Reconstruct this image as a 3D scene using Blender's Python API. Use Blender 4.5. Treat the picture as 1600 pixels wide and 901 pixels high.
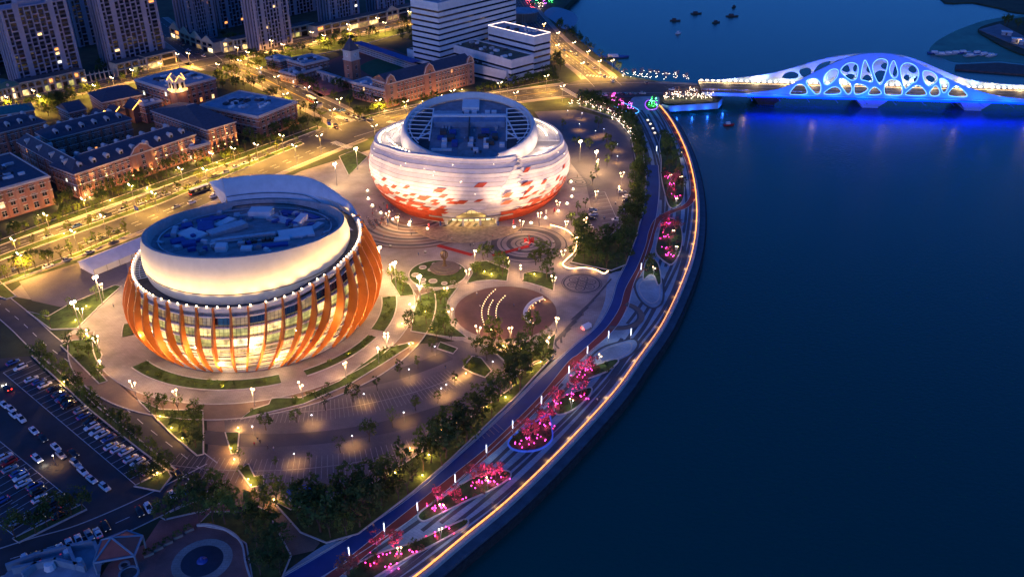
import bpy, bmesh, math, random
from mathutils import Vector, Matrix, noise as mnoise
from mathutils.geometry import tessellate_polygon
random.seed(7)
sc = bpy.context.scene
for _o in list(bpy.data.objects): bpy.data.objects.remove(_o)
COL = sc.collection
R = math.radians
# ---------------------------------------------------------------- camera (drone, 180 m up, pitched 29.5 deg down)
FPX, TH, HC = 1350.0, math.radians(29.5), 180.0
cam_d = bpy.data.cameras.new('camera'); cam = bpy.data.objects.new('camera', cam_d); COL.objects.link(cam)
cam.location = (0, 0, HC); cam.rotation_euler = (math.pi/2 - TH, 0, 0)
cam_d.sensor_width = 36.0; cam_d.lens = 36.0*FPX/1600.0; cam_d.clip_start = 1.0; cam_d.clip_end = 20000.0
sc.camera = cam
# ---------------------------------------------------------------- sky and last daylight
SUN_EL, SUN_ROT = 12.0, 205.0
w = bpy.data.worlds.new('World'); sc.world = w; w.use_nodes = True
nt = w.node_tree; nt.nodes.clear()
sky = nt.nodes.new('ShaderNodeTexSky'); sky.sky_type = 'NISHITA'; sky.sun_disc = False
sky.sun_elevation = R(SUN_EL); sky.sun_rotation = R(SUN_ROT); sky.ozone_density = 6.0; sky.air_density = 1.0; sky.dust_density = 0.3
tint = nt.nodes.new('ShaderNodeMix'); tint.data_type = 'RGBA'; tint.blend_type = 'MULTIPLY'; tint.inputs[0].default_value = 1.0
tint.inputs[7].default_value = (0.18, 0.47, 1.0, 1)      # blue-hour white balance
bg = nt.nodes.new('ShaderNodeBackground'); bg.inputs[1].default_value = 0.118
wo = nt.nodes.new('ShaderNodeOutputWorld')
nt.links.new(sky.outputs[0], tint.inputs[6]); nt.links.new(tint.outputs[2], bg.inputs[0]); nt.links.new(bg.outputs[0], wo.inputs[0])
sun_d = bpy.data.lights.new('sun', 'SUN'); sun_d.energy = 0.16; sun_d.angle = R(12); sun_d.color = (1.0, 0.64, 0.80)
sun = bpy.data.objects.new('sun', sun_d); COL.objects.link(sun)
_sd = Vector((math.sin(R(SUN_ROT))*math.cos(R(SUN_EL)), math.cos(R(SUN_ROT))*math.cos(R(SUN_EL)), math.sin(R(SUN_EL))))
sun.rotation_euler = (-_sd).to_track_quat('-Z', 'Y').to_euler()
vs = sc.view_settings; vs.view_transform = 'Standard'; vs.look = 'None'; vs.exposure = 0.7; vs.gamma = 1.0; vs.use_curve_mapping = False
cy = sc.cycles; cy.use_light_tree = True; cy.max_bounces = 5; cy.diffuse_bounces = 2; cy.glossy_bounces = 3; cy.transmission_bounces = 4
cy.transparent_max_bounces = 6; cy.sample_clamp_indirect = 3.0; cy.sample_clamp_direct = 40.0; cy.caustics_reflective = False; cy.caustics_refractive = False
cy.use_denoising = True
# ---------------------------------------------------------------- pixel -> place
def ray(px, py):
    u = (px-800.0)/FPX; v = (450.5-py)/FPX
    return Vector((u, math.cos(TH)+v*math.sin(TH), -math.sin(TH)+v*math.cos(TH)))
def G(px, py, z=0.0):
    d = ray(px, py); t = (z-HC)/d.z
    return Vector((d.x*t, d.y*t, z))
def GL(pts, z=0.0): return [G(a, b, z) for a, b in pts]
def onplane(px, py, p0, n):
    d = ray(px, py); o = Vector((0, 0, HC)); t = (p0-o).dot(n)/d.dot(n)
    return o+d*t
# ---------------------------------------------------------------- materials
MATS = {}
def _new(name):
    m = bpy.data.materials.new(name); m.use_nodes = True
    return m, m.node_tree, m.node_tree.nodes['Principled BSDF']
def mat(name, col, rough=0.7, metal=0.0, var=0.25, scale=0.6, bump=0.0, bscale=8.0, spec=0.5, fine=0.0):
    """plain surface whose colour wanders by +-var over noise of the given scale (1/m)"""
    if name in MATS: return MATS[name]
    m, t, p = _new(name); N = t.nodes; L = t.links
    p.inputs['Roughness'].default_value = rough; p.inputs['Metallic'].default_value = metal
    p.inputs['Specular IOR Level'].default_value = spec
    tc = N.new('ShaderNodeTexCoord')
    if var > 0:
        n1 = N.new('ShaderNodeTexNoise'); n1.inputs['Scale'].default_value = scale; n1.inputs['Detail'].default_value = 5.0
        n1.inputs['Roughness'].default_value = 0.65
        L.new(tc.outputs['Object'], n1.inputs['Vector'])
        mr = N.new('ShaderNodeMapRange'); mr.inputs[1].default_value = 0.3; mr.inputs[2].default_value = 0.7
        mr.inputs[3].default_value = 1-var; mr.inputs[4].default_value = 1+var
        L.new(n1.outputs['Fac'], mr.inputs[0])
        mx = N.new('ShaderNodeMix'); mx.data_type = 'RGBA'; mx.blend_type = 'MULTIPLY'; mx.inputs[0].default_value = 1.0
        mx.inputs[6].default_value = (*col, 1); L.new(mr.outputs[0], mx.inputs[7]); L.new(mx.outputs[2], p.inputs['Base Color'])
    else: p.inputs['Base Color'].default_value = (*col, 1)
    if bump > 0:
        n2 = N.new('ShaderNodeTexNoise'); n2.inputs['Scale'].default_value = bscale; n2.inputs['Detail'].default_value = 3.0
        L.new(tc.outputs['Object'], n2.inputs['Vector'])
        b = N.new('ShaderNodeBump'); b.inputs['Strength'].default_value = bump; b.inputs['Distance'].default_value = 0.2
        L.new(n2.outputs['Fac'], b.inputs['Height']); L.new(b.outputs['Normal'], p.inputs['Normal'])
    MATS[name] = m; return m
def tiled(name, c1, c2, size=1.2, mortar=0.03, rough=0.75, joint=None, var=0.35, scale=0.15, row=0.5, rot=0.0):
    """small paving or brick courses too fine to pick apart: brick texture plus large-scale wear"""
    if name in MATS: return MATS[name]
    m, t, p = _new(name); N = t.nodes; L = t.links
    p.inputs['Roughness'].default_value = rough
    tc = N.new('ShaderNodeTexCoord'); mp = N.new('ShaderNodeMapping'); mp.inputs['Rotation'].default_value = (0, 0, R(rot))
    L.new(tc.outputs['Object'], mp.inputs['Vector'])
    bt = N.new('ShaderNodeTexBrick'); bt.inputs['Scale'].default_value = 1.0/size
    bt.inputs['Color1'].default_value = (*c1, 1); bt.inputs['Color2'].default_value = (*c2, 1)
    bt.inputs['Mortar'].default_value = (*(joint or tuple(x*0.6 for x in c1)), 1)
    bt.inputs['Mortar Size'].default_value = mortar; bt.inputs['Row Height'].default_value = row; bt.inputs['Brick Width'].default_value = 1.0
    L.new(mp.outputs[0], bt.inputs['Vector'])
    n1 = N.new('ShaderNodeTexNoise'); n1.inputs['Scale'].default_value = scale; n1.inputs['Detail'].default_value = 6.0
    L.new(tc.outputs['Object'], n1.inputs['Vector'])
    mr = N.new('ShaderNodeMapRange'); mr.inputs[1].default_value = 0.3; mr.inputs[2].default_value = 0.7
    mr.inputs[3].default_value = 1-var; mr.inputs[4].default_value = 1+var; L.new(n1.outputs['Fac'], mr.inputs[0])
    mx = N.new('ShaderNodeMix'); mx.data_type = 'RGBA'; mx.blend_type = 'MULTIPLY'; mx.inputs[0].default_value = 1.0
    L.new(bt.outputs['Color'], mx.inputs[6]); L.new(mr.outputs[0], mx.inputs[7]); L.new(mx.outputs[2], p.inputs['Base Color'])
    MATS[name] = m; return m
def emit(name, col, strength, base=None):
    if name in MATS: return MATS[name]
    m, t, p = _new(name)
    p.inputs['Base Color'].default_value = (*(base or col), 1)
    p.inputs['Emission Color'].default_value = (*col, 1); p.inputs['Emission Strength'].default_value = strength
    try: m.cycles.emission_sampling = 'NONE' if strength < 400 else 'AUTO'
    except Exception: pass
    MATS[name] = m; return m
def glass(name, col=(0.03, 0.05, 0.07), rough=0.08):
    if name in MATS: return MATS[name]
    m, t, p = _new(name); p.inputs['Base Color'].default_value = (*col, 1); p.inputs['Roughness'].default_value = rough
    p.inputs['Specular IOR Level'].default_value = 0.8; MATS[name] = m; return m
# ---------------------------------------------------------------- mesh builder
class MB:
    def __init__(s): s.v = []; s.f = []; s.m = []
    def add(s, vs, fs, mi=0):
        k = len(s.v); s.v += [tuple(x) for x in vs]; s.f += [tuple(i+k for i in f) for f in fs]; s.m += [mi]*len(fs); return s
    def box(s, c, d, rz=0.0, mi=0, taper=1.0):
        x, y, z = d[0]/2, d[1]/2, d[2]/2; cs, sn = math.cos(rz), math.sin(rz); vs = []
        for dz, k in ((-z, 1.0), (z, taper)):
            for dx, dy in ((-x, -y), (x, -y), (x, y), (-x, y)):
                dx *= k; dy *= k; vs.append((c[0]+dx*cs-dy*sn, c[1]+dx*sn+dy*cs, c[2]+dz))
        return s.add(vs, [(0, 3, 2, 1), (4, 5, 6, 7), (0, 1, 5, 4), (1, 2, 6, 5), (2, 3, 7, 6), (3, 0, 4, 7)], mi)
    def prism(s, poly, z0, z1, mi=0, cap=True):
        n = len(poly); P = [Vector((p[0], p[1], 0)) for p in poly]
        a = sum(P[i].x*P[(i+1) % n].y-P[(i+1) % n].x*P[i].y for i in range(n))
        if a < 0: P.reverse()
        vs = [(p.x, p.y, z0) for p in P]+[(p.x, p.y, z1) for p in P]
        fs = [(i, (i+1) % n, n+(i+1) % n, n+i) for i in range(n)]
        if cap:
            for t in tessellate_polygon([P]): 
                q = tuple(i+n for i in t); A, B, C = (P[i] for i in t)
                if (B-A).cross(C-A).z < 0: q = q[::-1]
                fs.append(q)
        return s.add(vs, fs, mi)
    def sheet(s, poly, z, mi=0, holes=()):
        loops = [[Vector((p[0], p[1], 0)) for p in poly]]+[[Vector((p[0], p[1], 0)) for p in h] for h in holes]
        flat = [p for l in loops for p in l]; fs = []
        for t in tessellate_polygon(loops):
            A, B, C = (flat[i] for i in t); fs.append(tuple(t) if (B-A).cross(C-A).z > 0 else tuple(t[::-1]))
        return s.add([(p.x, p.y, z) for p in flat], fs, mi)
    def loft(s, rings, closed=True, mi=0, cap0=False, cap1=False, flip=False):
        n = len(rings[0]); k = n if closed else n-1; vs = [p for r in rings for p in r]; fs = []
        for j in range(len(rings)-1):
            for i in range(k):
                q = (j*n+i, j*n+(i+1) % n, (j+1)*n+(i+1) % n, (j+1)*n+i); fs.append(q[::-1] if flip else q)
        if cap0: fs.append(tuple(range(n))[::-1])
        if cap1: fs.append(tuple((len(rings)-1)*n+i for i in range(n)))
        return s.add(vs, fs, mi)
    def tube(s, p, q, r0, r1=None, n=6, mi=0, cap=True):
        p, q = Vector(p), Vector(q); r1 = r0 if r1 is None else r1; d = (q-p)
        if d.length < 1e-6: return s
        d.normalize(); a = d.orthogonal().normalized(); b = d.cross(a)
        rg = lambda c, r: [c+(a*math.cos(2*math.pi*i/n)+b*math.sin(2*math.pi*i/n))*r for i in range(n)]
        return s.loft([rg(p, r0), rg(q, r1)], True, mi, cap, cap)
    def path(s, pts, r, n=6, mi=0, closed=False):
        pts = [Vector(p) for p in pts]; N = len(pts); rings = []
        for i, p in enumerate(pts):
            a = pts[(i-1) % N] if (closed or i > 0) else p; b = pts[(i+1) % N] if (closed or i < N-1) else p
            d = (b-a).normalized(); x = d.cross(Vector((0, 0, 1)))
            x = x.normalized() if x.length > 1e-4 else Vector((1, 0, 0)); y = x.cross(d)
            rr = r[i] if isinstance(r, (list, tuple)) else r
            rings.append([p+(x*math.cos(2*math.pi*k/n)+y*math.sin(2*math.pi*k/n))*rr for k in range(n)])
        if closed: rings.append(rings[0])
        return s.loft(rings, True, mi, not closed, not closed)
    def ball(s, c, r, nu=8, nv=6, mi=0, sq=(1, 1, 1)):
        vs = [(c[0], c[1], c[2]-r*sq[2])]
        for j in range(1, nv):
            t = -math.pi/2+math.pi*j/nv
            for i in range(nu):
                a = 2*math.pi*i/nu; vs.append((c[0]+r*sq[0]*math.cos(t)*math.cos(a), c[1]+r*sq[1]*math.cos(t)*math.sin(a), c[2]+r*sq[2]*math.sin(t)))
        vs.append((c[0], c[1], c[2]+r*sq[2])); T = len(vs)-1; fs = []
        for i in range(nu):
            k = (i+1) % nu; fs.append((0, 1+k, 1+i)); fs.append((T, 1+(nv-2)*nu+i, 1+(nv-2)*nu+k))
            for j in range(nv-2): fs.append((1+j*nu+i, 1+j*nu+k, 1+(j+1)*nu+k, 1+(j+1)*nu+i))
        return s.add(vs, fs, mi)
    def ribbon(s, pts, width, z, mi=0, closed=False, off=0.0):
        L, Rr = offset(pts, off-width/2, closed), offset(pts, off+width/2, closed); n = len(L)
        vs = [(p.x, p.y, z) for p in L]+[(p.x, p.y, z) for p in Rr]
        return s.add(vs, [(n+i, n+(i+1) % n, (i+1) % n, i) for i in range(n if closed else n-1)], mi)
    def kerb(s, pts, width, z0, z1, closed=False, mi=0, off=0.0):
        L, Rr = offset(pts, off-width/2, closed), offset(pts, off+width/2, closed); n = len(L)
        if closed: L.append(L[0]); Rr.append(Rr[0])
        rings = [[(a.x, a.y, z0), (a.x, a.y, z1), (b.x, b.y, z1), (b.x, b.y, z0)] for a, b in zip(L, Rr)]
        return s.loft(rings, True, mi, True, True)
    def mesh(s, name, mats, smooth=False):
        me = bpy.data.meshes.new(name); me.from_pydata(s.v, [], s.f)
        for m in (mats if isinstance(mats, (list, tuple)) else [mats]): me.materials.append(m)
        if any(s.m): me.polygons.foreach_set('material_index', s.m)
        if smooth: me.polygons.foreach_set('use_smooth', [True]*len(s.f))
        me.update(); return me
    def build(s, name, mats, parent=None, smooth=False, kind=None):
        return link(name, s.mesh(name, mats, smooth), parent, kind)
def link(name, me, parent=None, kind=None, loc=None, rz=0.0):
    o = bpy.data.objects.new(name, me); COL.objects.link(o)
    if parent: o.parent = parent
    if kind: o['kind'] = kind
    if loc is not None: o.location = loc
    if rz: o.rotation_euler = (0, 0, rz)
    return o
def offset(pts, d, closed=False):
    """points shifted by d to the right of travel"""
    P = [Vector((p[0], p[1], 0)) for p in pts]; n = len(P); out = []
    for i in range(n):
        a = P[(i-1) % n] if (closed or i > 0) else P[i]; b = P[(i+1) % n] if (closed or i < n-1) else P[i]
        t = (b-a)
        if t.length < 1e-6: t = Vector((1, 0, 0))
        t.normalize(); out.append(P[i]+Vector((t.y, -t.x, 0))*d)
    return out
def curve(pts, n=6, closed=False):
    """Catmull-Rom through the points"""
    P = [Vector((p[0], p[1], p[2] if len(p) > 2 else 0)) for p in pts]; N = len(P); out = []
    for i in range(N if closed else N-1):
        g = (lambda k: P[k % N]) if closed else (lambda k: P[max(0, min(N-1, k))])
        a, b, c, d = g(i-1), g(i), g(i+1), g(i+2)
        for k in range(n):
            t = k/n; out.append(0.5*((2*b)+(c-a)*t+(2*a-5*b+4*c-d)*t*t+(3*b-a-3*c+d)*t**3))
    if not closed: out.append(P[-1])
    return out
def circ(c, r, n=48, a0=0.0, a1=2*math.pi, full=True):
    k = n if full else n+1
    return [Vector((c[0]+r*math.cos(a0+(a1-a0)*i/n), c[1]+r*math.sin(a0+(a1-a0)*i/n), 0)) for i in range(k)]
def resample(pts, step, closed=False):
    P = [Vector(p) for p in pts]; 
    if closed: P.append(P[0])
    out = []; acc = 0.0
    for a, b in zip(P, P[1:]):
        L = (b-a).length
        while acc <= L:
            out.append((a.lerp(b, acc/L) if L > 0 else a, (b-a).normalized())); acc += step
        acc -= L
    return out
def inside(p, poly):
    c = False; n = len(poly); j = n-1
    for i in range(n):
        a, b = poly[i], poly[j]
        if (a[1] > p[1]) != (b[1] > p[1]) and p[0] < (b[0]-a[0])*(p[1]-a[1])/(b[1]-a[1])+a[0]: c = not c
        j = i
    return c
def scatter(poly, n, dmin, avoid=(), tries=40, edge=0.0):
    xs = [p[0] for p in poly]; ys = [p[1] for p in poly]; out = []
    for _ in range(n*tries):
        if len(out) >= n: break
        p = (random.uniform(min(xs), max(xs)), random.uniform(min(ys), max(ys)))
        if not inside(p, poly): continue
        if all((p[0]-q[0])**2+(p[1]-q[1])**2 > dmin*dmin for q in out) and all((p[0]-q[0])**2+(p[1]-q[1])**2 > q[2]**2 for q in avoid): out.append(p)
    return out
def tag(o, label=None, cat=None, group=None, kind=None):
    if label: o['label'] = label
    if cat: o['category'] = cat
    if group: o['group'] = group
    if kind: o['kind'] = kind
    return o
def thing(name, label, cat, loc=(0, 0, 0), rz=0.0, group=None):
    o = bpy.data.objects.new(name, None); COL.objects.link(o); o.empty_display_size = 0.5
    o.location = loc; o.rotation_euler = (0, 0, rz); return tag(o, label, cat, group)
def kids(o): return [c for c in o.children]
def dup(o, loc=None, rz=None, label=None, group=None, parent=None, scale=None):
    c = o.copy(); COL.objects.link(c)
    if parent is not None: c.parent = parent
    if loc is not None: c.location = loc
    if rz is not None: c.rotation_euler = (0, 0, rz)
    if scale is not None: c.scale = scale if hasattr(scale, '__len__') else (scale,)*3
    if label: c['label'] = label
    if group: c['group'] = group
    for k in KIDS.get(o.name, ()):
        dup2(k, c)
    return c
def dup2(o, parent):
    c = o.copy(); COL.objects.link(c); c.parent = parent
    for k in KIDS.get(o.name, ()): dup2(k, c)
KIDS = {}
def remember(o):
    """children lists of a prototype, so that copying does not walk the whole file"""
    KIDS[o.name] = list(o.children)
    for k in KIDS[o.name]: KIDS[k.name] = list(k.children)
    for k in KIDS[o.name]:
        for q in KIDS[k.name]: KIDS[q.name] = []
    return o
def lamp(parent, loc, energy, col, radius=0.25, kind='POINT', spot=150, aim=None, blend=0.6):
    d = bpy.data.lights.new('lamp_light', kind); d.energy = energy; d.color = col; d.shadow_soft_size = radius
    if kind == 'SPOT': d.spot_size = R(spot); d.spot_blend = blend
    o = bpy.data.objects.new('lamp_light', d); COL.objects.link(o); o.location = loc
    if parent: o.parent = parent
    if aim is not None: o.rotation_euler = Vector(aim).to_track_quat('-Z', 'Y').to_euler()
    return o
WARM = (1.0, 0.50, 0.08); WARMW = (1.0, 0.54, 0.21); COOL = (0.75, 0.85, 1.0); PINK = (1.0, 0.05, 0.45); AMBER = (1.0, 0.5, 0.12)
# ================================================================ SETTING: water, land, roads, pavements
WZ = -5.0
M_earth = mat('earth_and_turf', (0.035, 0.05, 0.022), 0.95, var=0.5, scale=0.08, bump=0.4, bscale=1.5)
M_grass = mat('lawn_grass', (0.045, 0.08, 0.016), 0.95, var=0.6, scale=0.35, bump=0.6, bscale=6)
M_asph = mat('asphalt', (0.06, 0.058, 0.06), 0.8, var=0.3, scale=0.12, bump=0.15, bscale=10)
M_asphd = mat('dark_asphalt', (0.042, 0.042, 0.047), 0.8, var=0.35, scale=0.1)
M_white = mat('road_paint', (0.62, 0.62, 0.6), 0.7, var=0.25, scale=1.5)
M_yellow = mat('yellow_road_paint', (0.6, 0.42, 0.08), 0.7, var=0.2, scale=1.5)
M_kerb = mat('kerb_granite', (0.5, 0.47, 0.44), 0.75, var=0.2, scale=1.2)
M_stone = tiled('pale_paving', (0.36, 0.315, 0.285), (0.31, 0.27, 0.245), 1.6, 0.03, scale=0.07, var=0.38)
M_stone2 = tiled('promenade_paving', (0.31, 0.40, 0.46), (0.27, 0.35, 0.41), 1.8, 0.02, scale=0.1, var=0.3, rot=35)
M_stripe = tiled('dark_band_paving', (0.075, 0.08, 0.095), (0.06, 0.066, 0.08), 1.2, 0.02, scale=0.2, var=0.25)
M_brown = tiled('brown_paving', (0.21, 0.145, 0.115), (0.18, 0.125, 0.10), 1.0, 0.03, scale=0.1, var=0.25, rot=20)
M_lotp = tiled('car_park_paving', (0.17, 0.145, 0.145), (0.145, 0.125, 0.13), 1.0, 0.03, scale=0.06, var=0.3, rot=35)
M_redp = tiled('red_round_paving', (0.17, 0.085, 0.075), (0.15, 0.075, 0.068), 1.0, 0.03, scale=0.1, var=0.25)
M_bluep = mat('blue_path_coating', (0.012, 0.05, 0.22), 0.7, var=0.15, scale=0.15)
M_redt = mat('red_track_coating', (0.27, 0.045, 0.035), 0.8, var=0.2, scale=0.2)
M_redbrick = tiled('red_brick_paving', (0.36, 0.14, 0.115), (0.31, 0.12, 0.10), 0.9, 0.03, scale=0.12, var=0.3, rot=30)

M_walk = tiled('street_pavement', (0.27, 0.235, 0.20), (0.24, 0.21, 0.18), 1.0, 0.03, scale=0.1, var=0.3)
def water_mat():
    m, t, p = _new('river_water'); N = t.nodes; L = t.links
    p.inputs['Base Color'].default_value = (0.001, 0.080, 0.062, 1); p.inputs['Roughness'].default_value = 0.24
    p.inputs['IOR'].default_value = 1.33; p.inputs['Specular IOR Level'].default_value = 0.30
    tc = N.new('ShaderNodeTexCoord'); n = N.new('ShaderNodeTexNoise'); n.inputs['Scale'].default_value = 0.55; n.inputs['Detail'].default_value = 6
    mp = N.new('ShaderNodeMapping'); mp.inputs['Scale'].default_value = (1, 1.8, 1)
    L.new(tc.outputs['Object'], mp.inputs['Vector']); L.new(mp.outputs[0], n.inputs['Vector'])
    b = N.new('ShaderNodeBump'); b.inputs['Strength'].default_value = 0.4; b.inputs['Distance'].default_value = 0.25
    L.new(n.outputs['Fac'], b.inputs['Height']); L.new(b.outputs['Normal'], p.inputs['Normal'])
    return m
M_water = water_mat()
def structure(name, mb, m, parent=None):
    o = mb.build(name, m, parent); o['kind'] = 'structure'; return o
structure('water', MB().sheet([(-7000, -400), (7000, -400), (7000, 9000), (-7000, 9000)], WZ), M_water)
# promenade edge (handrail line), from below the frame up to the bridge
EDGE_PX = [(560, 965), (650, 901), (724, 840), (800, 777), (886, 693), (961, 611), (1000, 557), (1032, 512), (1053, 472), (1069, 435), (1081, 400), (1088, 360),
           (1089, 317), (1084, 277), (1073, 237), (1057, 202), (1044, 181), (1031, 165)]
EDGE = curve(GL(EDGE_PX), 6)
LEDGE = offset(EDGE, 4.2)
SHORE2 = GL([(1035, 160), (1042, 163), (1120, 160), (1130, 153), (1112, 150), (1112, 133), (1030, 127), (975, 118), (940, 92), (905, 62), (885, 40), (878, 15), (905, -10), (930, -60)])
back = [(60, 2600), (-4200, 3800), (-5000, -300), (-150, -300), (-60, 60)]
land = [(p.x, p.y) for p in EDGE]+[(p.x, p.y) for p in SHORE2]+back
structure('ground', MB().prism(land, -9.0, 0.0), M_earth)
structure('lower_quay', MB().kerb(EDGE, 4.2, -9, -1.2, off=2.1), mat('quay_paving', (.075, .10, .12), .85, var=.3, scale=.3))
M_wall = mat('river_wall_stone', (0.035, 0.033, 0.03), 0.95, var=0.5, scale=0.6, bump=0.5, bscale=2)
structure('river_wall', MB().kerb(EDGE, 0.8, -9, -1.9, off=4.6), M_wall)

def zone(name, px, m, z, smooth=False, n=5, holes=()):
    P = GL(px); P = curve(P, n, True) if smooth else P
    structure(name, MB().sheet(P, z, holes=holes), m); return P
def road(name, px, width, m=M_asph, z=0.04, n=6, kerbs=True, lanes=(), off=0.0, dash=(), yellow=(), walk=0):
    P = curve(GL(px), n)
    if walk:
        kk = MB()
        for sgn in (-1, 1): kk.ribbon(P, walk, z-.02, off=sgn*(width/2+.35+walk/2))
        structure('pavement', kk, M_walk)
    o = structure(name, MB().ribbon(P, width, z, off=off), m)
    if kerbs:
        k = MB()
        for sgn in (-1, 1): k.kerb(P, 0.35, 0.0, 0.16, off=off+sgn*(width/2+0.17))
        k.build('kerb', M_kerb, o)
    if lanes or dash or yellow:
        k = MB()
        for l in lanes: k.ribbon(P, 0.22, z+0.02, off=off+l)
        for l in yellow: k.ribbon(P, 0.25, z+0.02, off=off+l, mi=1)
        for l in dash:
            Q = offset(P, off+l)
            for p, t in resample(Q, 9.0):
                a = math.atan2(t.y, t.x); k.add([(p.x+math.cos(a)*u-math.sin(a)*v, p.y+math.sin(a)*u+math.cos(a)*v, z+0.02) for u, v in ((0, -.12), (4, -.12), (4, .12), (0, .12))], [(0, 1, 2, 3)])
        k.build('lane_marking', [M_white, M_yellow], o)
    return P
# ---- streets
AVE = road('avenue', [(-120, 452), (0, 411), (110, 373), (220, 333), (330, 288), (450, 240), (535, 207)], 37, dash=(-14.5, -11, 7.5, 11), lanes=(-18.2, 18.2), n=8, walk=3.5)
ST2 = road('street', [(-150, 196), (0, 164), (100, 145), (220, 118), (320, 98), (400, 82), (500, 60), (600, 41), (700, 18), (800, -8)], 19, dash=(-5, 5), yellow=(-0.3, 0.3), walk=4.5)
ST3 = road('street', [(325, 98), (300, 78), (268, 55), (235, 30)], 22, z=0.06, dash=(-5, 5), walk=5)
ST4 = road('street', [(340, 98), (400, 118), (462, 148), (525, 178), (558, 200)], 20, z=0.08, dash=(-5, 5), yellow=(-0.3, 0.3), walk=4)
AVE2 = road('avenue', [(535, 207), (640, 178), (760, 157), (860, 144), (940, 138), (1030, 138), (1120, 142)], 24, z=0.06, dash=(-8, -4, 4, 8), yellow=(-0.3, 0.3), walk=4)
RIV = road('river_road', [(950, 135), (930, 116), (905, 97), (880, 78), (862, 62), (840, 38), (815, 5), (800, -25)], 20, z=0.1, dash=(-6, -3, 3, 6), yellow=(-0.3, 0.3), walk=4)
zone('street_junction', [(300, 108), (318, 90), (352, 80), (392, 88), (372, 106), (330, 112)], M_asph, 0.12, True)
zone('street_junction', [(505, 222), (520, 200), (548, 190), (590, 184), (625, 190), (600, 206), (560, 222), (530, 226)], M_asph, 0.13, True)
zone('street_junction', [(872, 150), (890, 130), (940, 120), (985, 124), (1030, 130), (1040, 148), (990, 152), (930, 155)], M_asph, 0.14, True)
SW = road('service_road', [(-60, 428), (0, 475), (37, 506), (75, 541), (150, 596), (218, 657), (280, 706), (318, 736)], 9.5, dash=(0,), z=0.05)
LR = road('service_road', [(338, 738), (296, 760), (218, 800), (125, 840), (47, 863), (-40, 892)], 11, dash=(0,), z=0.07, m=M_asphd)
zone('service_road', [(322, 636), (352, 640), (352, 682), (372, 732), (397, 772), (425, 778), (455, 800), (500, 848), (490, 860), (455, 868), (430, 830), (400, 800), (345, 780), (318, 740), (325, 700)], M_brown, 0.09, False)
# zebra crossings
def zebra(a, b, width, n):
    A, B = G(*a), G(*b); d = (B-A); L = d.length; d.normalize(); q = Vector((-d.y, d.x, 0)); k = MB()
    for i in range(n):
        c = A+d*L*(i+0.5)/n; w2 = L/n*0.25
        k.add([tuple(c+d*s*w2+q*t*width/2+Vector((0, 0, 0.165))) for s, t in ((-1, -1), (1, -1), (1, 1), (-1, 1))], [(0, 1, 2, 3)])
    o = k.build('zebra_crossing', M_white); o['kind'] = 'structure'
for a, b in (((520, 222), (548, 232)), ((606, 190), (632, 196)), ((524, 182), (552, 189)), ((878, 138), (905, 153)), ((296, 104), (318, 110)), ((915, 118), (965, 122)), ((380, 94), (402, 86))): zebra(a, b, 4.5, 10)
# ---- ground around the theatres
OC = Vector((-102, 300, 0)); WC = Vector((-22, 427, 0))
PLAZA = zone('plaza', [(95, 530), (120, 512), (165, 470), (60, 470), (10, 462), (40, 440), (190, 388), (300, 345), (470, 268), (560, 240), (640, 215), (760, 190), (860, 185), (905, 200), (935, 260), (945, 300), (925, 330),
                   (895, 345), (905, 385), (890, 412), (925, 420), (955, 428), (990, 430), (962, 500), (905, 545), (862, 562), (800, 590), (775, 560), (740, 540), (660, 520), (645, 545), (560, 602), (480, 640), (360, 652), (250, 640), (170, 600), (110, 555)], M_stone, 0.10)
zone('car_park', [(350, 648), (420, 645), (475, 634), (550, 602), (600, 570), (648, 538), (724, 532), (777, 556), (797, 580), (800, 602), (791, 614), (744, 643), (690, 684), (587, 752), (525, 774), (455, 792), (425, 776), (397, 772), (372, 732), (352, 682)], M_lotp, 0.13)
zone('car_park', [(835, 175), (900, 172), (965, 190), (985, 215), (990, 250), (988, 292), (985, 330), (968, 356), (945, 372), (915, 370), (925, 330), (915, 285), (880, 240)], M_lotp, 0.13)
zone('car_park', [(-150, 560), (0, 560), (45, 556), (130, 640), (212, 700), (265, 738), (250, 772), (160, 812), (30, 862), (-150, 925)], M_asphd, 0.03)
zone('forecourt', [(30, 440), (140, 405), (195, 392), (200, 430), (150, 470), (95, 480), (50, 470)], M_lotp, 0.16)
def ring(name, c, r0, r1, m, z, a0=0, a1=360, n=72, kerb=False):
    k = MB(); A = circ(c, r0, n, R(a0), R(a1), False); B = circ(c, r1, n, R(a0), R(a1), False); N = n+1
    k.add([(p.x, p.y, z) for p in A]+[(p.x, p.y, z) for p in B], [(i, N+i, N+i+1, i+1) for i in range(n)])
    o = structure(name, k, m)
    if kerb:
        kk = MB(); kk.kerb(A, 0.4, z-.1, z+0.16); kk.kerb(B, 0.4, z-.1, z+0.16); kk.build('kerb', M_kerb, o)
    return o
ring('ring_walk', OC, 44, 62, M_stone, 0.18, 0, 360)
ring('ring_road', OC, 62.4, 71, M_brown, 0.16, 195, 375, kerb=True)
for a0, a1, r0, r1 in ((228, 292, 48.5, 54.5), (302, 338, 50, 54), (343, 372, 49, 55), (192, 203, 47.5, 52)):
    o = ring('lawn', OC, r0, r1, M_grass, 0.3, a0, a1, 24, kerb=True)
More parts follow.
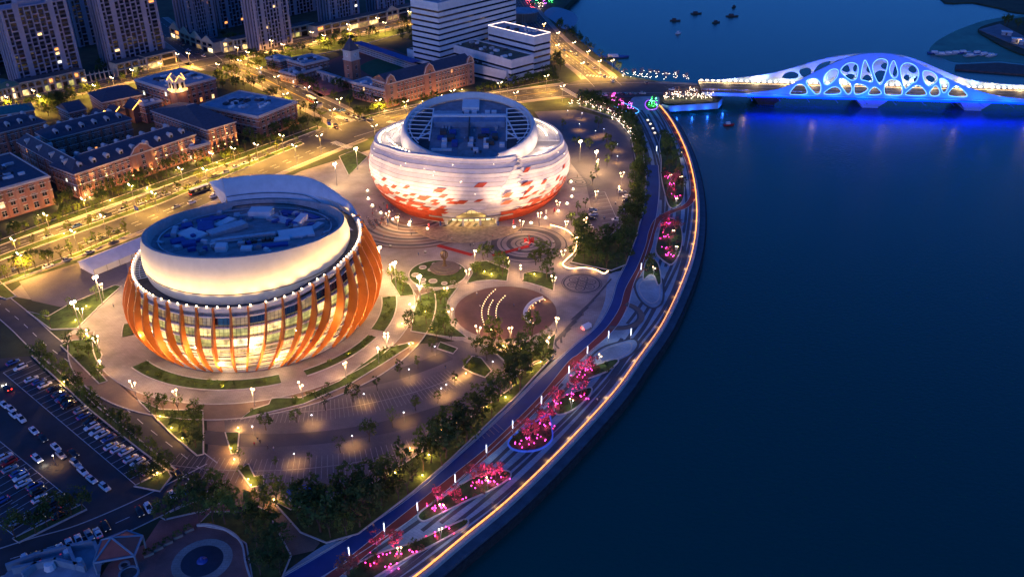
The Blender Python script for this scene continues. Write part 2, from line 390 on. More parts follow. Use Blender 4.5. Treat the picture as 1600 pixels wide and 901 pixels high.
# concentric paving bands left of the white theatre
BANDC = G(640, 352)
for i in range(9):
    ring('paving_band', G(648, 338), 9+i*3.2, 10.5+i*3.2, M_stripe if i % 2 else M_brown, 0.14+0.004*i, 190, 345, 40)
for r0, r1 in ((2.2, 2.9), (4.6, 5.2), (7.2, 9.2), (11.4, 12.0), (13.6, 16.4), (18.4, 19.0)): ring('paving_band', G(822, 381), r0, r1, M_stripe, 0.15)
for r0, r1 in ((1.8, 2.4), (3.8, 4.2), (6, 6.5)): ring('paving_band', G(905, 285), r0, r1, M_stripe, 0.15)
for cx, cy_ in ((586, 348), (577, 356)):
    for r0, r1 in ((1.2, 1.6), (2.6, 3.2)): ring('paving_band', G(cx, cy_), r0, r1, M_stripe, 0.2)
# the round red plaza
RP = G(790, 487)
structure('round_plaza', MB().sheet(circ(RP, 20.6, 72), 0.17), M_redp)
ring('round_plaza_border', RP, 20.7, 27, M_stone, 0.155)
# flower medallion
FC = G(909, 443)
for r0, r1 in ((8.4, 8.7), (7.4, 8.0)): ring('medallion_ring', FC, r0, r1, M_stripe, 0.15)
for i in range(7):
    c = FC if i == 6 else FC+Vector((math.cos(i*math.pi/3+.3), math.sin(i*math.pi/3+.3), 0))*4.4
    for r0, r1 in ((1.75, 2.15), (0.55, 0.8)): ring('medallion_ring', c, r0, r1, M_stripe, 0.16, n=24)
# stage apron of the white theatre
structure('entrance_apron', MB().prism([p for p in circ(Vector((WC.x, WC.y-36, 0)), 30, 40, R(205), R(335), False)], 0.1, 0.35), tiled('warm_paving', (0.42, 0.33, 0.22), (0.36, 0.27, 0.17), 0.8, 0.05, var=0.4, scale=0.6))
# lower-left garden court
CC = G(316, 876)
zone('garden_court', [(250, 812), (300, 800), (345, 785), (370, 800), (400, 835), (420, 901), (430, 960), (120, 960), (170, 880), (225, 850)], M_redbrick, 0.08)
structure('round_basin', MB().sheet(circ(CC, 5.6, 40), 0.13), mat('dark_basin', (0.03, 0.03, 0.045), 0.3, var=0.2))
ring('basin_border', CC, 5.6, 8.0, M_stone, 0.14)
ring('basin_path', CC, 8.0, 12.2, tiled('rose_brick_paving', (.30, .13, .11), (.26, .11, .095), .9, .03, scale=.12, var=.3), 0.12)
# ================================================================ PROMENADE along the river
PL_PX = [(430, 905), (507, 851), (560, 836), (645, 771), (700, 723), (753, 673), (806, 622), (868, 561), (905, 540), (930, 505), (945, 470), (952, 430), (981, 417), (997, 374), (1010, 317), (1013, 277), (1008, 231), (993, 185), (985, 158), (1000, 150), (1030, 152)]
PLB = curve(GL(PL_PX), 5)
prom = [(p.x, p.y) for p in EDGE if p.y > 130]+[(p.x, p.y) for p in reversed(PLB)]+[tuple(G(420, 960))[:2], tuple(G(560, 965))[:2]]
structure('promenade', MB().sheet(prom, 0.11), M_stone2)
BLUE = curve(GL([(380, 960), (432, 925), (500, 885), (560, 848), (640, 795), (716, 731), (806, 648), (856, 597), (906, 548), (946, 513), (967, 478), (978, 441), (993, 408), (1007, 365), (1016, 330), (1020, 290), (1019, 258)]), 6)
structure('blue_cycle_path', MB().ribbon(BLUE, 7.2, 0.135), M_bluep)
k = MB(); k.ribbon(BLUE, 0.25, 0.15, off=-3.4); k.ribbon(BLUE, 0.25, 0.15, off=3.4); structure('path_line', k, M_white)
k = MB(); k.kerb(BLUE, 0.3, 0.1, 0.26, off=-4.0); structure('path_kerb', k, M_kerb)
REDP = curve(GL([(470, 935), (520, 900), (575, 856), (675, 776), (760, 708), (788, 683), (849, 622), (894, 567), (911, 554), (952, 515), (974, 482), (983, 452), (1001, 418), (1014, 384), (1019, 362), (1028, 344), (1047, 332), (1070, 323), (1081, 311), (1084, 295), (1079, 263), (1069, 236), (1053, 203), (1040, 182), (1030, 168)]), 6)
structure('red_running_track', MB().ribbon(REDP, 3.4, 0.145), M_redt)
k = MB(); k.ribbon(REDP, 0.18, 0.16, off=-1.6); k.ribbon(REDP, 0.18, 0.16, off=1.6); structure('path_line', k, M_white)
# dark bands that flow along the walk
ST = MB()
for o_, a, b in ((-3.2, 0, 1.0), (-5.5, .0, .62), (-8.0, .12, 1.0), (-11, .1, .38), (-12.5, .4, .96), (-14.5, 0.0, .34), (-16.5, .62, .97), (-20.5, .66, .98), (-24.5, .7, .98), (-28, .74, .98), (-31.5, .8, .98), (-9.6, .55, .9), (-17.5, .12, .3), (-1.7, 0, 1), (-6.8, .3, .55), (-10.2, .7, .98), (-14.4, .66, .98), (-18.5, .7, .98), (-22.5, .72, .98), (-6.0, .64, .98)):
    Q = offset(EDGE, o_); n = len(Q); Q = Q[int(a*n):max(int(b*n), int(a*n)+3)]
    Q = [p+Vector((math.sin(i*0.22+o_)*0.7, math.cos(i*0.19)*0.5, 0)) for i, p in enumerate(Q)]
    ST.ribbon(Q, 1.35, 0.122+0.001*abs(o_) % 0.004)
structure('dark_paving_wave', ST, M_stripe)
# flowing bands that fan from the plaza down to the blue path
k = MB()
for i in range(8):
    a = Vector(G(955-i*9, 436+i*11)); b = Vector(G(925-i*11, 470+i*12)); c = Vector(G(893-i*4, 500+i*9))
    k.ribbon(curve([a, b, c], 6), 0.8, 0.16+0.002*i)
structure('dark_paving_wave', k, M_stripe)
# crescent paving by the crescent bench
for r0, r1 in ((8.5, 9.3), (9.3, 11.5)):
    ring('crescent_band', G(962, 492), r0, r1, M_stripe if r0 < 9 else M_brown, 0.152, -110, 60, 30)
# edge: glowing handrail
rail = thing('handrail', 'long steel river handrail with a continuous amber light strip along the promenade edge', 'railing', (EDGE[0].x, EDGE[0].y, 0))
rl = [Vector((p.x-EDGE[0].x, p.y-EDGE[0].y, 0)) for p in EDGE]
k = MB(); k.path([p+Vector((0, 0, 1.15)) for p in rl], 0.06, 5); k.path([p+Vector((0, 0, 0.65)) for p in rl], 0.035, 4); k.path([p+Vector((0, 0, 0.35)) for p in rl], 0.035, 4)
k.build('handrail_bar', mat('brushed_steel', (0.5, 0.5, 0.52), 0.35, 0.9, var=0), rail)
k = MB(); k.kerb([p for p in rl], 0.42, 0.12, 0.42, off=-0.25); k.build('light_strip', emit('amber_strip', (1.0, 0.33, 0.06), 1.9), rail)
pm = MB().box((0, 0, 0.57), (0.09, 0.09, 1.15)).mesh('post', mat('brushed_steel', (.5, .5, .5)))
for i, (p, t) in enumerate(resample(rl, 4.2)):
    if i < 300: link('post', pm, rail, None, p)
for i, (p, t) in enumerate(resample(rl, 13.0)):
    n = Vector((-t.y, t.x, 0)); lamp(rail, p+n*1.0+Vector((0, 0, .7)), 60, (1.0, 0.45, 0.14), 0.5)
# broad boardwalk coping outside the rail, in slabs
cop = MB(); cop.kerb(EDGE, 1.1, -1.2, 0.10, off=0.75); o = structure('coping', cop, M_kerb)
# planting islands with raised kerbs
ISL = {}
def island(key, px, rim=0.55, z=0.28, mkerb=None, n=5):
    P = curve(GL(px), n, True); g = MB(); g.sheet(P, z); o = structure('planting_bed', g, M_grass)
    kk = MB(); kk.kerb(P, 0.45, 0.05, rim, closed=True); kk.build('kerb', mkerb or M_kerb, o); ISL[key] = P; return P
M_blueled = emit('blue_rim_light', (0.02, 0.10, 0.9), 0.2, (0.1, 0.2, 0.5))
island('a', [(540, 897), (585, 868), (645, 848), (700, 823), (728, 812), (728, 822), (690, 845), (645, 868), (590, 900), (565, 915)])
island('b', [(653, 806), (668, 792), (700, 772), (730, 752), (760, 738), (792, 736), (797, 746), (770, 765), (730, 783), (685, 805), (662, 815)])
island('c', [(795, 690), (815, 672), (845, 655), (858, 650), (862, 668), (862, 688), (845, 702), (822, 706), (800, 702)], mkerb=M_blueled, rim=0.7)
island('d', [(866, 634), (880, 620), (905, 611), (922, 606), (924, 614), (910, 630), (890, 644), (870, 648)])
island('e', [(890, 596), (905, 580), (935, 570), (960, 562), (966, 566), (950, 580), (925, 590), (900, 601)])
island('f', [(1005, 437), (1008, 412), (1016, 404), (1028, 412), (1033, 440), (1028, 446), (1022, 432), (1014, 431)])
island('g', [(1025, 395), (1028, 372), (1034, 350), (1048, 342), (1062, 352), (1066, 372), (1062, 395), (1052, 412), (1042, 412)])
island('h', [(1033, 250), (1030, 225), (1036, 208), (1050, 215), (1060, 240), (1068, 275), (1068, 310), (1055, 325), (1045, 322), (1038, 300), (1033, 275)])
island('i', [(1008, 165), (1012, 158), (1024, 160), (1026, 170), (1014, 172)], mkerb=emit('violet_rim_light', (0.5, 0.1, 1.0), .7))
island('j', [(950, 161), (960, 158), (985, 166), (998, 174), (990, 178), (970, 171)], mkerb=emit('cyan_rim_light', (0.1, 0.5, 1.0), .8))
# tear-drop sitting courts
for px in ([(922, 560), (940, 544), (965, 535), (990, 530), (997, 540), (985, 555), (960, 566), (930, 570)], [(992, 445), (1000, 434), (1020, 430), (1034, 436), (1037, 455), (1034, 474), (1020, 482), (1005, 474), (995, 460)]):
    P = curve(GL(px), 5, True); o = structure('sitting_court', MB().sheet(P, 0.18), M_stone2)
    kk = MB(); kk.kerb(P, 0.9, 0.1, 0.24, closed=True); kk.build('kerb', M_stripe, o)
    c = sum(P, Vector())/len(P); Q = [c+(p-c)*.72 for p in P]; kk = MB(); kk.kerb(Q, 0.5, 0.1, 0.22, closed=True); kk.build('kerb', M_kerb, o)
# planted areas between plaza, car parks and walk
BEDS = {}
def bed(key, px, smooth=True, z=0.3, kerb=True, m=None):
    P = GL(px); P = curve(P, 4, True) if smooth else P
    o = structure('planting_bed', MB().sheet(P, z), m or M_grass)
    if kerb: kk = MB(); kk.kerb(P, 0.4, 0.0, z+0.14, closed=True); kk.build('kerb', M_kerb, o)
    BEDS[key] = P; return P
bed('belt', [(427, 784), (455, 797), (525, 776), (588, 753), (690, 686), (748, 643), (800, 606), (802, 592), (835, 566), (864, 557), (806, 620), (753, 671), (700, 721), (645, 769), (560, 834), (510, 848), (470, 832)], False)
bed('belt2', [(988, 186), (1004, 231), (1009, 277), (1007, 317), (994, 372), (978, 414), (955, 423), (925, 417), (892, 410), (905, 390), (905, 372), (945, 374), (968, 357), (985, 330), (990, 292), (993, 250), (985, 212), (962, 185), (905, 166), (915, 160), (960, 175)], False)
bed('fan1', [(642, 518), (648, 485), (655, 462), (690, 452), (715, 450), (700, 470), (697, 490), (705, 508), (730, 528), (700, 527)], False)
bed('mid1', [(728, 444), (738, 428), (736, 412), (760, 408), (795, 422), (792, 440), (770, 438), (745, 440)], False)
bed('mid2', [(817, 440), (818, 428), (835, 424), (868, 430), (865, 455), (845, 448)], False)
bed('fan2', [(610, 440), (616, 434), (640, 445), (650, 462), (625, 464), (618, 452)], False)
bed('low1', [(745, 536), (790, 552), (830, 550), (868, 522), (862, 560), (835, 570), (812, 580), (800, 575), (775, 553)], False)
bed('isl1', [(723, 575), (738, 557), (752, 560), (768, 580), (758, 590), (738, 583)], False)
bed('isl2', [(683, 545), (688, 535), (715, 545), (708, 553)], False)
bed('arc1', [(395, 640), (420, 632), (425, 622), (470, 622), (530, 596), (600, 545), (644, 535), (640, 542), (600, 568), (548, 600), (474, 632), (376, 655)], False)
bed('westtri', [(215, 625), (250, 640), (317, 642), (318, 670), (318, 710), (308, 712), (270, 680)], False)
bed('west2', [(95, 540), (115, 532), (150, 530), (160, 556), (150, 575), (168, 596), (155, 600)], False)
bed('west3', [(42, 487), (80, 515), (120, 514), (165, 470), (190, 448), (180, 446), (110, 475), (75, 495)], False)
bed('west4', [(-80, 430), (-20, 425), (8, 447), (25, 463), (10, 468), (-5, 462)], False)
bed('isleA', [(352, 676), (374, 676), (371, 708), (362, 710)], False)
bed('isleB', [(373, 735), (388, 725), (398, 745), (412, 743), (412, 758), (393, 762)], False)
bed('carl', [(50, 556), (140, 640), (215, 700), (262, 735), (282, 740), (210, 682), (150, 634), (80, 570)], False)
bed('carend', [(210, 760), (250, 768), (268, 745), (262, 735), (240, 745)], False)
bed('carl2', [(20, 842), (30, 848), (136, 796), (128, 788)], False)
bed('court1', [(250, 808), (300, 786), (350, 772), (356, 780), (320, 798), (258, 812)], False)
bed('court2', [(372, 800), (400, 790), (418, 800), (455, 868), (440, 905), (395, 905), (385, 850), (352, 828), (310, 820), (330, 800)], False)
bed('medn', [(-40, 415), (60, 378), (150, 348), (250, 312), (345, 272), (470, 222), (475, 225), (350, 277), (252, 318), (152, 354), (62, 385), (-40, 422)], False)
bed('meds', [(-40, 452), (40, 424), (120, 396), (200, 362), (205, 366), (120, 402), (40, 431), (-40, 460)], False)
bed('avenorth', [(-60, 405), (0, 384), (100, 347), (225, 303), (400, 240), (500, 202), (495, 198), (395, 234), (220, 296), (95, 340), (0, 376), (-60, 398)], False)
bed('arena', [(530, 245), (555, 235), (575, 245), (560, 260), (545, 275)], False)
bed('schoolv', [(560, 190), (600, 178), (720, 152), (880, 130), (870, 125), (800, 138), (650, 165), (560, 184)], False)
bed('nverge', [(385, 92), (440, 84), (520, 66), (640, 42), (640, 50), (560, 72), (450, 96), (410, 106)], False)
for (px_, py_, r_) in ((684, 428, 12.5),):
    c = G(px_, py_); P = circ(c, r_, 48); BEDS['sculpt'] = P
    o = structure('planting_bed', MB().sheet(P, 0.26), M_grass); kk = MB(); kk.kerb(P, 0.4, 0, 0.36, closed=True); kk.build('kerb', M_kerb, o)
# ruled bays in the car parks
def bays(name, a, b, depth_px, n, m=M_white, z=0.16, both=False):
    A, B = G(*a), G(*b); D = G(*depth_px)-A; k = MB(); d = (B-A); L = d.length; d.normalize()
    k.ribbon([A, B], 0.2, z)
    for i in range(n+1):
        p = A.lerp(B, i/n); k.ribbon([p, p+D], 0.16, z)
        if both: k.ribbon([p, p-D*.95], 0.16, z)
    return structure(name, k, m)
bays('parking_bay_line', (5, 582), (212, 757), (50, 563), 25, z=0.05)
bays('parking_bay_line', (-60, 640), (123, 790), (-117, 668), 22, z=0.05)
bays('parking_bay_line', (25, 838), (-80, 760), (65, 813), 12, z=0.05)
FANC = Vector((-80, 330, 0))
k = MB()
for r_, a0, a1, nn, sp in ((97, 254, 308, 64, 1), (126, 258, 306, 60, 1)):
    for i in range(nn+1):
        a = R(a0+(a1-a0)*i/nn)
        d = Vector((math.cos(a), math.sin(a), 0)); p = FANC+d*r_
        k.ribbon([p-d*5.5, p-d*0.3], 0.15, 0.155); k.ribbon([p+d*0.3, p+d*5.5], 0.15, 0.155)
    k.ribbon(circ(FANC, r_, 40, R(a0), R(a1), False), 0.3, 0.156)
structure('parking_bay_line', k, mat('faded_bay_paint', (0.34, 0.31, 0.29), 0.8, var=0.3, scale=1))
k = MB()
for r_, a0, a1 in ((84, 256, 312), (111.5, 256, 308)):
    k.ribbon(circ(FANC, r_, 50, R(a0), R(a1), False), 6.5, 0.15)
structure('car_park_lane', k, tiled('lane_paving', (0.10, 0.085, 0.09), (0.09, 0.078, 0.085), 1.0, 0.02, scale=0.08, var=0.2))
bays('parking_bay_line', (945, 300), (968, 352), (922, 303), 9)
# ================================================================ ORANGE-FINNED THEATRE
def lerp_tab(tab, x):
    for (a, va), (b, vb) in zip(tab, tab[1:]):
        if a <= x <= b:
            t = (x-a)/(b-a); t = t*t*(3-2*t); return va+(vb-va)*t
    return tab[-1][1]
def pol(r, deg, z): return Vector((r*math.cos(R(deg)), r*math.sin(R(deg)), z))
M_orange = mat('orange_fin_panel', (0.70, 0.19, 0.02), 0.5, var=0.1, scale=0.3)
M_cream = mat('cream_drum_panel', (0.74, 0.68, 0.55), 0.55, var=0.08, scale=0.25)
M_wpanel = mat('white_metal_panel', (0.72, 0.72, 0.72), 0.5, var=0.1, scale=0.3)
M_roofg = mat('grey_roof_membrane', (0.25, 0.26, 0.28), 0.85, var=0.35, scale=0.25)
M_roofd = mat('dark_roof_gravel', (0.07, 0.07, 0.075), 0.9, var=0.35, scale=0.4)
M_spand = mat('white_spandrel', (0.70, 0.66, 0.58), 0.5, var=0.08, scale=0.5)
M_mull = mat('dark_mullion', (0.06, 0.055, 0.05), 0.5, var=0)
M_duct = mat('roof_duct_metal', (0.48, 0.50, 0.53), 0.45, 0.3, var=0.2, scale=0.8)
M_dkblue = mat('blue_roof_sheet', (0.03, 0.07, 0.30), 0.6, var=0.25, scale=0.5)
def litpane(name, col, s, sc_=0.35):
    m, t, p = _new(name); N = t.nodes; L = t.links
    tc = N.new('ShaderNodeTexCoord'); n = N.new('ShaderNodeTexNoise'); n.inputs['Scale'].default_value = sc_; n.inputs['Detail'].default_value = 3
    L.new(tc.outputs['Object'], n.inputs['Vector'])
    mr = N.new('ShaderNodeMapRange'); mr.inputs[1].default_value = .32; mr.inputs[2].default_value = .72; mr.inputs[3].default_value = 0.25*s; mr.inputs[4].default_value = 1.5*s
    L.new(n.outputs['Fac'], mr.inputs[0]); L.new(mr.outputs[0], p.inputs['Emission Strength'])
    p.inputs['Base Color'].default_value = (0.08, 0.09, 0.09, 1); p.inputs['Emission Color'].default_value = (*col, 1); p.inputs['Roughness'].default_value = 0.1
    m.cycles.emission_sampling = 'NONE'; return m
LP = [litpane('lit_glass_amber', (1.0, 0.62, 0.22), 0.8), litpane('lit_glass_gold', (1.0, 0.68, 0.24), 1.2), litpane('lit_glass_green', (0.85, 0.72, 0.2), 0.5), litpane('lit_glass_dim', (0.9, 0.55, 0.2), 0.28), litpane('lit_glass_white', (1.0, 0.78, 0.4), 1.8)]
M_dglass = glass('dark_glass', (0.02, 0.025, 0.035))
ot = thing('orange_theatre', 'round theatre wrapped in curved orange vertical fins around a glowing cream drum', 'theatre', OC)
ZT = [(0, 32), (24, 33), (38, 36), (72, 41), (117, 41)]
def ztop(d):
    d %= 360
    if d <= 117: return lerp_tab(ZT, d)
    if d < 122: return 27
    if d <= 285: return 26.5
    return lerp_tab([(285, 26.5), (300, 27.3), (324, 30), (342, 31.5), (360, 32)], d)
SH = [(0, -8), (90, 0), (150, 8), (185, 15), (212, 14), (242, 9), (272, -2), (300, -11), (326, -22), (345, -15), (360, -8)]
def rg(t): return 43.2+3.4*math.sin(math.pi*min(1, t*1.08)**0.9)*(1-0.15*t)        # glass radius, t = height share
def twist(d, t): return d+lerp_tab(SH, d % 360)*(1-t)**1.5
NF = 46
FD = [360*i/NF+2 for i in range(NF)]
prof = [(0, 0.5), (.12, 1.3), (.3, 2.0), (.5, 2.5), (.7, 2.1), (.86, 1.35), (1.0, .7)]
for i, d in enumerate(FD):
    zt = min(ztop(d), 34); rings = []
    for t, w_ in [(q, lerp_tab(prof, q)) for q in (0, .08, .16, .25, .34, .43, .52, .61, .7, .79, .87, .94, 1.0)]:
        a = twist(d, t); r0 = rg(t)-0.1; r1 = r0+w_*(1+.55*max(0, math.cos(R(d-5))))+0.35; z = zt*t*1.01+0.35
        th = 0.78*(0.65+0.35*math.sin(math.pi*min(1, max(0.06, t))))
        tn = Vector((-math.sin(R(a)), math.cos(R(a)), 0))*th*.5
        A, B = pol(r0, a, z), pol(r1, a, z); rings.append([A-tn, B-tn, B+tn, A+tn])
    MB().loft(rings, True, 0, True, True).build('fin', M_orange, ot)
LEV = [0.02, .16, .30, .45, .60, .74, .88]
random.seed(11)
for i, d in enumerate(FD):
    d2 = d+360/NF; zt0, zt1 = min(ztop(d), 34), min(ztop(d2), 34)
    vis = 170 < d % 360 < 360 or d % 360 < 20
    for j in range(6):
        t0, t1 = LEV[j]+0.035, LEV[j+1]-0.01; k = MB(); n = 4; rows = []
        for t in (t0, (t0+t1)/2, t1):
            rows.append([pol(rg(t)-0.35, twist(d, t)+(twist(d2, t)-twist(d, t))*q/n, (zt0+(zt1-zt0)*q/n)*t) for q in range(n+1)])
        k.loft(rows, False); x = random.random()
        m = (M_dglass if j == 5 and x < .45 else LP[2] if j in (3, 4) and x < .55 else LP[4] if x > .86 and j < 4 else LP[1] if x > .55 else LP[0] if x > .25 else LP[3])
        if j == 5 and m is not M_dglass: m = LP[3]
        k.build('pane', m, ot)
    if vis:      # glazing bars of this bay
        k = MB()
        for q in (1, 2, 3):
            pts = [pol(rg(t)-.28, twist(d, t)+(twist(d2, t)-twist(d, t))*q/4, (zt0+(zt1-zt0)*q/4)*t) for t in (.03, .2, .4, .6, .8, .9)]
            k.path(pts, 0.07, 4)
        for t in (.10, .235, .38, .525, .67, .81):
            k.path([pol(rg(t)-.28, twist(d, t)+(twist(d2, t)-twist(d, t))*q/2, (zt0+(zt1-zt0)*q/2)*t) for q in range(3)], 0.06, 4)
        k.build('glazing_bar', M_mull, ot)
NS = 96
for j, t in enumerate(LEV+[.985]):
    k = MB(); h = .55 if j < 7 else .6; rings = []
    for i in range(NS):
        d = 360*i/NS; z = min(ztop(d), 34)*t+.05; r_ = rg(t)
        rings.append([pol(r_-1.2, d, z-h/2), pol(r_+.15, d, z-h/2), pol(r_+.15, d, z+h/2), pol(r_-1.2, d, z+h/2)])
    rings.append(rings[0]); k.loft(rings, True); k.build('floor_edge', M_spand, ot)
for t in (.06, .09, .2, .23, .34, .38):     # white fritted bands of the lower storeys
    k = MB(); rings = []
    for i in range(NS+1):
        d = 360*i/NS; z = min(ztop(d), 34)*t; r_ = rg(t)-.05; rings.append([pol(r_-.2, d, z-.17), pol(r_, d, z-.17), pol(r_, d, z+.17), pol(r_-.2, d, z+.17)])
    k.loft(rings, True).build('louvre_band', M_spand, ot)
MB().loft([[pol(42.0, 360*i/48, 0) for i in range(48)], [pol(42.0, 360*i/48, 25) for i in range(48)]]).build('inner_wall', mat('inner_wall_plaster', (.5, .45, .35), .8), ot)
# roof terrace between rim and drum
k = MB(); k.loft([[pol(43, 360*i/72, min(ztop(360*i/72), 33)-1.3) for i in range(72)], [pol(35, 360*i/72, min(ztop(360*i/72), 33)-1.6) for i in range(72)]], True, 0)
k.build('roof_terrace', M_roofd, ot)
k = MB()
for i in range(28): 
    d = 140+i*2.6; k.tube(pol(36.5, d, 26), pol(43, d, 26.2), .18, n=4)
for r_ in (38.4, 40.6): k.path([pol(r_, 140+i*2.6, 26.1) for i in range(28)], .14, 4)
k.build('roof_grid_beam', M_wpanel, ot)
k = MB(); rings = []
for i in range(NS+1):
    d = 360*i/NS; z = min(ztop(d), 33.5); rings.append([pol(42.4, d, z-1.4), pol(43.5, d, z-1.4), pol(43.5, d, z), pol(42.4, d, z)])
k.loft(rings, True).build('rim_parapet', M_spand, ot)
# drum
def zrim(d): return 38-5.2*math.sin(R(d))+0.6*math.cos(R(d))
def dring(r_, f): return [pol(r_, 360*i/96, f(360*i/96)) for i in range(96)]
k = MB(); k.loft([dring(36.6, lambda d: 21.5), dring(38.2, lambda d: 25.5), dring(38.9, lambda d: 29.2+.04*(zrim(d)-38))], True)
k.build('drum_lower', M_cream, ot, True)
k = MB(); k.loft([dring(38.9, lambda d: 29.6+.04*(zrim(d)-38)), dring(38.8, lambda d: 29.6+(zrim(d)-29.6)*.35), dring(38.2, lambda d: 29.6+(zrim(d)-29.6)*.7), dring(37.3, zrim)], True)
k.build('drum_upper', M_cream, ot, True)
k = MB(); k.loft([dring(38.6, lambda d: 29.1), dring(38.6, lambda d: 29.7)], True); k.build('drum_groove', mat('drum_shadow_gap', (.25, .2, .12), .8, var=0), ot)
k = MB(); k.loft([dring(37.3, zrim), dring(36.7, lambda d: zrim(d)+.15), dring(36.2, zrim), dring(35.8, lambda d: zrim(d)-2.8), dring(34.5, lambda d: zrim(d)-3.0)], True)
k.build('drum_rim', mat('drum_rim_coping', (.42, .38, .36), .6), ot, True)
k = MB(); k.sheet([(p.x, p.y) for p in circ((0, 0), 34.6, 72)], 0); k.v = [(x, y, 38-5.2*y/37+.6*x/37-3.0) for x, y, z in k.v]
k.build('roof_deck', M_roofg, ot)
def deck(x, y, h=0): return Vector((x, y, 38-5.2*y/37+.6*x/37-3.0+h))
random.seed(5)
def unit(x, y, sx, sy, sz, rz, m, name='roof_unit'):
    p = deck(x, y); k = MB().box((0, 0, sz/2), (sx, sy, sz)); k.box((0, 0, sz+.06), (sx*.9, sy*.9, .12)); link(name, k.mesh(name, m), ot, None, p, rz)
for x, y, sx, sy, sz, rz, m in ((-8, 2, 15, 5, 1.8, .75, M_duct), (6, -4, 22, 5, .9, .3, M_roofg), (2, -8.5, 22, 2, 1.4, .3, M_duct), (20, -4, 13, 8, 1.1, .35, M_wpanel), (0, 21, 9, 6, 3.2, 0, M_wpanel), (18, 12, 3, 8, 2.2, -.2, M_wpanel), (-20, -3, 10, 7, 1.0, -.6, M_wpanel),
                                (-17, 4, 6, 9, 2.0, .3, M_dkblue), (-25, 6, 4, 4, 1.8, .5, M_dkblue), (-22, -12, 5, 4, 1.5, .6, M_dkblue), (-17, -15, 5, 4, 1.5, .4, M_dkblue), (-19, 17, 12, 3, .8, .4, M_dkblue), (20, 19, 9, 3, .8, -.6, M_dkblue), (11, 24, 8, 3, .8, -.3, M_dkblue), (13, -17.5, 14, 2.6, .8, .25, M_dkblue),
                                (-3, -21, 4, 4, 2.2, .1, M_wpanel), (6, -21, 4, 3, 1.2, .1, M_wpanel), (16, -10, 6, 3, .8, .3, M_wpanel), (26, 4, 3, 7, 1.2, -.4, M_duct), (-27, -2, 2, 6, 2, .2, M_duct), (-12, 11, 4, 9, 1.2, -.5, M_wpanel), (9, 15, 10, 5, .8, -.5, M_duct), (-8, 22, 7, 4, 1.0, .2, M_duct)): unit(x, y, sx, sy, sz, rz, m)
for cx, cy_ in ((3.5, -13.5), (9.5, -11.5)):
    for i in range(3):
        for j in range(2): unit(cx+i*1.6, cy_+j*1.8+i*.5, 1.3, 1.4, 1.1, .3, M_mull, 'cooling_fan')
for i in range(70):
    a = random.uniform(0, 360); r_ = random.uniform(14, 32); p = pol(r_, a, 0); unit(p.x, p.y, random.uniform(.8, 3), random.uniform(.8, 2.2), random.uniform(.4, 1.6), random.uniform(0, 3), random.choice([M_duct, M_wpanel, M_dkblue, M_roofg]))
k = MB()
for i in range(12):
    a, b = random.uniform(0, 360), random.uniform(10, 31); p = pol(b, a, 0); q = p+pol(random.uniform(5, 14), random.choice((20, 110, 20, 65)), 0)
    if q.length < 33: k.tube(deck(p.x, p.y, .6), deck(q.x, q.y, .6), .28, n=5)
k.path([deck(p.x, p.y, .5) for p in circ((0, 0), 32, 60)], .3, 5, closed=True)
k.build('roof_pipe', M_duct, ot)
# the rising wing wall at the back
A = [14+i*(117-14)/40 for i in range(41)]
k = MB(); k.loft([[pol(43.6, d, min(ztop(d), 33)-1) for d in A], [pol(44.2, d, ztop(d)) for d in A], [pol(43.4, d, ztop(d)+.1) for d in A], [pol(42.3, d, ztop(d)-1-(ztop(d)-31)*.55) for d in A], [pol(41.6, d, max(31, ztop(d)-7)) for d in A], [pol(38.6, d, 31.5) for d in A]], False, 0)
k.build('wing_wall', M_wpanel, ot, True)
a = 117; k = MB(); k.add([pol(43.6, a, 27), pol(44.2, a, 41), pol(42.3, a, 34.5), pol(41.6, a, 33), pol(44.8, a+7, 40.6), pol(43.5, a+2, 29)], [(0, 5, 4, 1), (1, 4, 2), (2, 4, 5, 3), (0, 3, 5)]); k.build('wing_tip', M_wpanel, ot)
k = MB(); A2 = [i for i in A if i > 30]
for r_, dz in ((40.3, 0), (39.2, 0)): k.path([pol(r_, d, max(31, ztop(d)-7)+.2 if r_ > 40 else 32.2) for d in A2], .16, 4)
k.build('wing_seam', M_mull, ot)
# rim lamps and drum floodlights
bm = MB().ball((0, 0, 0), .30, 8, 6).mesh('rim_lamp', emit('rim_bulb', (1.0, 0.74, 0.45), 8)); pmx = MB().box((0, 0, -.45), (.18, .18, .6)).mesh('lamp_foot', M_mull)
for d in [150+i*3.0 for i in range(29)]+[240+i*5 for i in range(10)]+[292+i*4.4 for i in range(8)]+[330+i*2.6 for i in range(20)]:
    z = min(ztop(d), 33.5); l = link('rim_lamp', bm, ot, None, pol(42.9, d, z+.65)); link('lamp_foot', pmx, l)
for i in range(40):
    d = 9*i
    if 122 < d or d < 40:
        z = ztop(d) if d > 30 else min(ztop(d), 32.5)
        p = pol(43.2, d, z+1.0); lamp(ot, p, 3900, (1.0, .60, .21), .5, 'SPOT', 120, pol(37.5, d, zrim(d)-1.0)-p, .9)
# facade floodlights, and ground spots aimed up at the fins
fl = MB().box((0, 0, 0), (.9, .35, .7)).mesh('floodlight', emit('flood_face', (1.0, .78, .45), 20))
for d, t in ((246, .43), (259, .47), (283, .5), (303, .55), (318, .6), (228, .42), (292, .2), (268, .2)):
    zt = ztop(d); p = pol(rg(t)+.5, d, zt*t); link('floodlight', fl, ot, None, p, R(d+90)); lamp(ot, pol(rg(t)+2.2, d, zt*t), 900, (1.0, .72, .36), .4)
for i in range(26):
    d = 160+i*8.5; p = pol(53.5, d, .7); lamp(ot, p, 6500, (1.0, .55, .16), .4, 'SPOT', 95, pol(45, d, 17)-p, .8)
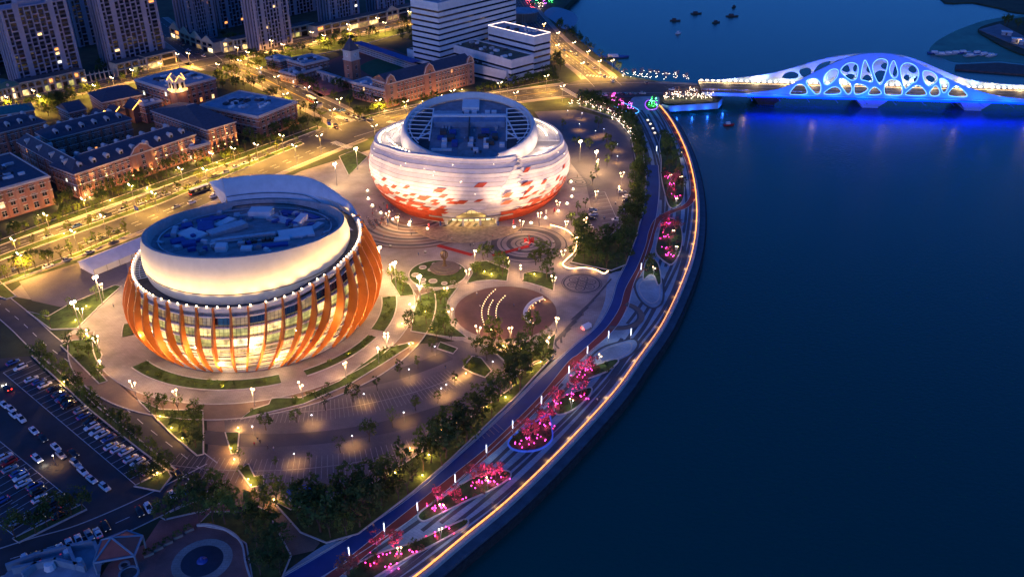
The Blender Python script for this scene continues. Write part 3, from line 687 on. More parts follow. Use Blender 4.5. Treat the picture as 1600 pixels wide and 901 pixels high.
# ================================================================ WHITE SHELL THEATRE
wt = thing('white_theatre', 'white shell-shaped theatre speckled with red diamond tiles and topped by a tilted oval drum', 'theatre', WC)
M_shell = mat('white_shell_panel', (0.72, 0.67, 0.62), 0.8, var=0.1, scale=0.3)
M_redtile = mat('red_shell_tile', (0.50, 0.07, 0.025), 0.5, var=0.2, scale=0.6)
def wtop(d):
    d %= 360
    return lerp_tab([(0, 27), (150, 27), (185, 29), (225, 34), (250, 35.5), (300, 34), (301, 32), (330, 29.5), (360, 27)], d)
def wbot(d): return max(0.0, 11.0*(1-abs((d % 360)-273)/17.0))
WP = [(0, 44.2), (.12, 47), (.3, 50.3), (.5, 52), (.62, 52.2), (.8, 51), (1.0, 48.4)]
def S(d, t, out=0.0):
    zb, zt = wbot(d), wtop(d); z = max(zb, zt*t); tt = z/zt
    return pol(lerp_tab(WP, max(0, min(1, tt)))+out, d, z)
def seam(t): return 273+27.5*max(0.0, t)**1.15
ROWS = 17; lift = 1.15
def half(name, left):
    k = MB(); rows = []
    for j in range(ROWS+1):
        t = j/ROWS
        if left: a0, a1 = 90, seam(t)
        else: a0, a1 = seam(t)-1.5, 450
        n = 72; base = [S(a0+(a1-a0)*i/n, t, 0.0) for i in range(n+1)]
        o1 = lift*max(0, min(1, 1)) if left else 0
        def pt(i, e): return S(a0+(a1-a0)*i/n, t, (lift*max(0, (i/n-.35)/.65)**1.5 if left else 0)+e)
        if j > 0: rows.append([pt(i, -.30) for i in range(n+1)])
        if j < ROWS: rows.append([pt(i, .12) for i in range(n+1)])
    k.loft(rows, False)
    if left:
        a = [S(seam(j/ROWS), j/ROWS, lift+.1) for j in range(ROWS+1)]; b = [S(seam(j/ROWS), j/ROWS, -.5) for j in range(ROWS+1)]; k.loft([a, b], False)
    k.build(name, M_shell, wt)
half('shell_wrap', True); half('shell_body', False)
k = MB(); rings = []
for i in range(97):
    d = 360*i/96; r_, z = 48.4, wtop(d)
    e = lift*.9*max(0, ((d-90)/210-.35)/.65)**1.5 if 90 < d < 300 else 0
    rings.append([pol(47.2, d, z-1.2), pol(48.7+e, d, z-.5), pol(48.6+e, d, z+.25), pol(47.0, d, z+.2)])
k.loft(rings, True).build('shell_coping', M_shell, wt)
# red skirt and red tiles
for a0, a1 in ((150, 256), (290, 390)):
    k = MB(); A = [a0+(a1-a0)*i/50 for i in range(51)]
    k.loft([[S(d, .0, .75) for d in A], [S(d, .06, 1.05) for d in A], [S(d, .12, 1.1) for d in A], [S(d, .19, 1.1) for d in A], [S(d, .195, .1) for d in A]], False).build('red_skirt', M_redtile, wt)
random.seed(21)
def tile(d, t, w_, h_, skew, out):
    c = [(d-w_/2-skew*h_/2, t-h_/2), (d+w_/2-skew*h_/2, t-h_/2), (d+w_/2+skew*h_/2, t+h_/2), (d-w_/2+skew*h_/2, t+h_/2)]
    o_ = [out if dd > 301 else out+lift*max(0, ((dd-90)/(seam(tt)-90)-.35)/.65)**1.5 for dd, tt in c]
    k = MB(); k.add([S(a, b, q-.3) for (a, b), q in zip(c, o_)]+[S(a, b, q) for (a, b), q in zip(c, o_)], [(4, 5, 6, 7), (0, 1, 5, 4), (1, 2, 6, 5), (2, 3, 7, 6), (3, 0, 4, 7)])
    k.build('red_tile', M_redtile, wt)
cnt = 0
for j in range(0, 11):
    t = .215+j*.047
    for i in range(76):
        d = 150+i*3.0+(j*2.6) % 3.0
        if abs((d % 360)-273) < 21-(t*38) or (d < 300 and d+1.6 > seam(t)) or (d > seam(t)-1 and d < seam(t)+3): continue
        f = mnoise.noise(Vector((d*.05, t*5, 3.0)))
        pr = (.82, .66, .55, .40, .27, .16, .1, .05, .03, .02, .015)[j]+f*(.5 if j < 6 else .08)
        if random.random() < pr and cnt < 240:
            tile(d, t, 2.9, .046, 55, .26); cnt += 1
for px_, py_, w_ in ((689, 296, 4.5), (751, 288, 4.5), (825, 266, 3), (820, 289, 3.2), (793, 304, 4), (790, 315, 4.5), (722, 315, 4.5), (642, 316, 4), (617, 291, 3), (606, 297, 3), (850, 284, 2.5), (872, 278, 2), (881, 262, 2), (660, 309, 4)):
    best = None
    for di in range(180, 370, 1):
        for ti in range(8, 95, 2):
            p = S(di, ti/100, .3)+WC; dv = p-Vector((0, 0, HC)); cz = dv.y*math.cos(TH)-dv.z*math.sin(TH); X = 800+FPX*dv.x/cz; Y = 450.5-FPX*(dv.y*math.sin(TH)+dv.z*math.cos(TH))/cz
            e = (X-px_)**2+(Y-py_)**2
            if best is None or e < best[0]: best = (e, di, ti/100)
    tile(best[1], best[2], w_, .06, 45, .34)
# ring roof behind the coping
k = MB(); k.loft([[pol(47.1, 360*i/96, wtop(360*i/96)-.8) for i in range(96)], [pol(41, 360*i/96, min(wtop(360*i/96)-2.2, 27)) for i in range(96)], [pol(33.5, 360*i/96, 25.5) for i in range(96)]], True); k.build('ring_roof', mat('pale_ribbed_roof', (.45, .43, .42), .7, var=.15), wt)
for a0, a1 in ((195, 262), (300, 352)):
    for j in range(7):
        r_ = 46.2-j*1.6; k = MB(); A = [a0+(a1-a0)*i/24 for i in range(25)]; z = lambda d: min(wtop(d)-1.2, 31)-j*.5
        k.loft([[pol(r_, d, z(d)) for d in A], [pol(r_-1.5, d, z(d)+.15) for d in A], [pol(r_-1.5, d, z(d)-.5) for d in A]], False).build('roof_step', M_shell, wt)
for a0, a1 in ((150, 186), (356, 392)):
    k = MB(); A = [a0+(a1-a0)*i/14 for i in range(15)]
    for d in A: k.tube(pol(34, d, 27.2), pol(46.6, d, 27.4), .16, n=4)
    for r_ in (37, 41, 45): k.path([pol(r_, d, 27.3) for d in A], .14, 4)
    k.build('roof_truss', M_wpanel, wt)
# oval drum, tilted to the entrance side
OR = 32.6
def oz(x, y): return 35.8+6.3*y/OR
def oring(r_, dz, a0, a1, n): return [Vector((r_*math.cos(R(a0+(a1-a0)*i/n)), r_*math.sin(R(a0+(a1-a0)*i/n)), oz(0, OR*math.sin(R(a0+(a1-a0)*i/n)))+dz)) for i in range(n+1)]
A0, A1 = -62, 258
k = MB(); f = lambda d: 1
rr = []
for r_, dz in ((OR+2.6, -7.5), (OR+2.9, -5.0), (OR+2.0, -2.2), (OR+.6, -.1), (OR, .1), (OR-.7, -.1), (OR-.9, -3.5)):
    rr.append(oring(r_, dz, A0, A1, 96))
k.loft(rr, False).build('oval_drum', M_shell, wt, True)
k = MB(); rr = []
for dr, dz in ((2.8, -5.5), (1.2, -.6), (.9, -.6), (1.5, -6)):
    row = []
    for i in range(33):
        d = 298-i*(298-268)/32; s_ = (298-d)/30; row.append(Vector(((OR+dr+3.5*s_)*math.cos(R(d)), (OR+dr+3.5*s_)*math.sin(R(d)), oz(0, OR*math.sin(R(d)))+dz-.8*s_)))
    rr.append(row)
k.loft(rr, False).build('drum_tail', M_shell, wt, True)
def D(x, y, h=0): return Vector((x, y, oz(0, y)-4.2+h))
k = MB(); k.sheet([(p.x, p.y) for p in circ((0, 0), OR-.4, 72)], 0); k.v = [(x, y, oz(0, y)-4.2) for x, y, z in k.v]; k.build('roof_deck', mat('cool_roof_screed', (.22, .25, .30), .8, var=.3, scale=.3), wt)
TILT = math.atan(6.3/OR)
def dunit(x, y, sx, sy, sz, m, name='roof_unit'):
    k = MB().box((0, 0, sz/2), (sx, sy, sz)); o = link(name, k.mesh(name, m), wt, None, D(x, y)); o.rotation_euler = (TILT, 0, 0); return o
dunit(0, 6, 37, 5.5, 3.2, mat('blue_grey_sheet', (.16, .24, .36), .6, var=.3, scale=.2), 'roof_hall'); dunit(0, 9.2, 38, 1.8, 4.0, M_wpanel, 'roof_beam')
dunit(0, 24, 9, 9, 2.5, M_wpanel, 'roof_hall'); dunit(0, 0, .6, 24, 3.3, M_mull, 'roof_joint'); dunit(-12, 17, 15, 4, .8, M_duct); dunit(-9, 13, 18, 2, .5, M_roofg)
random.seed(9)
for x, y in ((-2, 17), (2, 17), (9, 17), (12.5, 17), (-12, -11), (-12, -15.5), (9, -11), (9, -16), (1.2, -10), (1.2, -15), (4, -20), (17, -15)): dunit(x, y, 2.6, 2.2, 1.8, M_wpanel)
for x, y in ((-13, -3), (-8, -3), (8, -3), (13, -4), (-8, -9), (14, -8), (-15, -8), (6, -7), (-6, -14), (12, -13)): dunit(x+random.uniform(-1, 1), y, random.uniform(2.5, 4.5), random.uniform(2, 4), random.uniform(1.2, 2.6), random.choice([M_roofd, M_mull, M_dkblue]))
for i in range(26): 
    x, y = random.uniform(-18, 18), random.uniform(-22, 22); dunit(x, y, random.uniform(.6, 2), random.uniform(.6, 2), random.uniform(.5, 1.5), random.choice([M_duct, M_wpanel, M_roofd]))
for i in range(9): dunit(-13.5+i*.0+(i % 3)*1.6, -1+(i//3)*1.5, 1.0, 1.0, 1.4, M_duct, 'cooling_fan')
dunit(-1, -19, 8, 14, .5, M_roofg); dunit(-13, -19, 10, 1.2, 1.0, M_wpanel, 'roof_beam')
for sx in (-1, 1):
    k = MB()
    for j in range(8):
        y = -13+j*4.2; xe = math.sqrt(max(0, (OR-1)**2-y*y)); k.tube(D(sx*19, y, 3.0), D(sx*xe, y, 3.6), .28, n=4)
    k.path([D(sx*19.3, -15+i*4, 3.0) for i in range(9)], .35, 4); k.path([D(sx*(math.sqrt((OR-2.2)**2-y*y)), y, 3.4) for y in (-18, -12, -6, 0, 6, 12, 18)], .3, 4)
    k.tube(D(sx*19, 8, 3), D(sx*25, -14, 3), .4, n=4); k.tube(D(sx*19, -6, 3), D(sx*26, -14, 3), .35, n=4)
    k.build('roof_truss', M_wpanel, wt)
    k = MB(); k.add([D(sx*19.4, -20, .3), D(sx*19.4, 22, .3), D(sx*23, 21, .3), D(sx*30, 8, .3), D(sx*30, -8, .3), D(sx*24, -20, .3)], [(0, 1, 2, 3, 4, 5) if sx < 0 else (5, 4, 3, 2, 1, 0)]); k.build('roof_well', M_roofd, wt)
# entrance: glazed prow, canopy, piers
k = MB(); k.add([S(258, 0, -1.5), S(288, 0, -1.5), S(273, 0, -1.2)], [(0, 1, 2)])
A = [257+i for i in range(33)]
k = MB(); k.loft([[pol(43.6, d, 4.8) for d in A], [pol(44.6, d, max(5, wbot(d)+.6)) for d in A]], False).build('prow_glass', LP[0], wt)
k = MB()
for d in range(258, 290, 3): k.tube(pol(43.9, d, 4.8), pol(44.9, d, max(5, wbot(d)+.5)), .15, n=4)
k.path([pol(44.2, d, 7) for d in A if wbot(d) > 5], .12, 4); k.build('glazing_bar', mat('bronze_bar', (.22, .15, .07), .5), wt)
A = [248+i*1.5 for i in range(34)]
k = MB(); k.loft([[pol(42, d, 4.6) for d in A], [pol(48.8, d, 4.9) for d in A], [pol(49, d, 4.3) for d in A], [pol(42, d, 4.2) for d in A]], False).build('canopy', mat('canopy_metal', (.3, .27, .2), .5), wt)
for i in range(9):
    d = 256+i*3.75; k = MB(); k.loft([[pol(42.4, d+q, .35) for q in (0, 1.2, 2.4, 3.6)], [pol(42.4, d+q, 4.3) for q in (0, 1.2, 2.4, 3.6)]], False).build('entrance_door', LP[4 if i % 2 else 1], wt)
    k = MB(); k.box(pol(42.6, d, 2.3), (.5, .5, 4.0), R(d)); k.build('door_post', M_mull, wt)
for d in (258, 268, 278, 288): MB().box(pol(47, d, 2.3), (1.3, 1.0, 4.2), R(d)).build('pier', M_spand, wt)
for d in (262, 268, 273, 278, 284): lamp(wt, pol(46.5, d, 3.8), 650, (1.0, .60, .18), .4)
for d in (266, 280): lamp(wt, pol(47.5, d, 7), 500, (1.0, .62, .2), .4)
# floodlights round the foot, lamps on the roof ring
fm = MB().box((0, 0, .25), (.8, .5, .5)).mesh('floodlight', emit('flood_face', (1, .84, .55), 45))
for d, e in [(196, 3200), (206, 3800), (217, 2400), (228, 1900), (239, 1700), (250, 1400), (295, 1400), (305, 1800), (315, 1900), (326, 2600), (337, 3400), (347, 3800), (357, 3000), (8, 1500), (185, 1800)]:
    link('floodlight', fm, wt, None, pol(54.5, d, .3), R(d+90)); lamp(wt, pol(57, d, 1.2), e*1.25, (1.0, .64, .36), .5, 'SPOT', 100, pol(50, d, 18)-pol(57, d, 1.2), .9)
bm2 = MB().ball((0, 0, 0), .34, 8, 6).mesh('rim_lamp', emit('rim_bulb', (1, .8, .55), 16))
for a0, a1, n, r_, dz in ((12, 60, 20, 46.6, .2), (4, 26, 10, 40, 1.2), (128, 172, 16, 43.5, 1), (150, 196, 12, 46, .2), (196, 228, 10, 41.5, .8)):
    for i in range(n):
        d = a0+(a1-a0)*i/(n-1); l = link('rim_lamp', bm2, wt, None, pol(r_, d, min(wtop(d), 31)+dz)); link('lamp_foot', pmx, l)
for d in (20, 50, 130, 160, 180, 205, 330, 310, 345): lamp(wt, pol(41, d, 30), 1800, (1, .72, .5), .4)
for d in (212, 226, 240, 254, 286, 300, 314): lamp(wt, pol(39.5, d, 28.8), 700, (1, .68, .42), .4)
for px_ in range(24):
    d = random.uniform(200, 345); t = random.uniform(.45, .95); link('facade_spark', MB().ball((0, 0, 0), .13, 5, 4).mesh('facade_spark', MATS['rim_bulb']) if px_ == 0 else bpy.data.meshes['facade_spark'], wt, None, S(d, t, 1.0 if d < 300 else .2))

for d in (188, 203, 217, 231, 244, 257, 289, 302, 316, 330, 344, 358):  # added lamps, so that warm light reaches the upper shell
    p = WC+pol(78, d, 0); t = thing('added_shell_lamp', 'added lamp box brightening the upper shell of the white theatre', 'floodlight', (p.x, p.y, .15), R(d+90), 'added lamps round the white theatre')
    MB().box((0, 0, .2), (1.0, .7, .4)).build('base', M_mull, t); MB().box((0, .1, .7), (.9, .5, .6)).build('lamp_head', M_duct, t)
    q = Vector((0, 0, 1.3)); w2 = pol(49, d, 25)-pol(78, d, 1.3); rm = Matrix.Rotation(-R(d+90), 3, 'Z'); w2 = rm @ w2; lamp(t, q+w2.normalized(), 60000, (1.0, .63, .39), .6, 'SPOT', 46, w2, .9)
for j in range(1, 17):
    k = MB(); t_ = j/17
    k.path([S(90+(seam(t_)-91)*i/70, t_, .06+lift*max(0, (i/70-.35)/.65)**1.5) for i in range(71)], .11, 4); k.path([S(seam(t_)+1.5+(450-seam(t_)-1.5)*i/50, t_, .06) for i in range(51)], .11, 4)
    k.build('panel_joint', mat('shell_joint', (.38, .33, .30), .8, var=0), wt)
# ================================================================ ARCHED RIVER BRIDGE with bubble-shaped openings
M_bw = mat('blue_lit_white_paint', (0.32, 0.46, 0.66), 0.5, var=0.08, scale=0.1)  # white paint with some of the blue floodlight mixed into its colour
BZ = 4.0                                   # deck level
B0 = G(1110, 149, BZ-2.0); B1 = G(1600, 162, BZ-2.0); BU = (B1-B0); BU.z = 0; BL = BU.length; BU.normalize(); BN = Vector((-BU.y, BU.x, 0))   # BN points away from the camera
BW = 30.0
bp = thing('arch_bridge', 'white arched river bridge with bubble-shaped openings floodlit in blue', 'bridge', (B0.x, B0.y, 0))
OB = Vector((B0.x, B0.y, 0))
def W2(s_, y, z): return BU*s_+BN*y+Vector((0, 0, z))          # along, across, up (local)
hit = onplane(1362, 84, OB+BN*(BW/2), BN); PEAK = hit.z
LEAN = (BW*0.42)/(PEAK-BZ)                                      # each arch leans in to the crest
def nearpl(px_, py_):
    n = BN-Vector((0, 0, 1))*LEAN; n.normalize(); p = onplane(px_, py_, OB+Vector((0, 0, BZ-2)), n)-OB
    return p.dot(BU), p.z
def NP(s_, z, th=0.0): return W2(s_, (z-BZ+2)*LEAN+th, z)
def slab(name, outer, holes, thick, mapper, m):
    loops = [[Vector((a, b, 0)) for a, b in outer]]+[[Vector((a, b, 0)) for a, b in h] for h in holes]; flat = [p for l in loops for p in l]
    tri = [tuple(t) for t in tessellate_polygon(loops)]; n = len(flat); k = MB()
    vs = [mapper(p.x, p.y, 0) for p in flat]+[mapper(p.x, p.y, thick) for p in flat]
    fs = [];
    for t in tri:
        A, B, C = (flat[i] for i in t); t2 = t if (B-A).cross(C-A).z > 0 else t[::-1]
        fs.append(t2); fs.append(tuple(i+n for i in t2[::-1]))
    q = 0
    for l in loops:
        L = len(l)
        for i in range(L): a, b = q+i, q+(i+1) % L; fs.append((b, a, a+n, b+n))
        q += L
    k.add(vs, fs); return k.build(name, m, bp)
Z6 = lambda x, y: (1050+x/2.909, 50+y/2.909)                    # 1600/550 view
top = [(150, 283), (330, 280), (480, 262), (560, 232), (640, 190), (720, 150), (800, 118), (870, 101), (930, 97), (990, 100), (1060, 118), (1130, 150), (1200, 185), (1270, 220), (1340, 250), (1430, 280), (1520, 298), (1620, 308)]
bot = [(1620, 322), (1500, 316), (1420, 312), (1330, 306), (1200, 300), (1050, 297), (900, 296), (700, 294), (540, 294), (380, 296), (260, 293), (150, 290)]
holesP = [[(535, 280), (560, 245), (585, 237), (605, 248), (615, 275), (600, 284), (560, 285)], [(610, 222), (635, 212), (660, 215), (676, 240), (674, 275), (655, 283), (635, 265), (618, 245)], [(690, 205), (710, 180), (735, 168), (755, 175), (752, 200), (738, 220), (712, 240), (692, 236)],
          [(690, 278), (715, 258), (740, 249), (762, 258), (768, 275), (750, 283), (705, 284)], [(760, 215), (782, 212), (805, 228), (818, 255), (812, 278), (797, 283), (780, 262), (764, 238)], [(766, 175), (790, 147), (820, 140), (843, 152), (846, 180), (838, 212), (815, 220), (785, 200)],
          [(830, 240), (860, 238), (885, 250), (890, 262), (872, 276), (845, 284), (829, 278)], [(867, 150), (876, 128), (886, 140), (900, 175), (913, 215), (905, 228), (880, 222), (858, 215), (860, 185)], [(892, 280), (906, 258), (922, 250), (940, 260), (952, 278), (935, 286), (905, 286)],
          [(912, 150), (930, 128), (955, 122), (978, 132), (980, 155), (970, 190), (958, 225), (945, 240), (928, 215), (915, 180)], [(968, 240), (985, 220), (1010, 216), (1035, 228), (1047, 255), (1046, 280), (1030, 288), (975, 286), (965, 270)], [(990, 160), (1006, 130), (1018, 150), (1027, 190), (1015, 210), (1000, 205), (990, 185)],
          [(1040, 160), (1060, 142), (1090, 145), (1115, 165), (1122, 195), (1110, 225), (1090, 235), (1062, 258), (1048, 225), (1040, 190)], [(1060, 284), (1080, 262), (1110, 243), (1135, 250), (1155, 275), (1150, 288), (1100, 290)], [(1140, 185), (1152, 176), (1180, 182), (1203, 200), (1205, 222), (1185, 240), (1165, 245), (1145, 222)],
          [(1170, 275), (1185, 255), (1200, 243), (1214, 260), (1218, 280), (1205, 291), (1180, 290)], [(1215, 215), (1235, 212), (1255, 228), (1258, 248), (1245, 272), (1232, 276), (1222, 250)], [(1255, 280), (1275, 255), (1295, 246), (1320, 262), (1342, 288), (1325, 296), (1268, 292)]]
def sm(P, n=3): return [(p.x, p.y) for p in curve([(a, b, 0) for a, b in P], n, True)]
outer = [nearpl(*Z6(a, b)) for a, b in [(p.x, p.y) for p in curve([(a, b, 0) for a, b in top], 3)]+bot]
holes = [sm([nearpl(*Z6(a, b)) for a, b in h]) for h in holesP]
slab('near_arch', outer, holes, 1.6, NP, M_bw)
M_led = emit('blue_white_led', (0.22, 0.55, 1.0), 1.3)
for h in holes: MB().path([NP(a, b, -.12) for a, b in h], .17, 5, closed=True).build('opening_light', M_led, bp)
# far arch: wider wings, leans the other way
def FPm(s_, z, th=0.0): return W2(s_, BW-(z-BZ+2)*LEAN-th, z)
def farpl(px_, py_):
    n = BN+Vector((0, 0, 1))*LEAN; n.normalize(); p = onplane(px_, py_, OB+BN*BW+Vector((0, 0, BZ-2)), n)-OB
    return p.dot(BU), p.z
ftop = [(130, 221), (300, 207), (450, 186), (560, 158), (660, 128), (760, 106), (860, 96), (960, 95), (1040, 103), (1130, 132), (1220, 170), (1300, 202), (1400, 224), (1500, 234), (1640, 242)]
fbot = [(1640, 256), (1400, 250), (1200, 246), (1000, 242), (800, 240), (600, 240), (400, 242), (130, 244)]
fholes = [[(497, 205), (515, 185), (545, 178), (570, 188), (573, 203), (550, 211), (510, 211)], [(575, 175), (600, 162), (628, 165), (630, 190), (612, 208), (590, 200)], [(642, 180), (660, 150), (690, 135), (720, 132), (708, 158), (680, 175), (655, 188)], [(733, 138), (755, 124), (785, 118), (815, 118), (800, 130), (760, 140)],
          [(770, 170), (785, 150), (800, 152), (808, 175), (790, 182)], [(820, 160), (832, 145), (842, 155), (836, 178), (824, 178)], [(778, 205), (800, 188), (830, 195), (820, 215), (790, 218)], [(880, 172), (890, 150), (905, 172), (898, 186)], [(862, 212), (880, 192), (900, 200), (905, 216), (880, 222)], [(946, 150), (965, 138), (978, 150), (972, 168), (955, 165)], [(918, 190), (940, 172), (968, 180), (962, 215), (935, 225)], [(1000, 190), (1012, 150), (1024, 180), (1012, 200)], [(1070, 165), (1090, 150), (1112, 172), (1100, 185), (1080, 180)], [(1048, 205), (1065, 192), (1080, 205), (1070, 222)], [(1095, 215), (1110, 200), (1118, 215), (1105, 228)], [(1150, 205), (1170, 195), (1195, 215), (1175, 228)]]
fo = [farpl(*Z6(a, b)) for a, b in [(p.x, p.y) for p in curve([(a, b, 0) for a, b in ftop], 3)]+fbot]
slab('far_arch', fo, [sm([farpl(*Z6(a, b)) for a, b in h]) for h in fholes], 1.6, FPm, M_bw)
# deck
S0, S1 = -6.0, BL+140
k = MB(); rings = []
for i in range(21):
    s_ = S0+(S1-S0)*i/20; rings.append([W2(s_, 2.2, BZ-2.2), W2(s_, BW-2.2, BZ-2.2), W2(s_, BW-2.2, BZ), W2(s_, 2.2, BZ)])
k.loft(rings, True, 0, True, True).build('deck', M_asph, bp)
for y0, y1, z0, z1, nm in ((0.3, 2.2, BZ-2.0, BZ-.3, 'edge_girder'), (BW-2.2, BW-.3, BZ-2.0, BZ-.3, 'edge_girder')):
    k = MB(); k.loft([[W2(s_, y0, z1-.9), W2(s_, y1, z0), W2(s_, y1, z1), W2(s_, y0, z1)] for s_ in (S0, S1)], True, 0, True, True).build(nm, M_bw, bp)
k = MB()
for y in (8, 15, 22): 
    k.add([W2(S0, y-.12, BZ+.02), W2(S1, y-.12, BZ+.02), W2(S1, y+.12, BZ+.02), W2(S0, y+.12, BZ+.02)], [(0, 1, 2, 3)])
k.build('lane_marking', M_white, bp)
for y in (4.5, BW-4.5):
    k = MB()
    for z in (.5, 1.0): k.path([W2(S0, y, BZ+z), W2(S1, y, BZ+z)], .06, 4)
    k.build('railing', M_wpanel, bp)
pmb = MB().box((0, 0, .5), (.12, .12, 1.0)).mesh('railing_post', M_wpanel); lb = MB().box((0, 0, .75), (1.7, .25, .85)).mesh('parapet_lamp', emit('bridge_lantern', (1.0, .82, .6), 7))
n = int((S1-S0)/4)
for i in range(n):
    s_ = S0+i*4.0
    for y in (4.5, BW-4.5): link('railing_post', pmb, bp, None, W2(s_, y, BZ))
    if i < 75: o = link('parapet_lamp', lb, bp, None, W2(s_+2, BW-5.0, BZ+.6), math.atan2(BU.y, BU.x))
for i in range(0, n, 5): lamp(bp, W2(S0+i*4, BW-7.5, BZ+2.4), 1600, (1.0, .66, .3), .5)
for i in range(2, n, 6): lamp(bp, W2(S0+i*4, 7, BZ+2.4), 500, (1.0, .66, .3), .5)
k = MB(); k.add([W2(S0, BW-6.3, BZ+.05), W2(S1, BW-6.3, BZ+.05), W2(S1, BW-6.0, BZ+.05), W2(S0, BW-6.0, BZ+.05)], [(0, 1, 2, 3)]); k.build('deck_light_strip', emit('deck_strip', (1.0, .6, .25), 5), bp)
# piers
for px_ in (1197, 1360, 1522, 1690):
    s_ = (onplane(px_, 165, OB+BN*4, BN)-OB).dot(BU); k = MB()
    def sec(a, b, y0, y1, z): return [W2(s_-a, y0, z), W2(s_+a, y0, z), W2(s_+a, y1, z), W2(s_-a, y1, z)]
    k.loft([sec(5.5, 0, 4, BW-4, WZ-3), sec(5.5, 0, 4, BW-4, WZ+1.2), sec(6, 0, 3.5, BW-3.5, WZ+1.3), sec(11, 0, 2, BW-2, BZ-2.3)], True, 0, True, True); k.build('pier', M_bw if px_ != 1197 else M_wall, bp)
# blue floodlights on outrigger brackets below the near edge, cool white ones behind the far arch's inner face
arm = MB().box((0, 0, 0), (.5, .5, .4)); arm.tube((0, 0, 0), tuple(BN*9), .12, n=5); arm = arm.mesh('floodlight_bracket', M_mull)
for i in range(13):
    s_ = 8+i*(BL+20)/12; p = W2(s_, -9, BZ-2.4); link('floodlight_bracket', arm, bp, None, p)
    lamp(bp, p+Vector((0, 0, .5))-BN*.5, 46000 if 2 < i < 11 else 28000, (.0, .055, 1.0), .6, 'SPOT', 130, W2(s_, 5, BZ+12)-p, .9)
for i in range(14):
    s_ = -2+i*(BL+60)/13; p = W2(s_, BW-6.5, BZ+.8); lamp(bp, p, 4200, (.38, .62, 1.0), .5, 'SPOT', 120, W2(s_, BW-5, BZ+16)-p, .9)

MB().path([W2(s_, .1, BZ-1.9) for s_ in (BL*.12, BL*.3, BL*.5, BL*.75, BL+20)], .42, 6).build('girder_light', emit('girder_blue_strip', (.0, .006, 1.0), 17), bp)
# ================================================================ CITY: brick campus, school, offices, housing towers, shops
M_brick = tiled('red_brick', (0.37, 0.125, 0.07), (0.31, 0.105, 0.06), 0.6, 0.05, joint=(0.3, 0.25, 0.2), var=0.25, scale=0.15)
M_brick2 = tiled('brown_brick', (0.26, 0.12, 0.085), (0.22, 0.10, 0.07), 0.6, 0.05, joint=(0.28, 0.24, 0.2), var=0.25, scale=0.15)
M_slate = mat('blue_slate_roof', (0.06, 0.062, 0.085), 0.7, var=0.25, scale=0.6, bump=0.3, bscale=3)
M_trim = mat('pale_stone_trim', (0.55, 0.50, 0.46), 0.7, var=0.12, scale=0.8)
M_flat = mat('pale_blue_flat_roof', (0.27, 0.32, 0.38), 0.8, var=0.3, scale=0.2)
M_win = glass('window_glass_dark', (0.018, 0.02, 0.03), 0.12)
M_winl = [litpane('window_lit_warm', (1.0, .62, .25), 1.6, .8), litpane('window_lit_white', (.95, .9, .7), 1.8, .8), litpane('window_lit_orange', (1.0, .35, .08), 1.4, .8)]
M_gold = emit('gold_edge_light', (1.0, .42, .06), 5)
_wm = {}
def winmesh(w_, h_, m, frame=True):
    key = (round(w_, 2), round(h_, 2), m.name)
    if key not in _wm:                                   # local: x along wall, -y outward, origin at pane centre
        k = MB(); k.box((0, .02, 0), (w_, .12, h_))
        if frame:
            k.box((0, -.06, -h_/2-.1), (w_+.3, .3, .2), mi=1); k.box((0, -.05, h_/2+.1), (w_+.2, .22, .2), mi=1); k.box((0, -.06, 0), (.09, .08, h_), mi=1); k.box((0, -.062, h_*.12), (w_, .07, .08), mi=1)
        _wm[key] = k.mesh('window', [m, M_trim])
    return _wm[key]
def wins(root, P, Q, z0, floors, fh, n, w_=1.3, h_=2.0, lit=0.06, gap0=1.5, frame=True, skip=None, inset=0.0):
    d = Q-P; d.z = 0; L = d.length; d.normalize(); a = math.atan2(d.y, d.x); nrm = Vector((d.y, -d.x, 0))
    for f in range(floors):
        for i in range(n):
            if skip and skip(i, f): continue
            p = P+d*(gap0+(L-2*gap0)*(i+.5)/n)+nrm*(.03-inset); p.z = z0+fh*f+fh*.52
            m = random.choice(M_winl) if random.random() < lit else M_win
            link('window', winmesh(w_, h_, m, frame), root, None, p, a)
def band(k, poly, z0, z1, out, mi=0):
    """a moulding round a closed footprint"""
    n = len(poly); ar = sum(poly[i][0]*poly[(i+1) % n][1]-poly[(i+1) % n][0]*poly[i][1] for i in range(n)); s_ = 1 if ar > 0 else -1
    def off(d):
        res = []
        for i in range(n):
            p0, p1, p2 = (Vector((poly[(i+j) % n][0], poly[(i+j) % n][1], 0)) for j in (-1, 0, 1))
            e1 = (p1-p0).normalized(); e2 = (p2-p1).normalized(); n1 = Vector((e1.y, -e1.x, 0))*s_; n2 = Vector((e2.y, -e2.x, 0))*s_
            b = (n1+n2); b = b/max(.3, b.dot(n1)); res.append(p1+b*d)
        return res
    I, O = off(-.25), off(out); rings = [[(p.x, p.y, z) for p in q] for q, z in ((I, z0), (O, z0), (O, z1), (I, z1))]
    for j in range(4):
        A, B = rings[j], rings[(j+1) % 4]
        for i in range(n): k.add([A[i], A[(i+1) % n], B[(i+1) % n], B[i]], [(0, 1, 2, 3)], mi)
def quad(A, B, C, h):
    a, b, c = G(*A, h), G(*B, h), G(*C, h); dd = c-a
    # force a true right angle so that the block is a box
    u = (b-a); L = u.length; u.normalize(); n = Vector((-u.y, u.x, 0)); n = n if n.dot(dd) > 0 else -n; w_ = max(6, dd.dot(n))
    return [a, b, b+n*w_, a+n*w_], u, n, L, w_
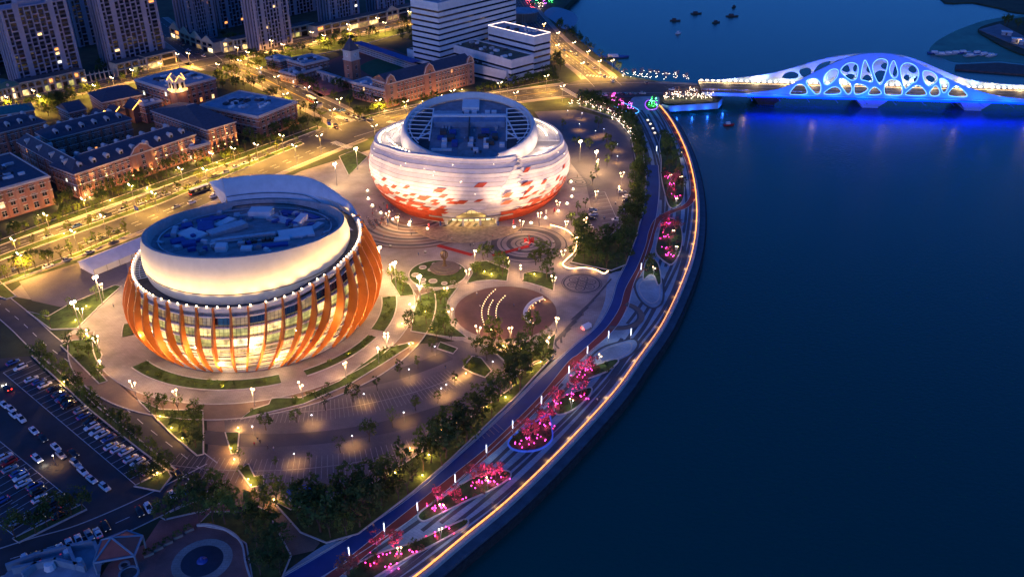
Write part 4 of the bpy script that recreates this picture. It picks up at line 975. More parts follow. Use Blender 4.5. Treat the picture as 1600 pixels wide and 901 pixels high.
def brick_block(label, A, B, C, h, floors, roof='hip', m=None, dorm=0, name='brick_building', cat='building', nw=None, gap=3.2, rh=5.0, lit=0.03, grp=None, trim=(0.55, 1.0), up=(), gable=(), flatm=None, win=(1.3, 2.0)):
    Q, u, n, L, w_ = quad(A, B, C, h); o = Vector((Q[0].x, Q[0].y, 0)); t = thing(name, label, cat, o, 0, grp); q = [Vector((p.x-o.x, p.y-o.y, 0)) for p in Q]
    m = m or M_brick; MB().prism(q, -.2, h).build('wall', m, t)
    k = MB(); band(k, q, h-.5, h+.25, .7); k.build('cornice', M_trim, t)
    for f in trim:
        k = MB(); band(k, q, h*f-2.6 if f == 1.0 else h*f-.2, h*f-2.3 if f == 1.0 else h*f+.15, .25); k.build('string_course', M_trim, t)
    Z = Vector((0, 0, 1))
    if roof == 'hip':
        e = .9; P = [q[0]-u*e-n*e, q[1]+u*e-n*e, q[2]+u*e+n*e, q[3]-u*e+n*e]; P = [p+Z*(h+.26) for p in P]; i_ = min(w_/2, L*.35)
        r0 = q[0]+n*w_/2+u*i_+Z*(h+rh); r1 = q[1]+n*w_/2-u*i_+Z*(h+rh)
        k = MB().add([*P, r0, r1], [(0, 1, 5, 4), (2, 3, 4, 5), (1, 2, 5), (3, 0, 4), (3, 2, 1, 0)]); rf = k.build('roof', M_slate, t)
        MB().path([r0, r1], .22, 4).build('ridge', M_trim, rf)
        for i in range(dorm):
            for side in (0, 1):
                p = (q[0]+u*L*(i+.7)/(dorm+.4)) if side == 0 else (q[3]+u*L*(i+.7)/(dorm+.4)); nn = n if side == 0 else -n
                c = p+nn*(w_*.17)+Z*(h+rh*.24); k = MB(); aa = math.atan2(u.y, u.x)
                k.box(c+Z*.9, (2.2, 2.4, 1.8), aa); k.tube(c-nn*1.25+Z*1.8, c+nn*1.8+Z*1.8, 1.15, n=10); d_ = k.build('dormer', M_trim, rf)
                MB().box(c-nn*1.3+Z*.95, (1.3, .2, 1.3), aa).build('pane', M_win, d_)
    elif roof == 'gable':
        P = [p+Z*(h+.2) for p in q]; r0 = (P[0]+P[3])/2+Z*rh-u*.5; r1 = (P[1]+P[2])/2+Z*rh+u*.5
        k = MB().add([P[0]-n*.8-u*.5, P[1]-n*.8+u*.5, P[2]+n*.8+u*.5, P[3]+n*.8-u*.5, r0, r1], [(0, 1, 5, 4), (2, 3, 4, 5), (3, 2, 1, 0)]); rf = k.build('roof', M_slate, t)
        MB().add([P[0], P[3], r0+u*.5, P[1], P[2], r1-u*.5], [(0, 1, 2), (3, 5, 4)]).build('gable_wall', m, t)
    else:
        k = MB(); band(k, q, h, h+1.0, .15); k.build('parapet', M_trim, t)
        MB().sheet([(p.x, p.y) for p in [q[0]+u*.2+n*.2, q[1]-u*.2+n*.2, q[2]-u*.2-n*.2, q[3]+u*.2-n*.2]], h+.3).build('roof', flatm or M_flat, t)
        for i in range(int(L*w_/70)+3):
            a, b = random.uniform(.15, .85), random.uniform(.2, .8); MB().box(q[0]+u*L*a+n*w_*b+Z*(h+.9), (random.uniform(1.5, 5), random.uniform(1.2, 3), 1.3), math.atan2(u.y, u.x)).build('roof_unit', random.choice([M_duct, M_wpanel, M_roofd]), t)
    fh = (h-1.2)/floors; nf = nw or max(2, int(L/gap)); ns = max(2, int(w_/gap))
    for a, b, c in ((q[0], q[1], nf), (q[3], q[0], ns), (q[1], q[2], ns)): wins(t, a, b, .4, floors, fh, c, lit=lit, w_=win[0], h_=min(win[1], fh*.62))
    # pilasters that divide the long front
    step = max(1, nf//6)
    for i in range(0, nf+1, step):
        MB().box(q[0]+u*(1.5+(L-3)*i/nf)-n*.2+Z*(h/2), (.9, .5, h-.6), math.atan2(u.y, u.x)).build('pilaster', m, t)
    for g_ in gable:         # stepped gable standing over the front: share along, width, height
        c = q[0]+u*L*g_[0]-n*.25; gw, gh = g_[1], g_[2]
        pr = [(-gw/2, 0), (gw/2, 0), (gw/2, h), (gw*.36, h+gh*.35), (gw*.3, h+gh*.65), (gw*.14, h+gh*.8), (0, h+gh), (-gw*.14, h+gh*.8), (-gw*.3, h+gh*.65), (-gw*.36, h+gh*.35), (-gw/2, h)]
        k = MB(); F = [c+u*x+Z*z-n*.35 for x, z in pr]; Bk = [c+u*x+Z*z+n*1.2 for x, z in pr]; N = len(pr)
        k.add(F+Bk, [tuple(range(N)), tuple(range(2*N-1, N-1, -1))]+[((i+1) % N, i, N+i, N+(i+1) % N) for i in range(N)]); gg = k.build('front_gable', m, t)
        k = MB(); k.path([p+Z*.1 for p in F[2:]], .28, 4); k.build('gable_coping', M_trim, gg)
        for f in range(floors+1):
            link('window', winmesh(1.6, 2.0, M_win), gg, None, c-n*.4+Z*(.4+fh*f+fh*.5), math.atan2(u.y, u.x))
    for s_, z in up:
        p = q[0]+u*L*s_-n*.75+Z*z; MB().box(p, (.5, .4, .35), math.atan2(u.y, u.x)).build('uplight', emit('uplight_lens', (1, .6, .2), 5), t); lamp(t, p-n*.5+Z*.4, 2200, (1, .5, .12), .2, 'SPOT', 70, -n*-.12+Z, .6)
    t['u'] = 0; del t['u']
    return t, q, u, n, L, w_
random.seed(31)
brick_block('long red brick building with warm uplights and round dormers along its slate roof', (116, 272), (304, 210), (98, 252), 14, 4, dorm=9, gap=3.4, up=[(.02, 8), (.12, 8), (.22, 8), (.42, 3.2), (.47, 3.2), (.58, 3.2), (.63, 8), (.72, 8), (.86, 8), (.98, 8)], gable=[(.53, 14, 5)])
brick_block('red brick side wing with slate roof running back from the uplit front', (28, 222), (114, 270), (44, 212), 14, 4, dorm=4, gap=3.6)
brick_block('red brick rear wing with slate roof and dormers behind the uplit front', (78, 218), (204, 186), (64, 205), 14, 4, dorm=6, gap=3.6)
brick_block('red brick wing with slate roof and dormers beside the green roofed hall', (-60, 222), (70, 190), (-72, 208), 14, 4, dorm=6, gap=3.6)
brick_block('red brick hall with golden uplit end facade below a steep slate roof', (324, 203), (367, 190), (243, 171), 15, 4, gap=3.2, up=[(.05, 4), (.25, 4), (.5, 4), (.75, 4), (.95, 4), (.15, 10), (.62, 10)], rh=7)
brick_block('low brick link block with flat roof between two campus wings', (300, 232), (327, 224), (292, 222), 8, 2, roof='flat', gap=3.2)
brick_block('broad red brick building with pale blue flat roof by the crossing', (403, 184), (463, 160), (328, 160), 14, 3, roof='flat', gap=4.5, win=(2.0, 3.0))
brick_block('brick hall with sunken blue flat roof behind the lit lantern tower', (263, 142), (336, 123), (226, 122), 14, 3, roof='flat', gap=4.5, win=(1.8, 3.0))
brick_block('large brick block with dark blue flat roof facing the avenue', (-90, 322), (76, 276), (-140, 280), 15, 3, roof='flat', gap=5.0, win=(2.2, 3.2), flatm=M_slate)
brick_block('small gabled brick house with a glowing porch behind the campus wings', (108, 176), (134, 170), (103, 164), 9, 2, roof='gable', rh=4, m=M_brick2)
brick_block('brick house under a broad hipped slate roof beside the lit gables', (160, 160), (222, 148), (152, 143), 10, 3, roof='hip', rh=5, m=M_brick2)
_h = brick_block('low hall with a green sheet roof at the campus edge', (-40, 186), (52, 172), (-46, 176), 9, 2, roof='hip', rh=3)[0]
for _c in _h.children:
    if _c.name.startswith('roof'): _c.data.materials[0] = mat('teal_sheet_roof', (.03, .16, .15), .6)
brick_block('brick gate block with pale cornice next to the lit lantern tower', (226, 165), (252, 158), (232, 154), 12, 3, roof='flat')
MATS['green_sheet_roof'] = None; del MATS['green_sheet_roof']
# lit lantern tower
p = G(279, 147, 14); t = thing('lantern_tower', 'square stone lantern tower glowing gold above the brick hall', 'tower', (p.x, p.y, 0))
aa = R(52); MB().box((0, 0, 8), (8, 8, 16), aa).build('shaft', M_brick, t); MB().box((0, 0, 16.5), (9, 9, 1), aa).build('cornice', M_trim, t); MB().box((0, 0, 20), (7.4, 7.4, 6.2), aa).build('belfry', M_trim, t)
for i in range(4):
    a = aa+i*math.pi/2; d = Vector((math.cos(a), math.sin(a), 0)); e = Vector((-d.y, d.x, 0)); k = MB(); k.add([d*4.2-e*3.6+Vector((0, 0, 23.2)), d*4.2+e*3.6+Vector((0, 0, 23.2)), d*4.2+Vector((0, 0, 26.6)), d*3.2-e*3.6+Vector((0, 0, 23.2)), d*3.2+e*3.6+Vector((0, 0, 23.2)), d*3.2+Vector((0, 0, 26.6))], [(0, 1, 2), (5, 4, 3), (0, 2, 5, 3), (2, 1, 4, 5)]); k.build('gablet', M_trim, t)
    k = MB(); k.path([d*4.4-e*3.5+Vector((0, 0, 23.4)), d*4.4+Vector((0, 0, 26.6)), d*4.4+e*3.5+Vector((0, 0, 23.4))], .18, 4); k.build('edge_light', M_gold, t)
    for s_ in (-1.7, 1.7): MB().box(d*3.75+e*s_+Vector((0, 0, 20)), (.3, 1.6, 3.6), a).build('opening', M_win, t)
    MB().box(d*4.6+Vector((0, 0, 17.2)), (.25, 8, .3), a).build('edge_light', M_gold, t); lamp(t, d*5.8+Vector((0, 0, 17.6)), 900, (1, .55, .14), .3)
# gables outlined in gold light
for px_, lab in (((157, 178), 'small gable roof outlined with gold light beside a rear wing'), ((181, 172), 'narrow gable roof edged with one gold light by the dome'), ((213, 166), 'tall gabled gatehouse outlined with gold light')):
    p = G(*px_, 9); t = thing('lit_gable_house', lab, 'house', (p.x, p.y, 0), R(-38)); w_ = 7 if px_[0] != 213 else 11
    k = MB(); k.box((0, 0, 4.5), (10, w_, 9)); k.build('wall', M_brick2, t); k = MB(); k.add([(5.4, -w_/2-.6, 9), (5.4, w_/2+.6, 9), (5.4, 0, 9+w_*.42), (-5.4, -w_/2-.6, 9), (-5.4, w_/2+.6, 9), (-5.4, 0, 9+w_*.42)], [(0, 1, 2), (5, 4, 3), (0, 2, 5, 3), (2, 1, 4, 5)]); k.build('roof', M_slate, t)
    k = MB(); k.path([(5.6, -w_/2-.6, 9.1), (5.6, 0, 9.2+w_*.42)]+([(5.6, w_/2+.6, 9.1)] if px_[0] != 181 else []), .22, 4); k.build('edge_light', M_gold, t)
    for s_ in (-1.6, 1.6): link('window', winmesh(1.3, 2.2, M_win), t, None, (5.05, s_, 4.8), R(90))
    lamp(t, (7.5, 0, 4), 350, (1, .5, .14), .3)
# ---------------- school
brick_block('long red brick school building with blue roof and stepped gables', (606, 131), (738, 97), (590, 121), 16, 4, roof='gable', rh=4.5, dorm=0, gap=2.9, gable=[(.03, 9, 6), (.47, 10, 7), (.97, 7, 5)], name='school_building')
brick_block('flat roofed brick wing joining the clock tower to the school', (602, 142), (626, 134), (556, 127), 11, 3, roof='flat', gap=3.0, name='school_wing')
brick_block('brick sports hall with blue flat roof near the arcade gate', (475, 102), (513, 93), (461, 91), 11, 2, roof='flat', gap=4, m=M_brick2)
brick_block('low curved-front brick annex below the sports hall', (462, 118), (502, 106), (444, 110), 7, 2, roof='flat', gap=3.5, m=M_brick2)
brick_block('small brick cube with blue flat roof behind the annex', (438, 96), (455, 91), (428, 88), 9, 2, roof='flat', gap=3.5, m=M_brick2)
p = G(553, 134, 0); t = thing('clock_tower', 'slim brick school clock tower with white belfry and dark spire', 'tower', (p.x, p.y, 0)); Z = Vector((0, 0, 1))
MB().box((0, 0, 9.5), (8.2, 8.2, 19), aa).build('shaft', M_brick, t); MB().box((0, 0, 19.3), (9, 9, .7), aa).build('cornice', M_trim, t); MB().box((0, 0, 22.6), (8.0, 8.0, 6), aa).build('belfry', M_trim, t); MB().box((0, 0, 25.8), (9.2, 9.2, .6), aa).build('cornice', M_trim, t)
MB().box((0, 0, 30), (8.6, 8.6, 8), aa, taper=.08).build('spire', M_slate, t); MB().tube((0, 0, 33.5), (0, 0, 39), .18, .05).build('finial', M_trim, t)
for i in range(4):
    a = aa+i*math.pi/2; d = Vector((math.cos(a), math.sin(a), 0)); c = MB().tube(d*4.0+Z*22.8, d*4.25+Z*22.8, 1.5, n=16).build('clock_face', M_white, t); k = MB(); k.box(d*4.3+Z*23.3, (.1, .16, 1.1), a); k.box(d*4.3+Z*22.8+Vector((-d.y, d.x, 0))*.4, (.1, .9, .14), a); k.build('clock_hand', M_mull, c)
    for z in (14, 8): link('window', winmesh(1.3, 2.6, M_win), t, None, d*4.12+Z*z, a+math.pi/2)
# arcade gate
A, B = G(496, 122), G(560, 143); t = thing('arcade_gate', 'white and brick arcade gate with three tall arches in front of the school yard', 'gate', A); d = (B-A); L = d.length; d.normalize(); a = math.atan2(d.y, d.x)
for i in range(7): MB().box(d*(L*i/6)+Z*2.6, (2.2, 2.4, 5.2), a).build('pier', M_brick2 if i > 3 else M_trim, t)
MB().box(d*L/2+Z*5.7, (L+2, 3.4, 1.0), a).build('beam', M_trim, t); MB().box(d*L/2+Z*6.3, (L, 2.0, .3), a).build('roof', M_flat, t)
for i in range(3):
    c = d*(L*(i+.5)/6); n = Vector((-d.y, d.x, 0)); MB().path([c+d*2.6*math.cos(q)+Z*(2.6+2.4*math.sin(q))-n*1.3 for q in [math.pi*j/10 for j in range(11)]], .35, 5).build('arch', M_trim, t)
# pitch, track, canopied stand
zone('running_track', [(505, 104), (545, 84), (600, 74), (655, 96), (665, 108), (600, 126), (560, 130)], mat('rust_track', (.24, .07, .05), .9, var=.2), 0.05, True)
zone('football_pitch', [(562, 106), (586, 93), (612, 91), (638, 104), (625, 113), (590, 121)], mat('turf_pitch', (.03, .10, .035), .9, var=.25, scale=.25), 0.1, True)
zone('school_yard', [(468, 128), (505, 118), (545, 140), (500, 152)], M_redbrick, 0.06)
A, B = G(558, 66, 6), G(650, 97, 6); t = thing('stand_canopy', 'long blue roofed spectator stand beside the running track', 'grandstand', (A.x, A.y, 0)); d = B-A; L = d.length; d.normalize(); a = math.atan2(d.y, d.x); n = Vector((-d.y, d.x, 0))
MB().box(d*L/2+Z*6, (L, 8, .4), a).build('roof', M_dkblue, t)
for j in range(4): MB().box(d*L/2-n*(3-j*1.6)+Z*(.5+j*.45), (L-4, 1.5, 1.0+.9*j), a).build('step', M_kerb, t)
for i in range(9): MB().box(d*(L*(i+.5)/9)+n*3.4+Z*3, (.4, .4, 6), a).build('post', M_mull, t)
p = G(653, 96, 0); t = thing('tent_roof', 'small white peaked tent canopy beside the stand', 'tent', p); k = MB(); k.loft([[pol(6*f_, 90*i+45, z) for i in range(4)] for f_, z in ((1, 3.5), (.55, 4.6), (.22, 7), (.04, 9.5))], True, 0, False, True); k.build('canopy', M_wpanel, t)
for i in range(4): MB().tube(pol(5.8, 90*i+45, 0), pol(5.8, 90*i+45, 3.6), .12).build('pole', M_mull, t)
# ---------------- offices
def office(label, A, B, C, h, floors, name='office_building', lit=.02, edge=None, roofm=None):
    Q, u, n, L, w_ = quad(A, B, C, h); o = Vector((Q[0].x, Q[0].y, 0)); t = thing(name, label, 'building', o); q = [Vector((p.x-o.x, p.y-o.y, 0)) for p in Q]
    qi = [q[0]+u*.5+n*.5, q[1]-u*.5+n*.5, q[2]-u*.5-n*.5, q[3]+u*.5-n*.5]; MB().prism(qi, -.2, h-.4).build('core', M_dglass, t)
    fh = h/floors; a = math.atan2(u.y, u.x)
    for f in range(floors+1):
        k = MB(); z1 = min(h+.4, fh*f+fh*.34); z0 = max(0, fh*f-fh*.30) if f < floors else h-fh*.75
        band(k, q, z0, z1, .15); k.build('wall_band', M_wpanel, t)
    for f in range(floors):
        for P0, P1 in ((q[0], q[1]), (q[3], q[0]), (q[1], q[2])):
            d = P1-P0; L2 = d.length; d.normalize(); nr = Vector((d.y, -d.x, 0)); m_ = max(2, int(L2/8)); aa_ = math.atan2(d.y, d.x)
            for i in range(m_):
                mm = random.choice(M_winl) if random.random() < lit else M_win
                key = ('rw', round(L2/m_, 2), round(fh*.36, 2), mm.name)
                if key not in _wm: _wm[key] = MB().box((0, 0, 0), (L2/m_-.35, .14, fh*.34)).mesh('ribbon_window', mm)
                link('ribbon_window', _wm[key], t, None, P0+d*(L2*(i+.5)/m_)-nr*.38+Z*(fh*(f+.5)+fh*.02), aa_)
    MB().sheet([(p.x, p.y) for p in qi], h-.3).build('roof', roofm or M_flat, t)
    for i in range(int(L*w_/110)+3):
        x, y = random.uniform(.1, .9), random.uniform(.15, .85); MB().box(q[0]+u*L*x+n*w_*y+Z*(h+.5), (random.uniform(1, 5), random.uniform(1, 3), 1.5), a).build('roof_unit', random.choice([M_duct, M_wpanel, M_roofd]), t)
    if edge: k = MB(); k.path([p+Z*(h+.55) for p in q], .16, 4, closed=True); k.build('edge_light', edge, t)
    return t, q, u, n, L, w_
MATSE = emit('office_edge_light', (1.0, .72, .55), 2.6)
office('tall white office slab with dark ribbon windows in even bands', (684, 6), (806, -22), (652, -4), 50, 12)
office('white office block whose roof edge glows with a pink light line', (835, 58), (860, 52), (771, 39), 27, 6, edge=MATSE)
office('white mid-rise office block with planted roof terrace between the slab and the lit block', (799, 95), (834, 86), (698, 67), 17, 4, roofm=mat('terrace_planting', (.10, .11, .07), .9, var=.5, scale=.25))
office('low white office podium with a green roof strip under the terrace block', (791, 112), (800, 109), (655, 72), 9, 2, roofm=M_grass)
# round blue-roofed hall by the river and its garden
p = G(818, 18, 8); t = thing('round_hall', 'round hall with a flat blue roof beside the river road', 'building', (p.x, p.y, 0)); k = MB(); k.loft([[pol(13, i*10, z) for i in range(36)] for z in (0, 8)], True, 0, False, True); k.build('wall', M_brick2, t); k = MB(); k.loft([[pol(r_, i*10, z) for i in range(36)] for r_, z in ((12.5, 8), (14, 8.1), (14, 9), (13, 9.2))], True, 0, False, True); k.build('roof', M_flat, t)
# ---------------- housing towers
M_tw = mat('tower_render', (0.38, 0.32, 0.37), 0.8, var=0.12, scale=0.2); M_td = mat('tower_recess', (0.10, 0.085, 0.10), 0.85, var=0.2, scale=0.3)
def tower(label, px, w_, d_, floors, rz=52.0, lit=.07, grp='housing tower blocks', detail=True):
    fh = 3.05; h = floors*fh; p = G(*px); t = thing('apartment_tower', label, 'tower block', p, R(rz), grp)
    # local frame: x along the street front (front faces -y), y to the back
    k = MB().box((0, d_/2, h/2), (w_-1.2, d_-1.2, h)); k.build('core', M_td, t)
    ribs = [-.5, -.42, -.30, -.26, -.16, -.06, .04, .14, .24, .28, .36, .5]
    for i, x in enumerate(ribs):
        ww = 1.9 if i in (0, 2, 3, 8, 9, 11) else .55; hh = h+(3.5 if i in (2, 3, 8, 9) else .8); MB().box((x*(w_-1.5), .25, hh/2), (ww, 1.5, hh)).build('rib', M_tw, t)
    for x in (-.5, .5):
        for y in (.25, .5, .78, 1.0): MB().box((x*(w_-.3), y*(d_-.8), h/2), (.9, 1.3, h)).build('rib', M_tw, t)
    bays_ = [(-.46, .075), (-.36, .11), (-.21, .085), (-.11, .085), (-.01, .085), (.09, .085), (.19, .085), (.32, .07), (.43, .12)]
    _k = ('tw', w_); 
    for bi, (x, bw) in enumerate(bays_):
        W_ = bw*w_
        for f in range(floors):
            if (f+bi) % 2 == 0:
                key = ('bs', round(W_, 1));
                if key not in _wm: _wm[key] = MB().box((0, 0, 0), (W_, 1.3, .75)).mesh('balcony', M_tw)
                link('balcony', _wm[key], t, None, (x*(w_-1), .15, fh*f+.6))
            mm = random.choice(M_winl) if random.random() < lit*.4 else M_win
            key = ('tn', round(W_*.75, 1), mm.name)
            if key not in _wm: _wm[key] = MB().box((0, 0, 0), (W_*.75, .12, 1.7)).mesh('window', mm)
            link('window', _wm[key], t, None, (x*(w_-1), .56, fh*f+1.9))
    for f in range(0, floors):
        for y in (.22, .5, .8):
            key = 'tsw'
            if key not in _wm: _wm[key] = MB().box((0, 0, 0), (.12, 2.0, 1.6)).mesh('window', M_win)
            link('window', _wm[key], t, None, (-w_/2+.5, y*d_, fh*f+1.8))
    MB().box((0, d_/2, h+.4), (w_-.4, d_-.4, .8)).build('roof_slab', M_tw, t); MB().box((0, d_*.55, h+2.4), (w_*.35, d_*.5, 3.6)).build('roof_house', M_tw, t)
    k = MB()
    for x in (-.42, -.2, .2, .42): k.box((x*w_, 1.2, h+2), (.4, .4, 3))
    for yy in (1.2, d_-1.5): k.box((0, yy, h+3.4), (w_*.96, .4, .5))
    k.build('roof_frame', M_tw, t); return t
random.seed(77)
tower('lilac-grey tower block with a roof frame standing behind the arcaded shops', (84, 131), 46, 16, 18)
tower('lilac-grey tower block of stepped outline beside the side street of shops', (220, 101), 46, 16, 21)
tower('tower block rising behind the first row beyond the roof frames', (40, 96), 50, 16, 24)
tower('pale tower block with a narrow end standing by the gabled shop street', (320, 62), 26, 18, 26)
tower('pale tower block behind the courtyard with the lit pavilion', (375, 40), 40, 16, 26)
tower('pale tower block with tall white ribs above the corner shops', (432, 74), 34, 16, 25)
tower('pale tower block behind the cream two-storey corner shop', (540, 38), 36, 16, 25)
tower('pale tower block at the far end of the shop street near the office slab', (612, 18), 36, 16, 25)
tower('tower block in shadow at the campus end of the shop street', (-50, 128), 46, 16, 22)
tower('dim tower block filling the gap between the two front towers', (165, 66), 46, 16, 26)
tower('dim tower block far behind the pale ribbed towers', (478, 20), 44, 16, 28)
# ---------------- shops along the street
M_cream2 = mat('cream_shop_stone', (0.58, 0.47, 0.33), 0.8, var=0.15, scale=0.4); M_tealr = mat('teal_sheet_roof', (.03, .16, .15), .6)
def shop(label, A, B, h, arches, style=0, grp='shop fronts along the street', depth=11):
    a, b = G(*A), G(*B); d = b-a; L = d.length; d.normalize(); n = Vector((-d.y, d.x, 0)); t = thing('shop', label, 'shop', a, math.atan2(d.y, d.x), grp)
    MB().box((L/2, depth/2+.6, h/2), (L-.2, depth-1.2, h)).build('wall', M_brick2 if style == 2 else M_cream2, t)
    nn = arches
    for i in range(nn+1): MB().box((L*i/nn, .2, h/2), (.9, 1.0, h)).build('pillar', M_cream2, t)
    for z in (h*.5, h+.2): MB().box((L/2, .1, z), (L+.8, 1.3, .6)).build('cornice', M_cream2, t)
    for i in range(nn):
        c = L*(i+.5)/nn; w_ = L/nn-1.2; lit = random.random()
        MB().box((c, .35, h*.24), (w_, .2, h*.42)).build('shop_window', random.choice(LP) if lit < .55 else M_win, t)
        if style == 1:
            k = MB(); N = 8; k.add([(c+w_/2*math.cos(math.pi*j/N), .1, h*.62+h*.3*math.sin(math.pi*j/N)) for j in range(N+1)], [tuple(range(N, -1, -1))]); k.build('arched_window', M_win, t)
        else: MB().box((c, .35, h*.74), (w_*.8, .2, h*.28)).build('upper_window', random.choice(M_winl) if random.random() < .15 else M_win, t)
    if style == 3:
        k = MB(); k.add([(0, -.2, h+.5), (L, -.2, h+.5), (L/2, -.2, h+L*.32), (0, 1, h+.5), (L, 1, h+.5), (L/2, 1, h+L*.32)], [(0, 1, 2), (5, 4, 3), (0, 2, 5, 3), (2, 1, 4, 5)]); k.build('front_gable', M_cream2, t)
    if style == 4:
        k = MB(); k.loft([[(L/2+(L/2+.5)*math.cos(math.pi*j/10), y, h+.5+L*.3*math.sin(math.pi*j/10)**1.4) for j in range(11)] for y in (-.2, depth)], False); k.build('roof', M_tealr, t)
        k = MB(); k.add([(L/2+(L/2+.5)*math.cos(math.pi*j/10), -.1, h+.5+L*.3*math.sin(math.pi*j/10)**1.4) for j in range(11)], [tuple(range(10, -1, -1))]); k.build('front_gable', M_tealr, t)
        k = MB(); k.tube((L/2, -.5, h+L*.16), (L/2, -.1, h+L*.16), 1.0, n=12); k.build('round_window', M_trim, t)
    else: MB().box((L/2, depth/2+.4, h+.5), (L-.6, depth-1.6, .3)).build('roof', M_slate if style == 3 else M_roofd, t)
    return t
random.seed(41)
shop('shop hall with a curved teal gable and a round window', (2, 160), (34, 152), 8, 5, 4)
for i, (A, B, st_) in enumerate((((36, 151), (70, 144), 1), ((71, 144), (88, 140), 0), ((89, 140), (118, 133), 1), ((119, 133), (136, 129), 0), ((186, 120), (220, 112), 1), ((221, 111), (231, 109), 2), ((232, 109), (276, 98), 0))):
    shop(('cream two-storey shop front with arched upper windows facing the campus' if st_ == 1 else 'plain cream shop front with square windows facing the campus' if st_ == 0 else 'narrow brick shop front between cream ones'), A, B, 9 if st_ != 2 else 8, 3 if st_ == 1 else 2, st_)
# white pergola screen between shops
A, B = G(136, 129), G(186, 119); t = thing('pergola', 'white colonnade screen with finials between the arcaded shops', 'colonnade', A); d = B-A; L = d.length; d.normalize(); a = math.atan2(d.y, d.x)
for i in range(8): MB().box(d*L*i/7+Z*3, (.8, .8, 6), a).build('column', M_cream2, t); MB().tube(d*L*i/7+Z*6, d*L*i/7+Z*8, .2, .02).build('finial', M_cream2, t)
MB().box(d*L/2+Z*5, (L, 1, .7), a).build('beam', M_cream2, t)
for i, (A, B, st_) in enumerate((((350, 83), (366, 80), 3), ((367, 80), (378, 78), 2), ((379, 78), (396, 74), 0), ((397, 74), (416, 70), 0), ((417, 70), (436, 66), 0), ((437, 66), (452, 62), 0), ((453, 61), (470, 57), 0), ((471, 57), (492, 52), 0), ((520, 53), (545, 47), 0), ((546, 47), (576, 40), 0), ((577, 40), (605, 33), 2), ((606, 33), (622, 29), 3), ((623, 29), (652, 22), 0))):
    shop(('gable-topped cream shop front on the shop street' if st_ == 3 else 'plain cream two-storey shop front below the pale towers' if st_ == 0 else 'brick shop front between cream ones below the pale towers'), A, B, 8.5, 2, st_)
shop('corner shop with a glowing amber side wall', (497, 59), (519, 53), 9, 2, 0)
for i, (A, B) in enumerate((((268, 58), (282, 64)), ((283, 65), (298, 71)), ((299, 72), (316, 78)), ((317, 79), (334, 84)))):
    shop('gabled shop in the terrace climbing the side street', A, B, 8, 2, 3, 'gabled shops in the side street terrace')
# ================================================================ LAMPS (each with its own light)
M_pole = mat('lamp_pole_paint', (0.30, 0.30, 0.31), 0.5, 0.4, var=0)
M_globe = emit('globe_glass_lit', (1.0, .60, .26), 10); M_head = emit('street_head_lit', (1.0, .70, .34), 12); M_mast = emit('mast_head_lit', (1.0, .62, .26), 40); M_tube = emit('cool_tube_lit', (.80, .86, 1.0), 2.2)
def mk_globe(n):
    t = thing('globe_lamp', 'x', 'lamp', (0, 0, 0)); tips = [(-.9, 0, 6.4), (.8, .3, 7.0), (.1, -.9, 5.7)][:n]
    MB().tube((0, 0, 0), (0, 0, .5), .28, .22, 8).build('base', M_pole, t)
    for i, q in enumerate(tips):
        MB().path([(0, 0, .3), (q[0]*.25, q[1]*.25, q[2]*.5), (q[0], q[1], q[2]-.35)], .075, 5).build('pole', M_pole, t); MB().ball(q, .35, 10, 7).build('globe', M_globe, t, True)
    lamp(t, (0, 0, 5.0), 1500, WARMW, .5); return remember(t)
def mk_street():
    t = thing('street_lamp', 'x', 'street lamp', (0, 0, 0)); MB().tube((0, 0, 0), (0, 0, 10), .16, .09, 8).build('pole', M_pole, t); MB().tube((0, 0, 0), (0, 0, .8), .3, .22, 8).build('base', M_pole, t)
    for s_ in (-1, 1):
        MB().path([(0, 0, 9.4), (0, s_*.9, 10.1), (0, s_*2.2, 10.9)], .08, 5).build('arm', M_pole, t)
        k = MB(); k.add([(-.22, s_*1.0, 10.25), (.22, s_*1.0, 10.25), (.22, s_*2.1, 10.95), (-.22, s_*2.1, 10.95), (-.25, s_*1.0, 10.4), (.25, s_*1.0, 10.4), (.25, s_*2.1, 11.1), (-.25, s_*2.1, 11.1)], [(0, 1, 2, 3), (7, 6, 5, 4), (0, 4, 5, 1), (1, 5, 6, 2), (2, 6, 7, 3), (3, 7, 4, 0)]); k.build('lamp_head', M_head, t)
    lamp(t, (0, 0, 9.2), 26000, WARM, .5, 'SPOT', 164, (0, 0, -1), .35); return remember(t)
def mk_mast():
    t = thing('flood_mast', 'x', 'floodlight', (0, 0, 0)); MB().tube((0, 0, 0), (0, 0, 12), .2, .12, 8).build('pole', M_pole, t); k = MB(); k.box((0, 0, 12.1), (1.8, .3, .25)); k.build('crossbar', M_pole, t)
    for x in (-.6, .6): MB().ball((x, 0, 12.6), .55, 10, 7).build('lamp_head', M_mast, t, True)
    lamp(t, (0, -.2, 11.2), 10000, (1.0, .62, .26), .8); return remember(t)
def mk_pillar():
    t = thing('light_pillar', 'x', 'lamp', (0, 0, 0)); MB().tube((0, 0, 0), (0, 0, 2.0), .17, n=8).build('post', M_pole, t); MB().tube((0, 0, 2.0), (0, 0, 5.2), .13, n=8).build('light_tube', M_tube, t); MB().tube((0, 0, 5.2), (0, 0, 5.4), .28, n=8).build('cap', M_pole, t)
    lamp(t, (.6, 0, 3.4), 70, COOL, .4); return remember(t)
def mk_garden(col, name, cat, e, mm):
    t = thing(name, 'x', cat, (0, 0, 0)); MB().tube((0, 0, 0), (0, 0, .7), .09, n=6).build('post', M_pole, t); MB().ball((0, 0, .85), .22, 8, 6).build('bulb', mm, t); (lamp(t, (0, 0, 1.5), e, col, .3) if e > 0 else None); return remember(t)
